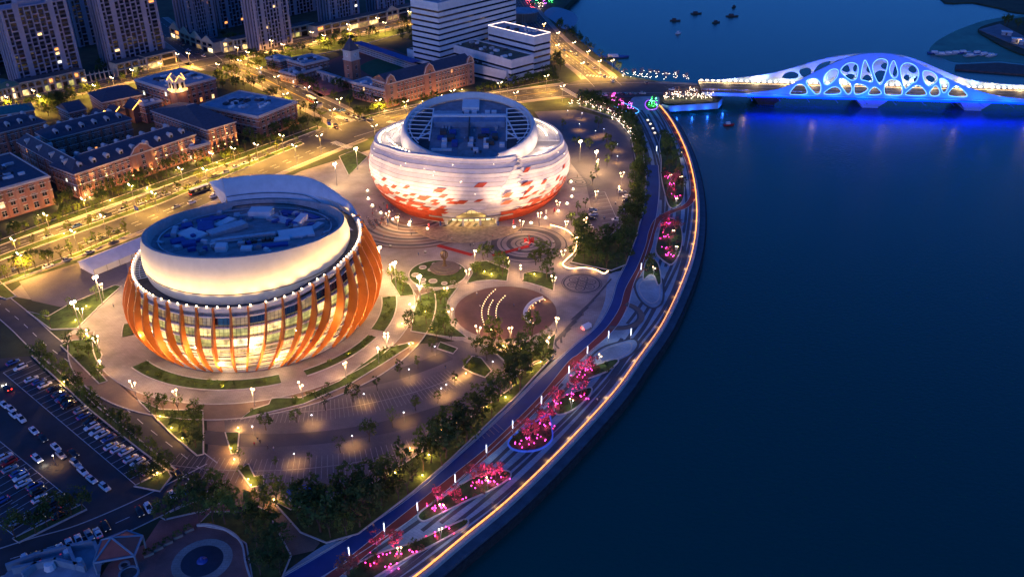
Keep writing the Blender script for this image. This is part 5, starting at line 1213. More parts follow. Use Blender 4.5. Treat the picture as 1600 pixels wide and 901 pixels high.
def mk_lot():
    t = thing('car_park_lamp', 'x', 'lamp', (0, 0, 0)); MB().tube((0, 0, 0), (0, 0, 4.2), .09, .06, 6).build('pole', M_pole, t); MB().ball((0, 0, 4.3), .22, 8, 6, sq=(1, 1, .6)).build('lamp_head', emit('lot_head', (.85, .85, 1.0), 6), t)
    lamp(t, (0, 0, 4.0), 1100, AMBER, .25, 'SPOT', 140, (0, 0, -1), 1.0); return remember(t)
def place(proto, used, px, z, label, group, rz=0.0, scale=None, base=None):
    p = base if base is not None else G(*px, z); loc = (p.x, p.y, 0)
    if not used: o = proto; o.location = loc; o.rotation_euler = (0, 0, rz); used.append(1)
    else: o = dup(proto, loc, rz)
    if scale: o.scale = (scale,)*3
    o['label'] = label; o['group'] = group; return o
random.seed(3)
g2, g3, u2, u3 = mk_globe(2), mk_globe(3), [], []
gp, ugp = mk_globe(2), []
for _c in gp.children:
    if _c.type == 'LIGHT': _c.data.energy = 170; _c.data.color = (1, .85, .7)
GLP = [(610, 417), (655, 447, 3), (643, 478, 3), (603, 526), (696, 451), (704, 486), (731, 423), (742, 393), (795, 406), (814, 418), (880, 393), (865, 433), (870, 498), (747, 511), (797, 513), (857, 531), (900, 372), (885, 347), (815, 346), (640, 347), (620, 340), (606, 333)]
for q in GLP: place(g3 if len(q) == 3 else g2, u3 if len(q) == 3 else u2, q[:2], 6.4, 'triple globe lamp on slanted poles beside the ring road' if len(q) == 3 else 'double globe lamp on slanted poles in the plaza', 'globe lamps in the plaza', random.uniform(0, 6))
for q in [(157, 445), (125, 483), (136, 519), (149, 528), (155, 565), (207, 597), (272, 611), (394, 609), (538, 568), (603, 522), (470, 600), (590, 545)]: place(g2, u2, q, 6.4, 'double globe lamp beside the ring road around the orange theatre', 'globe lamps around the ring road', random.uniform(0, 6))
for q in [(872, 316), (843, 334), (932, 300), (915, 343), (934, 252), (968, 294), (972, 271)]: place(g2, u2, q, 6.4, 'double globe lamp between the white theatre and the side car park', 'globe lamps by the white theatre', random.uniform(0, 6))
for q in [(732, 645, 0)]: pass
for q in [(893, 626), (688, 828), (762, 750), (690, 790), (1022, 420), (938, 557), (1052, 362), (1057, 387), (1048, 275), (1064, 240), (1064, 278), (1057, 312), (624, 858)]: place(gp, ugp, q, 3.5, 'low double globe lamp in a planting bed on the promenade', 'globe lamps on the promenade', random.uniform(0, 6), .62)
ms, um = mk_mast(), []
for q in [(149, 433), (114, 472), (592, 387), (616, 411), (907, 221), (932, 237), (556, 232), (523, 256), (655, 432)]: place(ms, um, q, 12.6, 'tall floodlight mast with two glaring heads near the theatres', 'flood masts', R(50))
sl, us = mk_street(), []
def slamps(pts, label, grp, rz):
    for q in pts: place(sl, us, q, 10.5, label, grp, R(rz))
slamps([(277, 85), (294, 84), (340, 101), (370, 75), (387, 82), (374, 95), (206, 110), (132, 126), (147, 134), (61, 151), (52, 142), (424, 64), (442, 70), (487, 51), (506, 56), (544, 39), (546, 47), (590, 29), (601, 36), (640, 19), (250, 100), (10, 152), (175, 122)], 'twin-headed street lamp along the shop street', 'street lamps on the shop street', 52)
slamps([(405, 107), (432, 120), (446, 147), (480, 137), (530, 155), (519, 172), (499, 212), (585, 197), (591, 157), (634, 159), (707, 142), (781, 130), (806, 145), (854, 119), (879, 135)], 'twin-headed street lamp by the school crossing roads', 'street lamps near the school', -50)
slamps([(872, 52), (897, 67), (919, 81), (937, 96), (910, 99), (957, 95), (871, 71), (850, 38)], 'twin-headed street lamp along the river road', 'street lamps on the river road', -40)
slamps([(282, 264), (364, 232), (240, 302), (204, 290), (71, 336), (114, 362), (160, 338), (320, 265), (400, 226), (440, 212), (20, 375), (30, 398), (460, 228), (130, 312), (330, 240)], 'twin-headed street lamp on the avenue', 'street lamps on the avenue', 53)
lp_, ul = mk_pillar(), []
for q in [(545, 860), (711, 746), (652, 790), (801, 662), (846, 624), (889, 577), (986, 518), (918, 546), (951, 522), (1002, 416), (1026, 232), (760, 700), (600, 822)]: place(lp_, ul, q, 3.6, 'slim light pillar with a white glowing tube beside the red track', 'light pillars on the promenade')
gl, ug = mk_garden(AMBER, 'garden_light', 'lamp', 750, emit('garden_bulb', (1, .6, .15), 14)), []
for q in [(835, 428), (768, 428), (757, 424), (675, 513), (628, 505), (665, 487), (786, 540), (815, 545), (790, 542), (268, 668), (285, 684), (250, 650), (372, 668), (361, 700), (366, 717), (388, 748), (392, 757), (428, 780), (246, 738), (645, 536), (768, 515), (805, 597), (830, 577), (845, 565), (712, 590), (728, 583), (100, 596), (118, 500), (135, 478), (640, 700), (670, 710), (617, 738), (660, 742), (690, 672), (722, 655), (760, 635), (790, 620), (100, 365), (172, 313), (255, 240), (305, 250), (339, 254), (230, 293), (160, 306)]:
    place(gl, ug, q, .8, 'small amber garden light standing in a planting bed', 'garden lights in the beds', 0)
pk, up_ = mk_garden(PINK, 'pink_lamp', 'lamp', 0, emit('pink_bulb', (1.0, .05, .42), 5)), []
pk2 = MB(); pk2.tube((0, 0, 0), (0, 0, .45), .06, n=5); pk2 = pk2.mesh('post', M_pole); pkb = MB().ball((0, 0, .62), .2, 7, 5).mesh('bulb', MATS['pink_bulb']); pkr = MB().ball((0, 0, .62), .17, 7, 5).mesh('bulb', emit('red_bulb', (1, .02, .10), 4))
def pinkdot(x, y, red, lab):
    t = thing('pink_lamp', lab, 'lamp', (x, y, .28), 0, 'pink lamps on the promenade'); link('post', pk2, t); link('bulb', pkr if red else pkb, t)
random.seed(8)
CL = {'a': [(620, 868, .9, 6), (592, 872, .5, 3), (585, 882, .4, 3), (640, 862, .3, 4), (608, 888, .3, 4), (680, 840, .8, 3), (702, 828, .6, 2)], 'b': [(690, 796, 1.2, 8), (676, 797, .8, 4), (712, 782, .4, 3), (745, 758, 1.3, 9), (766, 755, 1.2, 6), (783, 748, .6, 4)], 'c': [(828, 690, 1.0, 8), (812, 696, .5, 4), (852, 668, 1.2, 8), (845, 685, .4, 4)], 'd': [(868, 636, 1.0, 6), (893, 618, .4, 3), (908, 622, .6, 5)], 'e': [(905, 588, 1.0, 7), (918, 580, .6, 4)], 'g': [(1037, 372, 1.0, 5), (1045, 352, .8, 5), (1048, 400, .9, 8), (1040, 390, .4, 2)], 'h': [(1046, 290, .9, 4), (1054, 308, .8, 5), (1044, 278, .5, 3)]}
for kx, L_ in CL.items():
    for x, y, s_, n_ in L_:
        c = G(x, y); o = place(pk, up_, (x, y), 0, 'magenta lamp glowing among the shrubs of a promenade bed', 'pink lamps on the promenade')
        lamp(o, (0, 0, 1.1), 8000*s_, PINK, .3, 'SPOT', 130, (0, 0, 1), .8); lamp(o, (.6, -.5, 1.0), 110*s_, PINK, .2)
        for i in range(n_):
            a = random.uniform(0, 6.28); r_ = random.uniform(.8, 3.2); pinkdot(c.x+r_*math.cos(a), c.y+r_*math.sin(a)*.8, random.random() < .35 if kx == 'a' else random.random() < .1, 'small pink lamp dot among the shrubs of a promenade bed')
for o, s_ in ():
    pass
cl, uc = mk_lot(), []
for q in [(397, 682), (489, 664), (570, 631), (690, 622), (632, 660), (552, 697), (462, 725), (640, 592), (698, 616), (680, 556), (770, 580), (640, 552)]: place(cl, uc, q, 0, 'short car park lamp casting an amber pool between the bays', 'car park lamps')
for q in [(887, 183), (909, 187), (905, 204), (943, 212), (964, 236), (964, 255), (930, 215)]: place(cl, uc, q, 0, 'short lamp casting an amber pool in the car park behind the white theatre', 'rear car park lamps')
place(cl, uc, (88, 728), 0, 'lone lamp with an amber pool in the dark car park', 'dark car park lamps')
# plaza edge light line
k = MB(); E1 = curve(GL([(860, 354), (885, 362), (900, 378), (898, 395), (885, 408), (879, 416), (890, 422), (912, 421), (930, 424), (943, 430), (950, 426)]), 6); t = thing('plaza_light_wall', 'low curved plaza wall topped with a continuous amber light line', 'wall', E1[0]); q = [p-E1[0] for p in E1]
MB().kerb(q, .5, 0, .9).build('wall', M_kerb, t); MB().kerb(q, .34, .9, 1.1).build('light_strip', emit('wall_strip', (1.0, .55, .2), 7), t)
for p, tt in resample(q, 9): lamp(t, p+Vector((-tt.y, tt.x, 0))*-1.2+Vector((0, 0, 1.2)), 160, AMBER, .4)
# stepping lights and crescent bench on the round red plaza
lb3 = MB().box((0, 0, .12), (.32, .32, .24)).mesh('step_light', emit('step_light_lit', (1, .6, .28), 3))
def steplights(pts, n, lab):
    P = curve(GL(pts), 8); Q = resample(P, sum((b-a).length for a, b in zip(P, P[1:]))/n)
    t = thing('step_light_row', lab, 'light row', (Q[0][0].x, Q[0][0].y, .18))
    for p, d in Q: link('step_light', lb3, t, None, (p.x-Q[0][0].x, p.y-Q[0][0].y, 0))
steplights([(774, 453), (762, 465), (754, 480), (753, 495), (758, 511)], 17, 'longest curved row of small floor lights on the round red plaza')
steplights([(770, 470), (764, 482), (763, 495), (766, 506)], 10, 'middle curved row of small floor lights on the round red plaza')
steplights([(789, 463), (778, 476), (775, 492), (779, 508)], 13, 'curved floor light row nearest the crescent bench')
P = curve(GL([(849, 467), (836, 471), (826, 479), (820, 490), (822, 499), (829, 507)]), 6); t = thing('crescent_bench', 'white crescent bench lined with small warm lamps on the red plaza', 'bench', P[0]); q = [p-P[0] for p in P]
MB().kerb(q, 1.3, .15, .75).build('seat', M_wpanel, t); MB().kerb(q, .3, .75, 1.15, off=.5).build('backrest', M_wpanel, t)
for p, d in resample(q, 2.6): link('bench_light', lb3, t, None, p+Vector((d.y, -d.x, 0))*-1.3+Vector((0, 0, .2)))
for p, d in resample(q, 9): lamp(t, p+Vector((d.y, -d.x, 0))*-2+Vector((0, 0, 1)), 120, AMBER, .3)

ww, uw = mk_garden((1.0, .52, .18), 'wall_washer', 'lamp', 1700, emit('washer_bulb', (1, .66, .3), 12)), []
for q in [(140, 308), (172, 313), (200, 292), (230, 295), (275, 266), (255, 240), (305, 252), (330, 240), (352, 230), (60, 336), (20, 348), (95, 320), (420, 210), (450, 196), (380, 205)]: place(ww, uw, q, .8, 'small lamp washing warm light over the brick campus front', 'wall washers at the campus')  # a few seen ground lamps, with more added to brighten the brick
for q in [(632, 166), (660, 158), (690, 149), (722, 140), (600, 170)]: place(ww, uw, q, .8, 'small added lamp washing warm light over the school front', 'added wall washers at the school')  # all added to brighten the school front
for q in [(110, 178), (160, 172), (238, 178), (290, 165), (215, 178)]: place(ww, uw, q, .8, 'small lamp glowing in the campus garden behind the rear wings', 'garden lamps behind the rear wings')
# ================================================================ TREES AND SHRUBS
def leafmat(name, col, var=.45):
    m, t, p = _new(name); N = t.nodes; L = t.links
    oi = N.new('ShaderNodeObjectInfo'); tc = N.new('ShaderNodeTexCoord'); n = N.new('ShaderNodeTexNoise'); n.inputs['Scale'].default_value = 1.1; L.new(tc.outputs['Object'], n.inputs['Vector'])
    ad = N.new('ShaderNodeMath'); ad.operation = 'ADD'; L.new(oi.outputs['Random'], ad.inputs[0]); L.new(n.outputs['Fac'], ad.inputs[1])
    mr = N.new('ShaderNodeMapRange'); mr.inputs[1].default_value = .4; mr.inputs[2].default_value = 1.6; mr.inputs[3].default_value = 1-var; mr.inputs[4].default_value = 1+var; L.new(ad.outputs[0], mr.inputs[0])
    mx = N.new('ShaderNodeMix'); mx.data_type = 'RGBA'; mx.blend_type = 'MULTIPLY'; mx.inputs[0].default_value = 1; mx.inputs[6].default_value = (*col, 1); L.new(mr.outputs[0], mx.inputs[7]); L.new(mx.outputs[2], p.inputs['Base Color'])
    p.inputs['Roughness'].default_value = .75; p.inputs['Specular IOR Level'].default_value = .2
    p.inputs['Subsurface Weight'].default_value = 0
    tr = N.new('ShaderNodeBsdfTranslucent'); L.new(mx.outputs[2], tr.inputs['Color']); ms_ = N.new('ShaderNodeMixShader'); ms_.inputs[0].default_value = .35
    out = N['Material Output']; L.new(p.outputs[0], ms_.inputs[1]); L.new(tr.outputs[0], ms_.inputs[2]); L.new(ms_.outputs[0], out.inputs[0]); return m
M_leaf = [leafmat('leaf_dark_green', (.075, .12, .03)), leafmat('leaf_mid_green', (.11, .16, .032)), leafmat('leaf_yellow_green', (.15, .18, .03)), leafmat('leaf_rust', (.26, .12, .08))]
M_bark = mat('bark', (.09, .065, .045), .9, var=.3, scale=2)
def crown_mesh(name, m, rx, rz, zc, nclump, nleaf, ls, seed, gap=.0):
    rnd = random.Random(seed); k = MB()
    for c in range(nclump):
        a = rnd.uniform(0, 6.283); u_ = rnd.uniform(-.8, 1); r_ = rnd.uniform(.35, .95)**.6; s_ = math.sqrt(max(0, 1-u_*u_*.8))
        C = Vector((rx*r_*s_*math.cos(a), rx*r_*s_*math.sin(a), zc+rz*u_*r_)); cr = rnd.uniform(.22, .42)*rx
        for _ in range(nleaf):
            d = Vector((rnd.gauss(0, 1), rnd.gauss(0, 1), rnd.gauss(0, 1))); d.normalize(); p = C+d*cr*rnd.uniform(.35, 1.0)
            nn = (d+Vector((rnd.uniform(-.8, .8), rnd.uniform(-.8, .8), rnd.uniform(-.2, .9)))).normalized(); x = nn.orthogonal().normalized(); y = nn.cross(x); q = rnd.uniform(0, 6.28); x, y = x*math.cos(q)+y*math.sin(q), y*math.cos(q)-x*math.sin(q); s2 = ls*rnd.uniform(.6, 1.3)
            k.add([p-x*s2, p-y*s2*.55, p+x*s2, p+y*s2*.55], [(0, 1, 2, 3)])
    return k.mesh(name, m)
def trunk_mesh(h, r0, seed, spread, top):
    rnd = random.Random(seed); k = MB(); lean = Vector((rnd.uniform(-.2, .2), rnd.uniform(-.2, .2), 0)); k.path([Vector((0, 0, -.2)), Vector((0, 0, h*.4))+lean*.5, Vector((0, 0, h))+lean], [r0, r0*.75, r0*.55], 6)
    for i in range(5):
        a = i*1.257+rnd.uniform(-.3, .3); e = Vector((spread*math.cos(a), spread*math.sin(a), top*rnd.uniform(.75, 1.0))); k.path([Vector((0, 0, h*.85))+lean, (Vector((0, 0, h))+e)*.5+Vector((0, 0, .2)), e], [r0*.5, r0*.3, r0*.12], 5)
    return k.mesh('trunk', M_bark)
KT = {}
for i in range(4):       # broad tree, 7 m
    KT['broad', i] = (trunk_mesh(2.4, .2, i, 1.6, 5.4), [crown_mesh('crown', m, 2.7, 2.4, 4.6, 26, 15, .34, 100+i) for m in M_leaf])
    KT['slim', i] = (trunk_mesh(2.0, .12, 20+i, .7, 4.8), [crown_mesh('crown', m, 1.35, 2.1, 4.1, 15, 14, .27, 200+i) for m in M_leaf])
    KT['airy', i] = (trunk_mesh(2.6, .15, 40+i, 1.7, 5.6), [crown_mesh('crown', m, 2.3, 1.9, 4.8, 13, 11, .27, 300+i) for m in M_leaf])
    KT['shrub', i] = (trunk_mesh(.4, .08, 60+i, .5, 1.2), [crown_mesh('crown', m, 1.2, .8, .95, 12, 14, .2, 400+i) for m in M_leaf])
def tree(x, y, kind, leaf, s_, label, group, name=None, cat='tree', z=.1):
    name = name or {'broad': 'broadleaf_tree', 'slim': 'young_tree', 'airy': 'ornamental_tree', 'shrub': 'shrub'}[kind]
    if kind != 'shrub': s_ *= 1.3
    i = random.randrange(4); tr, cr = KT[kind, i]
    t = thing(name, label, cat, (x, y, z), random.uniform(0, 6.28), group); t.scale = (s_*random.uniform(.9, 1.1), s_*random.uniform(.9, 1.1), s_*random.uniform(.88, 1.15)); link('trunk', tr, t); link('crown', cr[leaf], t); return t
def grove(key, n, dmin, kinds, leaves, s0, s1, label, group, poly=None, name=None, cat='tree', avoid=()):
    P = poly if poly is not None else BEDS[key]
    for x, y in scatter([(p.x, p.y) for p in P], n, dmin, avoid): tree(x, y, random.choice(kinds), random.choice(leaves), random.uniform(s0, s1), label, group, name, cat)
random.seed(17)
grove('belt', 90, 3.6, ['broad', 'broad', 'broad', 'airy', 'slim'], [0, 0, 0, 1], 1.0, 1.55, 'dark leafy tree in the belt between car park and blue path', 'trees in the promenade belt')
grove('belt2', 96, 3.4, ['broad', 'broad', 'slim', 'broad'], [0, 0, 1], .75, 1.25, 'dense green tree in the hedge belt beside the upper blue path', 'trees in the upper belt')
grove('low1', 13, 2.8, ['broad', 'airy'], [0, 0, 1], .7, 1.1, 'leafy tree below the round red plaza', 'trees below the red plaza')
grove('court2', 18, 3.2, ['broad', 'broad', 'airy'], [0, 0, 1], .9, 1.35, 'dark leafy tree beside the round basin court', 'trees by the basin court')
grove('court1', 7, 3, ['broad'], [0], .8, 1.1, 'dark tree in the bed between the kerbside bays and the court', 'trees at the kerbside bays')
grove('carl', 34, 2.6, ['broad', 'slim', 'broad'], [0, 0, 1], .6, .95, 'bushy tree in the hedge row along the dark car park', 'trees along the dark car park')
grove('westtri', 11, 3.2, ['broad', 'airy'], [0, 1], .6, .95, 'leafy tree in the triangular bed by the service road', 'trees in the triangular bed')
grove('west2', 9, 2.6, ['broad', 'slim'], [0, 1], .5, .85, 'leafy tree in the bed west of the orange theatre', 'trees west of the orange theatre')
grove('west3', 3, 5, ['airy'], [0, 1], .7, .9, 'thin tree on the lawn below the flood masts', 'trees below the flood masts')
grove('fan1', 12, 3.0, ['broad', 'airy', 'slim'], [0, 1, 1], .55, .95, 'leafy tree in the fan-shaped bed beside the ring road', 'trees in the fan bed')
grove('fan2', 4, 2.5, ['slim', 'broad'], [1], .5, .8, 'small tree in the bed below the tall floodlight', 'trees in the small fan bed')
grove('avenorth', 58, 2.7, ['broad', 'slim', 'broad', 'airy'], [1, 2, 1, 0], .65, 1.05, 'street tree lit yellow green on the campus side of the avenue', 'street trees on the avenue', name='street_tree')
grove('medn', 46, 2.3, ['slim', 'slim', 'airy', 'shrub'], [1, 2, 2], .6, .95, 'young tree on the planted median of the avenue', 'trees on the avenue median', name='street_tree')
grove('meds', 26, 2.5, ['slim', 'airy', 'broad'], [1, 0, 2], .7, 1.0, 'young tree on the lower verge of the avenue', 'trees on the lower avenue verge', name='street_tree')
grove('schoolv', 46, 2.7, ['broad', 'slim', 'broad'], [1, 2, 1], .7, 1.05, 'lit street tree on the verge before the school', 'trees before the school', name='street_tree')
grove('nverge', 34, 3.0, ['broad', 'slim', 'broad'], [0, 1, 0], .7, 1.1, 'dark street tree on the verge of the shop street', 'trees on the shop street verge', name='street_tree')
grove('carend', 4, 2.5, ['broad'], [0], .6, .9, 'bushy tree at the end of the ruled bays', 'trees at the bay ends')
grove('carl2', 6, 3, ['broad'], [0], .7, 1.0, 'dark tree in the strip beside the lower bays', 'trees by the lower bays')
for key, px, n in (('campus1', [(122, 312), (310, 250), (318, 256), (125, 322)], 26), ('campus2', [(335, 240), (400, 218), (470, 190), (478, 200), (400, 232), (340, 250)], 18), ('stleft', [(0, 176), (110, 152), (112, 160), (0, 186)], 12), ('stmid', [(150, 136), (250, 112), (252, 116), (150, 142)], 10), ('cross', [(345, 112), (400, 130), (470, 168), (510, 192), (500, 196), (455, 175), (390, 142), (345, 122)], 22), ('cross2', [(420, 114), (480, 140), (560, 178), (556, 172), (478, 132), (425, 108)], 16), ('riv', [(868, 48), (900, 70), (935, 98), (965, 116), (972, 114), (940, 90), (905, 62), (875, 40)], 26), ('offfront', [(800, 136), (860, 122), (885, 108), (875, 92), (862, 80), (858, 100), (840, 116), (790, 130)], 20), ('schoolside', [(520, 140), (560, 160), (600, 168), (598, 160), (560, 148), (530, 134)], 18), ('junc', [(358, 98), (392, 100), (410, 112), (380, 112), (362, 108)], 8), ('towerfoot', [(140, 122), (180, 112), (170, 96), (140, 104)], 8), ('ofback', [(615, 45), (648, 40), (650, 78), (625, 62)], 14), ('brickL', [(88, 330), (120, 318), (110, 300), (96, 310)], 5), ('gard1', [(70, 168), (104, 158), (104, 148), (152, 138), (158, 146), (110, 160), (104, 178), (84, 184)], 16), ('gard2', [(216, 178), (240, 166), (250, 170), (232, 186)], 8), ('gard3', [(336, 130), (345, 122), (400, 140), (392, 142), (345, 140)], 12), ('gard4', [(395, 98), (425, 88), (440, 104), (420, 108)], 8), ('gard5', [(520, 76), (556, 62), (560, 70), (530, 86)], 8), ('blk', [(335, 62), (380, 55), (385, 66), (345, 72)], 8)):
    grove(None, n, 2.8, ['broad', 'slim', 'broad', 'airy'], [0, 1, 1, 2] if key not in ('schoolside', 'ofback', 'towerfoot', 'blk') else [0], .65, 1.05,
          {'campus1': 'tree in the garden strip before the uplit brick front', 'campus2': 'tree beside the broad brick building at the avenue', 'stleft': 'round street tree behind the green roofed hall', 'stmid': 'street tree opposite the white colonnade', 'cross': 'street tree on the campus side of the cross street', 'cross2': 'street tree on the school side of the cross street', 'riv': 'lit tree between the river road and the water', 'offfront': 'tree in the garden before the white offices', 'schoolside': 'dark tree beside the flat roofed school wing', 'junc': 'tree on the green corner of the upper crossing', 'towerfoot': 'dark tree at the foot of the front tower blocks', 'ofback': 'dark tree beside the tall office slab', 'brickL': 'tree between two brick campus buildings', 'gard1': 'garden tree between the gabled houses and the shop street', 'gard2': 'garden tree at the foot of the lantern tower', 'gard3': 'garden tree behind the broad brick building', 'gard4': 'tree beside the small brick cube', 'gard5': 'tree behind the sports hall', 'blk': 'dark tree in the courtyard of the pale towers'}[key], 'trees: '+key, GL(px), name='street_tree' if key in ('stleft', 'stmid', 'cross', 'cross2', 'riv', 'junc') else 'garden_tree')
for q in [(416, 672), (464, 660), (509, 641), (552, 628), (590, 610), (650, 642), (614, 668), (431, 732), (431, 768), (375, 722), (675, 550), (653, 576), (625, 590), (711, 602), (649, 640), (733, 580), (744, 550), (761, 563), (682, 530), (705, 534), (485, 724), (532, 707), (577, 690), (684, 630)]:
    p = G(*q); tree(p.x, p.y, random.choice(['airy', 'slim', 'broad']), random.choice([0, 1, 0]), random.uniform(.55, .9), 'small tree standing between the paved bays of the fan-shaped car park', 'trees in the fan car park')
for q in [(755, 406), (780, 417), (837, 414), (860, 416), (771, 528), (831, 526), (762, 402), (845, 408), (745, 432), (785, 432), (855, 436)]:
    p = G(*q); tree(p.x, p.y, 'broad', random.choice([0, 1]), random.uniform(.8, 1.15), 'round-crowned tree in a plaza bed near the red plaza', 'trees in the plaza beds')
for q in [(763, 545), (785, 547), (812, 545), (847, 532), (748, 540), (770, 552), (800, 552)]:
    p = G(*q); tree(p.x, p.y, 'shrub', 0, 1.6, 'clipped round bush at the rim of the round red plaza', 'round bushes', 'round_bush', 'bush')
random.seed(23)
for kx, L_ in {'a': [(590, 862), (618, 855), (553, 893), (545, 900)], 'b': [(685, 790), (757, 752), (775, 748), (740, 752), (712, 785)], 'c': [(828, 690), (852, 662), (815, 680), (846, 668)], 'd': [(866, 634), (893, 618), (908, 616), (875, 630)], 'e': [(900, 588), (912, 584), (925, 578)], 'f': [(1016, 416), (1012, 425)], 'g': [(1035, 370), (1046, 386), (1038, 355), (1055, 365), (1046, 402)], 'h': [(1040, 285), (1050, 305), (1056, 295), (1046, 318)]}.items():
    for q in L_:
        p = G(*q); tree(p.x, p.y, random.choice(['broad', 'airy']), 3 if kx not in 'f' else 2, random.uniform(.6, .9), 'tree washed in magenta light in a promenade bed', 'trees in the promenade beds', z=.28)
for kx, n in (('a', 16), ('b', 14), ('c', 14), ('d', 8), ('e', 8), ('g', 14), ('h', 22), ('f', 4)): grove(None, n, 1.7, ['shrub'], [0, 1, 3], .6, 1.0, 'low shrub in a promenade planting bed', 'shrubs in the promenade beds', ISL[kx], 'shrub', 'shrub')
for q in [(1040, 228), (1048, 240), (1042, 252), (1056, 258), (1038, 240), (1060, 278), (1045, 268), (1034, 222), (1064, 300)]:
    p = G(*q); tree(p.x, p.y, 'broad', random.choice([0, 1]), random.uniform(.8, 1.1), 'green tree in the long promenade bed by the red track', 'trees in the long promenade bed', z=.28)
# upper car park trees
for q in [(920, 235), (948, 228), (955, 245), (900, 230), (935, 200), (948, 262), (880, 205), (925, 290), (932, 275), (903, 335), (908, 350), (893, 352), (915, 325), (912, 345), (898, 362)]:
    p = G(*q); tree(p.x, p.y, random.choice(['broad', 'slim']), random.choice([0, 1]), random.uniform(.7, 1.0), 'tree in the car park beside the white theatre', 'trees behind the white theatre')
# trees hung with tiny lamps
def lit_tree(q, s_, cols, n, lab, grp, kind='airy', leaf=3):
    p = G(*q); t = tree(p.x, p.y, kind, leaf, s_, lab, grp); k = MB(); nm = emit('fairy_'+cols[0], cols[1], 14)
    for i in range(n):
        a = random.uniform(0, 6.28); r_ = random.uniform(.2, 2.6); k.ball((r_*math.cos(a), r_*math.sin(a), random.uniform(.4, 5.2)), .14, 5, 4)
    o = k.build('fairy_light', nm, t); o['kind'] = 'stuff'; lamp(t, (0, 0, 1.2), cols[2], cols[1], .5)
random.seed(29)
W_ = ('warm', (1, .72, .5), 260)
for q in [(893, 165), (905, 163), (915, 166), (927, 170), (938, 174), (950, 178), (958, 186), (968, 192), (975, 200), (982, 208), (990, 220), (972, 182), (945, 168), (925, 160)]: lit_tree(q, .6, W_, 12, 'small tree hung with tiny warm lights edging the rear car park', 'fairy-lit trees at the car park')
for q in [(1040, 156), (1050, 155), (1062, 156), (1074, 155), (1086, 156), (1098, 155), (1108, 155), (1058, 150), (1080, 149)]: lit_tree(q, .75, W_, 14, 'tree hung with tiny warm lights on the bridge head terrace', 'fairy-lit trees at the bridge head')
for q in [(976, 121), (990, 122), (1002, 121), (1014, 123), (1026, 122), (1040, 124), (1056, 125), (1072, 126)]: lit_tree(q, .75, W_, 8, 'tree with a few warm lights between the bridge approach and the water', 'fairy-lit trees on the bridge approach')
lit_tree((1020, 166), 1.0, ('green', (.08, 1, .2), 900), 26, 'conical tree glowing green at the head of the promenade', 'feature light trees', 'slim', 1)
for q, c in (((955, 160), ('pink', (1, .1, .6), 800)), ((970, 165), ('pink', (1, .1, .6), 800)), ((985, 171), ('violet', (.75, .15, 1), 600)), ((960, 156), ('pink', (1, .1, .6), 500))): lit_tree(q, .65, c, 22, 'tree glowing pink beside the promenade head', 'feature light trees')
for q, c in (((826, 6), ('red', (1, .1, .15), 300)), ((838, 4), ('green', (.08, 1, .2), 300)), ((850, 8), ('violet', (.75, .15, 1), 300)), ((862, 4), ('green', (.08, 1, .2), 300)), ((845, 14), ('warm', (1, .72, .5), 260)), ((832, 14), ('red', (1, .1, .15), 300))): lit_tree(q, .9, c, 14, 'park tree with coloured lights near the round hall', 'coloured light trees', 'broad', 0)
for q in [(1012, 190), (1016, 196), (1020, 203), (1023, 210)]:
    p = G(*q); t = thing('flower_light', 'low planter with cream lights on the upper promenade', 'planter', (p.x, p.y, .12), 0, 'lit planters'); MB().tube((0, 0, 0), (0, 0, .7), .9, 1.1, 10).build('pot', M_kerb, t); MB().ball((0, 0, .9), .7, 8, 5, sq=(1, 1, .5)).build('lamp', emit('cream_glow', (1, .8, .5), 2.2), t)

random.seed(83)
for a0, a1, r0, r1, n in ((229, 291, 49.5, 53.5, 34), (303, 337, 50.5, 53.5, 14), (344, 371, 50, 54, 14)):
    for i in range(n):
        q = OC+pol(random.uniform(r0, r1), random.uniform(a0, a1), 0); tree(q.x, q.y, 'shrub', random.choice([0, 1]), random.uniform(.35, .75), 'low shrub on the curved lawn around the orange theatre', 'shrubs on the curved lawns', z=.3)
for key, n in (('fan1', 16), ('mid1', 8), ('mid2', 8), ('arc1', 18), ('west2', 6), ('isl1', 5), ('isleA', 4), ('isleB', 4)): grove(key, n, 1.6, ['shrub'], [0, 1], .5, 1.0, 'low shrub in a plaza planting bed', 'shrubs in the plaza beds', cat='shrub')

for q in [(72, 172), (80, 167), (90, 162), (98, 171), (76, 182), (118, 160), (130, 154), (142, 151), (92, 180), (85, 174), (66, 166), (104, 163), (150, 148), (212, 172), (228, 176)]:
    p = G(*q); tree(p.x, p.y, 'broad', random.choice([0, 1]), random.uniform(.7, 1.0), 'garden tree between the gabled houses and the shop street', 'trees: gard1', name='garden_tree')
# ================================================================ VEHICLES
PAINT = {'white': mat('car_white', (.72, .73, .75), .3, var=0, spec=.7), 'silver': mat('car_silver', (.40, .42, .45), .3, .4, var=0), 'black': mat('car_black', (.015, .016, .02), .25, var=0, spec=.8), 'grey': mat('car_grey', (.12, .13, .15), .3, .3, var=0), 'red': mat('car_red', (.40, .02, .02), .3, var=0), 'blue': mat('car_blue', (.04, .10, .30), .3, var=0), 'brown': mat('car_brown', (.14, .06, .03), .35, var=0)}
M_carg = glass('car_glass', (.012, .015, .02), .06); M_tyre = mat('tyre_rubber', (.02, .02, .02), .9, var=0); M_rim = mat('wheel_rim', (.45, .45, .47), .35, .8, var=0)
M_tail = emit('tail_lens', (1, .03, .02), .25, (.4, .02, .02)); M_headl = emit('head_lens', (1, .95, .85), .3, (.8, .8, .8)); M_tailon = emit('tail_lens_on', (1, .02, .01), 12); M_headon = emit('head_lens_on', (1, .9, .7), 25)
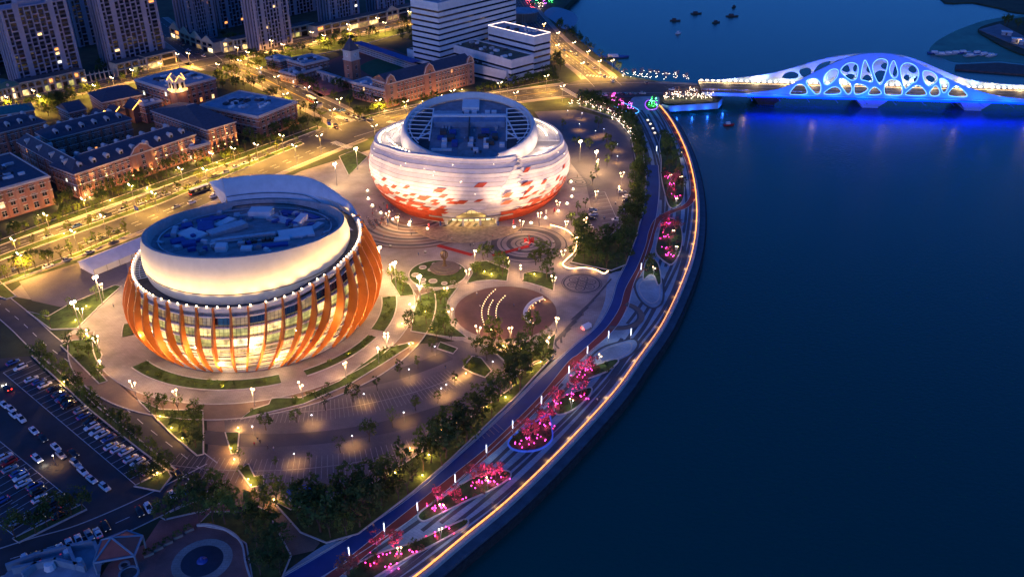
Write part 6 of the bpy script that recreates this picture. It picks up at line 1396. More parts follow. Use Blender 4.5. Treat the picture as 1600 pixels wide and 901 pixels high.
def sect(x, w_, z0, z1, w1): return [(x, -w_/2, z0), (x, w_/2, z0), (x, w_/2*1.02, (z0+z1)*.52), (x, w1/2, z1), (x, -w1/2, z1), (x, -w_/2*1.02, (z0+z1)*.52)]
def car_meshes(suv):
    h = .12 if suv else 0.0; L = 2.35
    b = MB(); b.loft([sect(-L, 1.5, .42, .72+h, 1.3), sect(-L+.15, 1.72, .28, .92+h, 1.5), sect(-1.5, 1.8, .24, 1.0+h, 1.6), sect(-.4, 1.82, .24, .98+h, 1.62), sect(.9, 1.82, .24, .95+h, 1.62), sect(1.75, 1.76, .26, .84+h, 1.5), sect(L-.1, 1.6, .3, .70+h, 1.35), sect(L, 1.4, .42, .6+h, 1.2)], True, 0, True, True)
    body = b.mesh('body', PAINT['white'], True)
    rb = -1.95 if suv else -1.55; rt = 1.72 if suv else 1.46
    c = MB(); c.loft([[(rb-.25, -.74, .96+h), (rb-.25, .74, .96+h), (rb-.15, .72, 1.0+h), (rb-.15, -.72, 1.0+h)], [(rb+.28, -.6, .96+h), (rb+.28, .6, .96+h), (rb+.3, .56, rt-.02), (rb+.3, -.56, rt-.02)], [(.3, -.62, .95+h), (.3, .62, .95+h), (.15, .57, rt), (.15, -.57, rt)], [(1.15, -.72, .92+h), (1.15, .72, .92+h), (1.1, .7, .95+h), (1.1, -.7, .95+h)]], True, 0, True, True)
    cab = c.mesh('windows', M_carg)
    r = MB(); r.loft([[(rb+.32, -.57, rt-.01), (rb+.32, .57, rt-.01), (rb+.36, .5, rt+.05), (rb+.36, -.5, rt+.05)], [(.16, -.58, rt+.01), (.16, .58, rt+.01), (.1, .5, rt+.06), (.1, -.5, rt+.06)]], True, 0, True, True); roof = r.mesh('roof', PAINT['white'])
    return body, cab, roof
w = MB(); w.tube((0, -.11, 0), (0, .11, 0), .33, n=12); tyre = w.mesh('tyre', M_tyre); w = MB(); w.tube((0, -.12, 0), (0, .12, 0), .2, n=10); rim = w.mesh('rim', M_rim)
hl = MB().box((0, 0, 0), (.12, .34, .16)).mesh('headlight', M_headl); tl = MB().box((0, 0, 0), (.1, .36, .16)).mesh('taillight', M_tail); hlo = MB().box((0, 0, 0), (.12, .34, .18)).mesh('headlight', M_headon); tlo = MB().box((0, 0, 0), (.1, .36, .18)).mesh('taillight', M_tailon)
CM = {s_: car_meshes(s_) for s_ in (False, True)}
_cb = {}
def car(x, y, rz, colour, label, group, suv=False, on=False, z=.14, parts=True):
    t = thing('parked_car' if not on else 'car', label, 'car', (x, y, z), rz, group); body, cab, roof = CM[suv]
    for nm, me in (('body', body), ('roof', roof)):
        key = (nm, suv, colour)
        if key not in _cb: m2 = me.copy(); m2.materials[0] = PAINT[colour]; _cb[key] = m2
        link(nm, _cb[key], t)
    link('windows', cab, t)
    for sx in (-1.4, 1.4):
        for sy in (-.82, .82):
            if parts: wh = link('wheel', tyre, t, None, (sx, sy, .33)); link('rim', rim, wh)
    for sy in (-.6, .6):
        link('headlight', hlo if on else hl, t, None, (2.27, sy, .62)); link('taillight', tlo if on else tl, t, None, (-2.3, sy, .8))
    if on: lamp(t, (4.2, 0, .7), 90, (1, .85, .6), .3)
    return t
random.seed(51)
COLS = ['white', 'white', 'white', 'silver', 'silver', 'black', 'grey', 'grey', 'blue', 'white']
Z2 = lambda q: (q[0]/3.2075, 620+q[1]/3.2075)
SR = (G(50, 563)-G(5, 582)); stall = math.atan2(SR.y, SR.x); RR = (G(212, 757)-G(5, 582)); rowa = math.atan2(RR.y, RR.x)
def cars(pts, ang, where, grp, conv=None, cols=None, on=False, jit=.05, flip=True, z=.1, parts=True):
    for q in pts:
        p = G(*(conv(q) if conv else q[:2]), .6); c = q[2] if len(q) > 2 else random.choice(cols or COLS); s_ = random.random() < .35
        car(p.x, p.y, ang+random.uniform(-jit, jit)+(math.pi if flip and random.random() < .5 else 0), c, f"{c} {'estate car' if s_ else 'saloon car'} {where}", grp, s_, on, z, parts)
cars([(32, 574, 'white'), (49, 592, 'white'), (61, 596, 'blue'), (70, 601, 'white'), (85, 607, 'black'), (92, 615, 'grey'), (97, 622, 'blue'), (107, 630, 'black'), (20, 566, 'blue')], stall, 'in the ruled bays along the hedge of the dark car park', 'cars in the hedge row bays')
cars([(328, 12, 'black'), (345, 40, 'black'), (405, 65, 'silver'), (420, 95, 'blue'), (452, 122, 'black'), (458, 148, 'white'), (483, 172, 'white'), (512, 188, 'white'), (545, 207, 'blue'), (557, 245, 'white'), (590, 260, 'white'), (632, 273, 'white'), (655, 308, 'white'), (690, 325, 'white'), (712, 348, 'grey'), (748, 370, 'silver')], stall, 'in the ruled bays along the hedge of the dark car park', 'cars in the hedge row bays', Z2)
cars([(25, 300, 'white'), (45, 325, 'red'), (50, 360, 'silver'), (90, 380, 'blue'), (105, 400, 'white'), (118, 432, 'white'), (175, 445, 'blue'), (190, 472, 'black'), (200, 508, 'white'), (290, 512, 'black'), (262, 572, 'black'), (250, 545, 'black'), (85, 625, 'silver'), (5, 520, 'blue'), (300, 590, 'black')], stall, 'in the inner bays of the dark car park', 'cars in the inner bays', Z2)
cars([(22, 38, 'white'), (55, 58, 'white'), (70, 88, 'white'), (108, 110, 'white'), (170, 168, 'white'), (215, 205, 'black'), (280, 250, 'white'), (305, 290, 'silver'), (368, 282, 'black'), (378, 330, 'silver'), (415, 372, 'white'), (460, 412, 'white'), (525, 450, 'white')], rowa, 'queueing down the aisle of the dark car park', 'cars in the aisle queue', Z2, flip=False)
cars([(187, 308, 'white')], rowa, 'with lit lamps turning in the dark car park', 'cars with lamps on', Z2, on=True, flip=False)
p = G(12, 608); car(p.x, p.y, rowa+math.pi, 'black', 'black car with glowing red tail lamps in the dark car park', 'cars with lamps on', False, True, .1)
lr = LR[len(LR)//2+1]-LR[len(LR)//2-1]; lra = math.atan2(lr.y, lr.x)
cars([(305, 760, 'white'), (350, 735, 'white'), (395, 715, 'white'), (448, 690, 'silver'), (490, 680, 'white'), (530, 645, 'black'), (180, 800, 'black'), (130, 815, 'white')], lra+math.pi/2, 'nosed into the kerbside bays above the white terrace', 'cars in the kerbside bays', Z2)
cars([(700, 572, 'black'), (745, 555, 'white'), (865, 492, 'white'), (920, 470, 'blue'), (895, 385, 'black'), (955, 452, 'grey')], lra+math.pi/2, 'at the kerb near the car park exit', 'cars near the exit', Z2)
cars([(979, 307, 'white'), (979, 314, 'black'), (973, 330, 'white'), (963, 343, 'white'), (927, 335, 'white'), (925, 342, 'black'), (920, 355, 'white'), (978, 322, 'grey'), (972, 300, 'silver'), (926, 328, 'silver')], R(8), 'in the side car park by the white theatre', 'cars in the side car park', z=.16)
cars([(930, 153), (944, 149), (961, 146), (975, 147), (989, 147), (1004, 146), (938, 151), (1050, 140), (1085, 141)], R(-5), 'parked by the promenade head', 'cars at the promenade head', z=.16)
Z5 = lambda q: (q[0]/4, 200+q[1]/4)
ava = math.atan2((AVE[20]-AVE[10]).y, (AVE[20]-AVE[10]).x)
cars([(890, 465), (970, 435), (600, 568), (670, 545), (770, 508), (1235, 342), (1345, 300), (1410, 277), (1475, 243), (1530, 222), (1590, 200), (1120, 382), (1170, 367), (480, 610), (300, 678), (1040, 410)], ava, 'driving on the campus side of the avenue', 'cars on the avenue', Z5, z=.06)
cars([(1100, 492), (1200, 465), (1350, 402), (1395, 412), (1335, 425), (720, 652), (650, 687), (580, 702), (710, 712), (110, 872), (420, 822), (560, 775), (1410, 385), (300, 862)], ava, 'on the theatre side of the avenue', 'cars on the theatre side of the avenue', Z5, z=.06)
Z2b = lambda q: (400+q[0]/4, q[1]/4)
cra = math.atan2((ST4[-1]-ST4[0]).y, (ST4[-1]-ST4[0]).x)
cars([(515, 692), (545, 690), (560, 752), (600, 727), (635, 737), (570, 712), (460, 757), (500, 782), (720, 747), (240, 540), (300, 560), (670, 745)], cra, 'at the crossing before the school', 'cars at the school crossing', Z2b, z=.16)
p = G(525, 201); car(p.x, p.y, cra, 'brown', 'yellow-brown taxi at the crossing before the school', 'cars at the school crossing', z=.16)
sta = math.atan2((ST2[30]-ST2[24]).y, (ST2[30]-ST2[24]).x)
cars([(480, 242, 'red'), (550, 237), (600, 215), (680, 197), (770, 182), (370, 262), (120, 318), (60, 330), (540, 245), (200, 290), (820, 172)], sta, 'on the shop street below the pale towers', 'cars on the shop street', Z2b, z=.08)
cars([(295, 79), (308, 84), (318, 88), (285, 70), (280, 62), (365, 88)], R(-40), 'outside the gabled shop terrace', 'cars at the shop terrace', z=.16)
Z3 = lambda q: (800+q[0]/4, q[1]/4)
rva = math.atan2((RIV[2]-RIV[10]).y, (RIV[2]-RIV[10]).x)
cars([(325, 314, 'blue'), (365, 322), (400, 342), (470, 402), (510, 427), (550, 462), (575, 477), (628, 507), (840, 520), (300, 300), (340, 350)], rva, 'on the river road', 'cars on the river road', Z3, z=.14)
# van on the promenade
p = G(916, 514); t = thing('van', 'small white service van with red tail lamps on the promenade beside the blue path', 'van', (p.x, p.y, .15), R(40)); MB().box((0, 0, 1.2), (4.2, 1.8, 1.7), taper=.92).build('body', PAINT['white'], t); MB().box((1.7, 0, 1.55), (1.0, 1.6, .7), taper=.85).build('windscreen', M_carg, t)
for sx in (-1.3, 1.3):
    for sy in (-.8, .8): wh = link('wheel', tyre, t, None, (sx, sy, .33)); link('rim', rim, wh)
for sy in (-.7, .7): link('taillight', tlo, t, None, (-2.12, sy, .9))
# buses
def bus(px, ang, label, body, stripe):
    p = G(*px, 1.4); t = thing('bus', label, 'bus', (p.x, p.y, .1), ang, 'city buses'); k = MB(); k.box((0, 0, 1.75), (11.5, 2.5, 2.7)); k.build('body', body, t); k = MB(); k.box((0, 0, 3.2), (10.8, 2.3, .25)); k.box((2, 0, 3.4), (2.4, 1.6, .3)); k.box((-3, 0, 3.4), (2.4, 1.6, .3)); k.build('roof', PAINT['white'], t)
    for sy in (-1.27, 1.27):
        for i in range(6): MB().box((-4.6+i*1.75, sy, 2.2), (1.5, .06, 1.0)).build('window', LP[3] if i % 2 else M_carg, t)
        MB().box((0, sy, .9), (11.3, .05, .5)).build('stripe', stripe, t)
    MB().box((5.77, 0, 2.1), (.06, 2.2, 1.4)).build('windscreen', M_carg, t)
    for sx in (-3.6, 3.8):
        for sy in (-1.1, 1.1): wh = link('wheel', tyre, t, None, (sx, sy, .45)); wh.scale = (1.35, 1.35, 1.35)
    for sy in (-.9, .9): link('headlight', hlo, t, None, (5.8, sy, .8)); link('taillight', tlo, t, None, (-5.8, sy, .9))
bus((312, 297), ava, 'dark bus with a white roof on the avenue', PAINT['black'], PAINT['grey']); bus((487, 156), cra, 'dark bus on the street before the school yard', PAINT['grey'], PAINT['red'])
# ================================================================ PEOPLE, SCULPTURES, SMALL STRUCTURES, BOATS
def person_mesh(pose, seed):
    rnd = random.Random(seed); me = bpy.data.meshes.new('person_skin'); st = .22*pose
    V = [(0, 0, .95), (0, 0, 1.2), (0, 0, 1.42), (0, .02, 1.52), (0, .03, 1.63), (0, .03, 1.74), (-.1, 0, .9), (-.11, st*.5, .5), (-.11, st, .08), (-.11, st+.14, .04), (.1, 0, .9), (.11, -st*.4, .5), (.11, -st, .08), (.11, -st+.14, .04), (-.2, 0, 1.4), (-.26, -st*.4, 1.15), (-.27, .1-st*.4, .9), (-.27, .14-st*.4, .8), (.2, 0, 1.4), (.26, st*.4, 1.15), (.27, .1+st*.4, .9), (.27, .14+st*.4, .8)]
    E = [(0, 1), (1, 2), (2, 3), (3, 4), (4, 5), (0, 6), (6, 7), (7, 8), (8, 9), (0, 10), (10, 11), (11, 12), (12, 13), (2, 14), (14, 15), (15, 16), (16, 17), (2, 18), (18, 19), (19, 20), (20, 21)]
    rad = [.14, .13, .15, .06, .095, .075, .1, .075, .05, .04, .1, .075, .05, .04, .07, .055, .04, .035, .07, .055, .04, .035]
    me.from_pydata(V, E, []); o = bpy.data.objects.new('person_skin', me); COL.objects.link(o); md = o.modifiers.new('s', 'SKIN')
    for i, sv in enumerate(me.skin_vertices[0].data): sv.radius = (rad[i], rad[i]*.85); sv.use_root = (i == 0)
    s2 = o.modifiers.new('d', 'SUBSURF'); s2.levels = 1
    out = bpy.data.meshes.new_from_object(o.evaluated_get(bpy.context.evaluated_depsgraph_get())); bpy.data.objects.remove(o); return out
SK = mat('skin', (.45, .28, .2), .6, var=0); HAIR = mat('hair', (.02, .015, .012), .6, var=0)
CLO = [mat('cloth_dark', (.03, .03, .045), .9, var=0), mat('cloth_white', (.6, .58, .55), .9, var=0), mat('cloth_red', (.4, .03, .05), .9, var=0), mat('cloth_blue', (.05, .09, .25), .9, var=0), mat('cloth_tan', (.3, .2, .12), .9, var=0)]
PM = []
for pz, sd in ((0, 1), (1, 2), (-1, 3)):
    base = person_mesh(pz, sd)
    for top_, bot_ in ((0, 0), (1, 3), (2, 0), (3, 0), (4, 0), (0, 3), (1, 0)):
        m = base.copy()
        for x in (CLO[top_], CLO[bot_], SK, HAIR): m.materials.append(x)
        for pl in m.polygons:
            c = pl.center; pl.material_index = 3 if c.z > 1.68 or (c.z > 1.58 and c.y < 0) else 2 if c.z > 1.47 or (abs(c.x) > .22 and c.z < .95) else 0 if c.z > .92 else 1
            pl.use_smooth = True
        PM.append((m, ('dark', 'white', 'red', 'blue', 'tan')[top_]))
def person(x, y, label, group, z=.18):
    m, c = random.choice(PM); o = link('person', m, None, None, (x, y, z), random.uniform(0, 6.28)); tag(o, f'person in {c} top {label}', 'person', group); o.scale = (1.05,)*3; return o
random.seed(61)
for x, y in scatter([(p.x, p.y) for p in GL([(572, 345), (578, 326), (600, 318), (622, 330), (632, 345), (612, 356), (588, 358)])], 46, .8): person(x, y, 'in the crowd left of the white theatre', 'crowd by the white theatre')
for q, lab in [((403, 689), 'on the fan-shaped car park'), ((398, 697), 'on the fan-shaped car park'), ((407, 693), 'on the fan-shaped car park'), ((419, 702), 'on the fan-shaped car park'), ((428, 704), 'on the fan-shaped car park'), ((401, 772), 'on the path to the kiosk'), ((632, 502), 'on the ring road by triple globe lamps'), ((637, 500), 'on the ring road by triple globe lamps'), ((632, 512), 'on the ring road by triple globe lamps'), ((654, 400), 'near the red carpet'), ((735, 386), 'near the red carpet'), ((740, 385), 'near the red carpet'), ((706, 376), 'near the red carpet'), ((845, 456), 'at the rim of the round red plaza'), ((745, 462), 'at the rim of the round red plaza'), ((750, 482), 'on the round red plaza'), ((803, 480), 'on the round red plaza'), ((892, 390), 'by the plaza light wall'), ((874, 404), 'by the plaza light wall'), ((178, 480), 'on the walk west of the orange theatre'), ((911, 494), 'on the banded slope to the blue path'), ((770, 790), 'on the promenade by the handrail'), ((936, 625), 'on the promenade by the handrail'), ((933, 628), 'on the promenade by the handrail'), ((575, 831), 'on the blue path'), ((584, 825), 'on the blue path'), ((1083, 296), 'on the red track'), ((1080, 276), 'on the red track'), ((1064, 228), 'on the red track'), ((1060, 222), 'on the red track'), ((696, 576), 'near the car park exit lane'), ((650, 366), 'on the banded paving'), ((643, 368), 'on the banded paving'), ((600, 372), 'on the banded paving'), ((730, 347), 'outside the theatre doors'), ((770, 372), 'outside the theatre doors'), ((700, 372), 'outside the theatre doors'), ((902, 278), 'by the small ring paving')]:
    p = G(*q); person(p.x, p.y, lab, 'people '+lab)
# ring sculpture in a basin
c = G(695, 420); t = thing('ring_sculpture', 'twisted bronze sculpture on a stepped round basin in the flower garden', 'sculpture', (c.x, c.y, .2)); M_bronze = mat('bronze', (.16, .11, .07), .4, .6, var=.3, scale=1)
k = MB(); k.loft([[pol(r_, i*11.25, z) for i in range(32)] for r_, z in ((6.6, 0), (6.6, .5), (5.2, .55), (5.2, .9), (3.4, 1.0), (3.4, 1.4), (2.0, 1.5))], True, 0, False, True); k.build('basin', mat('basin_stone', (.16, .13, .11), .7, var=.2), t)
k = MB(); k.loft([[pol(r_, i*22.5, z) for i in range(16)] for r_, z in ((1.3, 1.5), (.7, 2.2), (.55, 4.2), (.9, 5.2))], True, 0, True, True); k.build('pedestal', M_bronze, t)
for ph, w_ in ((0, 1.0), (.9, .8), (2.0, .9)): MB().path([(1.5*math.cos(a)*w_*math.cos(ph), 1.5*math.cos(a)*w_*math.sin(ph), 6.9+1.9*math.sin(a)) for a in [6.283*i/18 for i in range(18)]], .28, 6, closed=True).build('ring', M_bronze, t)
c0 = G(684, 428)
for dx, dy, r_ in ((-9.5, -1.5, 1.6), (-7, 5.5, 1.5), (-2, 8.5, 1.1), (-6, -6, 1.3), (-1.5, -7, 1.7), (3.5, -9, 1.2), (1, 8, .9), (7, -7.5, 1.0), (-3.5, 3.2, 1.0), (9, 5, .9), (-5.5, -8.8, .9)):
    t = thing('flower_ring', 'white stone ring set in the round flower garden', 'planter', (c0.x+dx, c0.y+dy, .26), 0, 'stone rings in the flower garden'); MB().kerb(circ((0, 0), r_, 24), .35, 0, .3, closed=True).build('rim', M_kerb, t); MB().sheet(circ((0, 0), r_-.2, 24), .1).build('gravel', M_stone, t)
# red carpets and the red folded sculpture
M_carp = mat('red_carpet', (.45, .02, .015), .9, var=.1)
for a, b, lab in (((684, 384), (738, 399), 'red carpet strip leading from the sculpture garden'), ((770, 400), (826, 385), 'red carpet strip leading to the red folded sculpture')):
    A, B = G(*a), G(*b); d = B-A; o = MB().box(((B-A)/2)[:], (d.length, 2.4, .08), math.atan2(d.y, d.x)).build('red_carpet', M_carp); o.location = (A.x, A.y, .24); tag(o, lab, 'carpet')
c = G(826, 381); t = thing('red_sculpture', 'folded red metal sculpture with white frame in the ringed plaza', 'sculpture', (c.x, c.y, .18)); M_redm = mat('red_steel', (.5, .02, .02), .45, var=.1)
for i, (a, h_) in enumerate(((0, 2.6), (1.1, 3.4), (2.2, 2.2), (3.5, 3.0), (4.6, 1.8))): MB().add([(0, 0, .2), pol(2.6, math.degrees(a), .3), pol(2.9, math.degrees(a)+28, h_), pol(1.2, math.degrees(a)+15, h_*1.15), pol(.25, math.degrees(a)+8, .4)], [(0, 1, 2, 3), (3, 2, 1, 4)]).build('red_plate', M_redm, t)
MB().path([(-3, -1, .1), (-1.2, -1.6, 1.6), (1.5, -2, 1.2), (3.2, -1, .1)], .14, 6).build('white_frame', M_wpanel, t)
lamp(t, (-1.5, -3, 2.5), 160, (1, .6, .4), .4)
# banners on poles
for q, col in (((604, 330), 2), ((642, 352), 3), ((669, 360), 2), ((687, 356), 3), ((777, 356), 3), ((801, 354), 2), ((838, 344), 3), ((865, 335), 2), ((852, 338), 1), ((605, 352), 3)):
    p = G(*q); cn = ('dark', 'white', 'red', 'blue')[col]; t = thing('banner', f'{cn} upright banner on a pole by the white theatre', 'banner', (p.x, p.y, .15), random.uniform(-.4, .4), 'banners by the white theatre'); MB().tube((0, 0, 0), (0, 0, 3.6), .05).build('pole', M_pole, t); MB().box((.45, 0, 2.3), (.8, .04, 2.3)).build('cloth', CLO[col], t)
# white marquee
p = G(186, 405); t = thing('marquee', 'long white marquee tent beside the orange theatre', 'tent', (p.x, p.y, .1), R(53)); k = MB()
k.add([(-15, -6, 0), (15, -6, 0), (15, 6, 0), (-15, 6, 0), (-15, -6, 3.2), (15, -6, 3.2), (15, 6, 3.2), (-15, 6, 3.2)], [(0, 1, 5, 4), (1, 2, 6, 5), (2, 3, 7, 6), (3, 0, 4, 7)]); k.build('wall', M_wpanel, t)
k = MB(); k.add([(-15.4, -6.5, 3.1), (15.4, -6.5, 3.1), (15.4, 6.5, 3.1), (-15.4, 6.5, 3.1), (-15.4, 0, 5.6), (15.4, 0, 5.6)], [(0, 1, 5, 4), (2, 3, 4, 5), (1, 2, 5), (3, 0, 4)]); k.build('roof', mat('white_canvas', (.7, .68, .7), .8, var=.12, scale=.3), t)
for i in range(6): MB().tube((-15+6*i, -6.1, 0), (-15+6*i, -6.1, 3.2), .1).build('frame_post', M_pole, t)
# blue kiosk
p = G(469, 780); t = thing('kiosk', 'small kiosk with a bright blue roof at the edge of the fan car park', 'kiosk', (p.x, p.y, .15), R(20)); MB().box((0, 0, 1.4), (6.2, 3, 2.8)).build('wall', M_wpanel, t); MB().box((0, 0, 3.0), (7.2, 4.2, .4)).build('roof', mat('bright_blue_roof', (.02, .12, .62), .5, var=.1), t)
for i in range(3): MB().box((-.6+i*1.3, -1.53, 1.6), (1.0, .06, .8)).build('counter_window', LP[4] if i else M_win, t)
# signs
p = G(497, 180); t = thing('gantry_sign', 'white road sign board on two posts before the school street', 'sign', (p.x, p.y, .1), R(30)); MB().box((0, 0, 5.8), (7.5, .2, 2.4)).build('board', M_white, t); MB().box((0, -.13, 5.8), (7.1, .05, 2.0)).build('sign_face', mat('pale_sign_face', (.42, .40, .34), .6, var=.1), t)
for x in (-2.2, 2.2): MB().tube((x, 0, 0), (x, 0, 6.5), .14).build('post', M_pole, t)
for q, lab in (((405, 124), 'blue direction sign on an arm pole at the cross street'), ((512, 206), 'blue direction sign at the avenue crossing'), ((213, 340), 'blue direction sign on the avenue median')):
    p = G(*q); t = thing('road_sign', lab, 'sign', (p.x, p.y, .1), R(-40)); MB().tube((0, 0, 0), (0, 0, 6.5), .12).build('post', M_pole, t); MB().tube((0, 0, 6.2), (3.5, 0, 6.3), .08).build('arm', M_pole, t); k = MB().box((2.6, -.1, 5.6), (3.4, .1, 2.0)); k.build('board', mat('sign_blue', (.02, .06, .4), .5, var=0), t); MB().box((2.6, -.17, 5.6), (2.2, .03, .16)).build('arrow', M_white, t); MB().box((2.6, -.17, 5.6), (.16, .03, 1.3)).build('arrow', M_white, t)
p = G(793, 146); t = thing('flag', 'white and blue flag on a tall pole behind the white theatre', 'flag', (p.x, p.y, 0)); MB().tube((0, 0, 0), (0, 0, 11), .1, .05).build('pole', M_pole, t); k = MB(); k.loft([[(x, .25*math.sin(x*1.6), 8.8+z) for x in (0, .8, 1.6, 2.4, 3.2)] for z in (0, 2)], False); k.build('cloth', CLO[3], t)
# red-roofed pavilion and white terrace at the foot of the car park
p = G(182, 853, 5); t = thing('garden_pavilion', 'square pavilion with red panelled roof and pale blue ribs beside the white terrace', 'pavilion', (p.x, p.y, 0), R(20)); M_rroof = mat('red_roof_panel', (.48, .11, .07), .7, var=.15); M_pblue = mat('pale_blue_paint', (.2, .28, .34), .6, var=.15)
C8 = [(-5.5, -4), (4.5, -5), (6.5, 2), (2.5, 5.5), (-4, 4)]; N5 = len(C8); apex = (-1.0, 2.0, 6.6)
for i in range(N5): a, b = C8[i], C8[(i+1) % N5]; MB().add([(*a, 4.8), (*b, 4.8), apex], [(0, 1, 2)]).build('roof_panel', M_rroof, t); MB().path([(*a, 4.9), (apex[0], apex[1], apex[2]+.12)], .28, 5).build('rib', M_pblue, t); MB().path([(*a, 4.8), (*b, 4.8)], .35, 5).build('eave', M_pblue, t); MB().tube((a[0], a[1], 0), (a[0], a[1], 4.8), .3).build('column', M_pblue, t)
t = thing('white_terrace', 'pale blue walled roof terrace building below the kerbside bays', 'building', G(60, 901)); o_ = G(60, 901)
for a, b in (((15, 893), (70, 872)), ((70, 872), (150, 855)), ((150, 855), (160, 880)), ((25, 898), (90, 884)), ((90, 884), (135, 895)), ((40, 905), (60, 890)), ((110, 862), (122, 892))):
    A, B = G(*a)-o_, G(*b)-o_; d = B-A; MB().box(((A+B)/2+Vector((0, 0, 1.5)))[:], (d.length+.6, .9, 3.0), math.atan2(d.y, d.x)).build('parapet', M_pblue, t)
MB().sheet([(q-o_).xy for q in GL([(15, 893), (70, 873), (150, 856), (160, 882), (150, 960), (-40, 960)])], .8).build('roof', M_flat, t)
for a, r_ in (((108, 870), 1.2), ((80, 890), 1.6), ((125, 885), 1.4)): q = G(*a)-o_; MB().tube((q.x, q.y, .8), (q.x, q.y, 2.6), r_, r_*.8, 10).build('roof_unit', M_wpanel, t)
for q, lab in (((195, 884), 'small round white planter ring near the red pavilion'), ((202, 897), 'large round white planter ring near the red pavilion')):
    p = G(*q); t = thing('planter_ring', lab, 'planter', (p.x, p.y, .1)); r_ = 1.2 if 'small' in lab else 2.4; MB().kerb(circ((0, 0), r_, 28), .6, 0, .6, closed=True).build('rim', M_pblue, t); MB().sheet(circ((0, 0), r_-.2, 28), .3).build('soil', M_roofd, t)
wl = curve(GL([(308, 822), (330, 822), (360, 832), (378, 850), (384, 880), (392, 905)]), 5); t = thing('garden_wall', 'curved pale coping wall around the basin court', 'wall', wl[0]); MB().kerb([p-wl[0] for p in wl], .5, 0, .9).build('wall', M_kerb, t)
for q in [(232, 866), (247, 857), (262, 848), (278, 838), (295, 828)]:
    p = G(*q); t = thing('planter_box', 'square shrub planter beside the basin court path', 'planter', (p.x, p.y, .1), R(35), 'planters at the basin court'); MB().box((0, 0, .4), (2.6, 1.8, .8)).build('box', M_brick2, t); link('shrub', KT['shrub', 1][1][0], t, None, (0, 0, .2))
# fountain cone in the basin
t = thing('fountain', 'dark blue nozzle cone in the middle of the round basin', 'fountain', (CC.x, CC.y, .13)); k = MB(); k.loft([[pol(r_, i*30, z) for i in range(12)] for r_, z in ((1.5, 0), (1.2, .5), (.5, .7), (.25, 1.5))], True, 0, False, True); k.build('cone', M_dkblue, t)
# boats
def boat(px, L, rz, label, grp='boats on the river', cabin=True, m=None):
    p = G(*px, WZ); t = thing('boat', label, 'boat', (p.x, p.y, WZ), R(rz), grp); W = L*.28
    k = MB(); k.loft([[(x*L, -w_*W, -.2), (x*L, w_*W, -.2), (x*L, w_*W*1.15, h_), (x*L, -w_*W*1.15, h_)] for x, w_, h_ in ((-.5, .42, .9), (-.2, .5, .9), (.2, .46, 1.0), (.42, .2, 1.2), (.5, .03, 1.35))], True, 0, True, True); k.build('hull', m or M_mull, t)
    if cabin: MB().box((-.1*L, 0, 1.7), (L*.4, W*.7, 1.5), taper=.9).build('cabin', M_wpanel if m else M_roofd, t); MB().box((.1*L, 0, 1.9), (.1, W*.6, .6)).build('windscreen', M_carg, t)
    return t
for q, L, r_, lab in (((1088, 22), 11, 10, 'dark barge on the upper river'), ((1144, 26), 12, 0, 'dark boat on the upper river near two others'), ((1119, 36), 8, 20, 'small dark boat on the upper river'), ((1147, 12), 6, 40, 'small dark boat farthest up the river'), ((1055, 33), 10, -10, 'dark boat on the river near the river road')): boat(q, L, r_, lab)
boat((1060, 53), 6, 30, 'small pale boat on the river', m=M_wpanel); boat((962, 90), 22, 5, 'blue and red roofed ferry moored off the river road', m=M_dkblue); boat((945, 90), 12, -5, 'long blue boat moored beside the ferry', cabin=False, m=M_dkblue); boat((1139, 196), 7, 10, 'small boat with a pink light below the bridge head', m=M_redm)
for i in range(9): boat((1462+i*11, 84+(i % 3)*2-(3 if i in (2, 4) else 0)), 13, -10+i*5, 'moored workboat in the row off the green bank', 'workboats off the green bank', m=M_duct if i % 3 else M_dkblue)
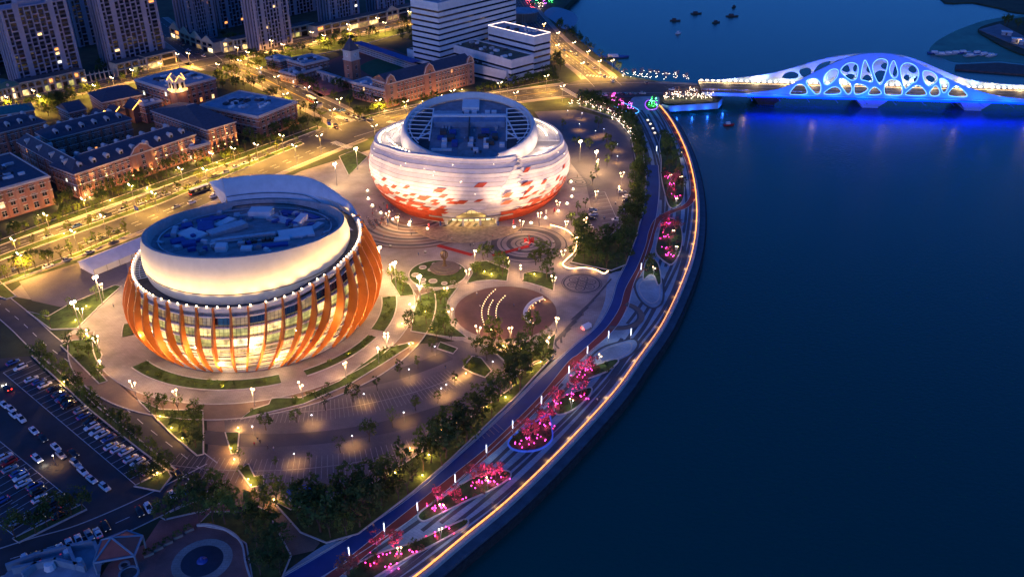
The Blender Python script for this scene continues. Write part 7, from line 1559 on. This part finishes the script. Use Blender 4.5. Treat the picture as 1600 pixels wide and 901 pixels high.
# far bank
structure('shallows', MB().sheet(curve(GL([(1452, 82), (1462, 66), (1490, 50), (1515, 40), (1550, 30), (1620, 22), (1800, 10), (1800, 118), (1600, 100), (1560, 96), (1500, 98), (1475, 92)], WZ+.06), 4, True), WZ+.06), mat('algae_shallows', (.04, .20, .12), .6, var=.35, scale=.05))
bank = curve(GL([(1528, 46), (1560, 34), (1620, 26), (1800, 20), (1800, 92), (1640, 92), (1600, 86), (1570, 74), (1545, 60)], WZ+1), 4, True); structure('river_bank', MB().prism(bank, WZ-2, WZ+1.2), M_earth)
structure('quay', MB().prism(GL([(1530, 47), (1562, 38), (1605, 60), (1605, 78), (1575, 66)], WZ+1.6), WZ-2, WZ+2.0), mat('quay_concrete', (.15, .17, .2), .8, var=.3, scale=.1))
structure('jetty', MB().prism(GL([(1493, 101), (1493, 108), (1620, 118), (1800, 125), (1800, 112), (1620, 104), (1560, 98)], WZ+1.2), WZ-1, WZ+1.2), mat('jetty_deck', (.07, .06, .06), .9, var=.4, scale=.3))
structure('far_bank', MB().prism(curve(GL([(1470, -2), (1520, 4), (1560, 12), (1620, 22), (1900, 30), (1900, -80), (1500, -60)], WZ+1), 4, True), WZ-2, WZ+1.0), M_earth)
random.seed(71)
for x, y in scatter([(p.x, p.y) for p in GL([(1565, 34), (1620, 26), (1680, 26), (1680, 60), (1620, 60)])], 26, 5): tree(x, y, 'broad', 0, random.uniform(1.0, 1.5), 'dark tree on the far river bank', 'trees on the far bank', z=WZ+1)
for q, lab in (((1572, 55), 'small pale cabin on the far quay'), ((1588, 66), 'pale cabin with a lit lamp on the far quay'), ((1600, 70), 'low pale cabin at the end of the far quay')):
    p = G(*q, WZ+2); t = thing('cabin', lab, 'cabin', (p.x, p.y, WZ+2), R(-25)); MB().box((0, 0, 1.5), (8, 5, 3)).build('wall', M_flat, t); MB().box((0, 0, 3.2), (9, 6, .4)).build('roof', M_wpanel, t); MB().box((0, -2.53, 1.3), (1.4, .06, 2.2)).build('door', M_mull, t)
    if 'lit' in lab: MB().ball((2.5, -2.8, 2.6), .3).build('lamp', M_head, t); lamp(t, (2.5, -3.6, 2.4), 300, WARMW, .3)
# bridge-head terrace with a blue-lit face, river park by the round hall
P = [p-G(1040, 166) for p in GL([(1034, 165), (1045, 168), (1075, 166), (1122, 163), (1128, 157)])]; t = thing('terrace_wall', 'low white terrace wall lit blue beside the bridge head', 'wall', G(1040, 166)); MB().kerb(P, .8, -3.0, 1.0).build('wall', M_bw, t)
for p, d in resample(P, 11): lamp(t, p+Vector((d.y, -d.x, 0))*3.2+Vector((0, 0, -2.6)), 700, (.02, .16, 1.0), .4)
zone('river_park', [(850, 22), (862, 12), (880, 14), (898, 22), (902, 34), (890, 46), (876, 44), (868, 36)], M_pblue, .12, True)
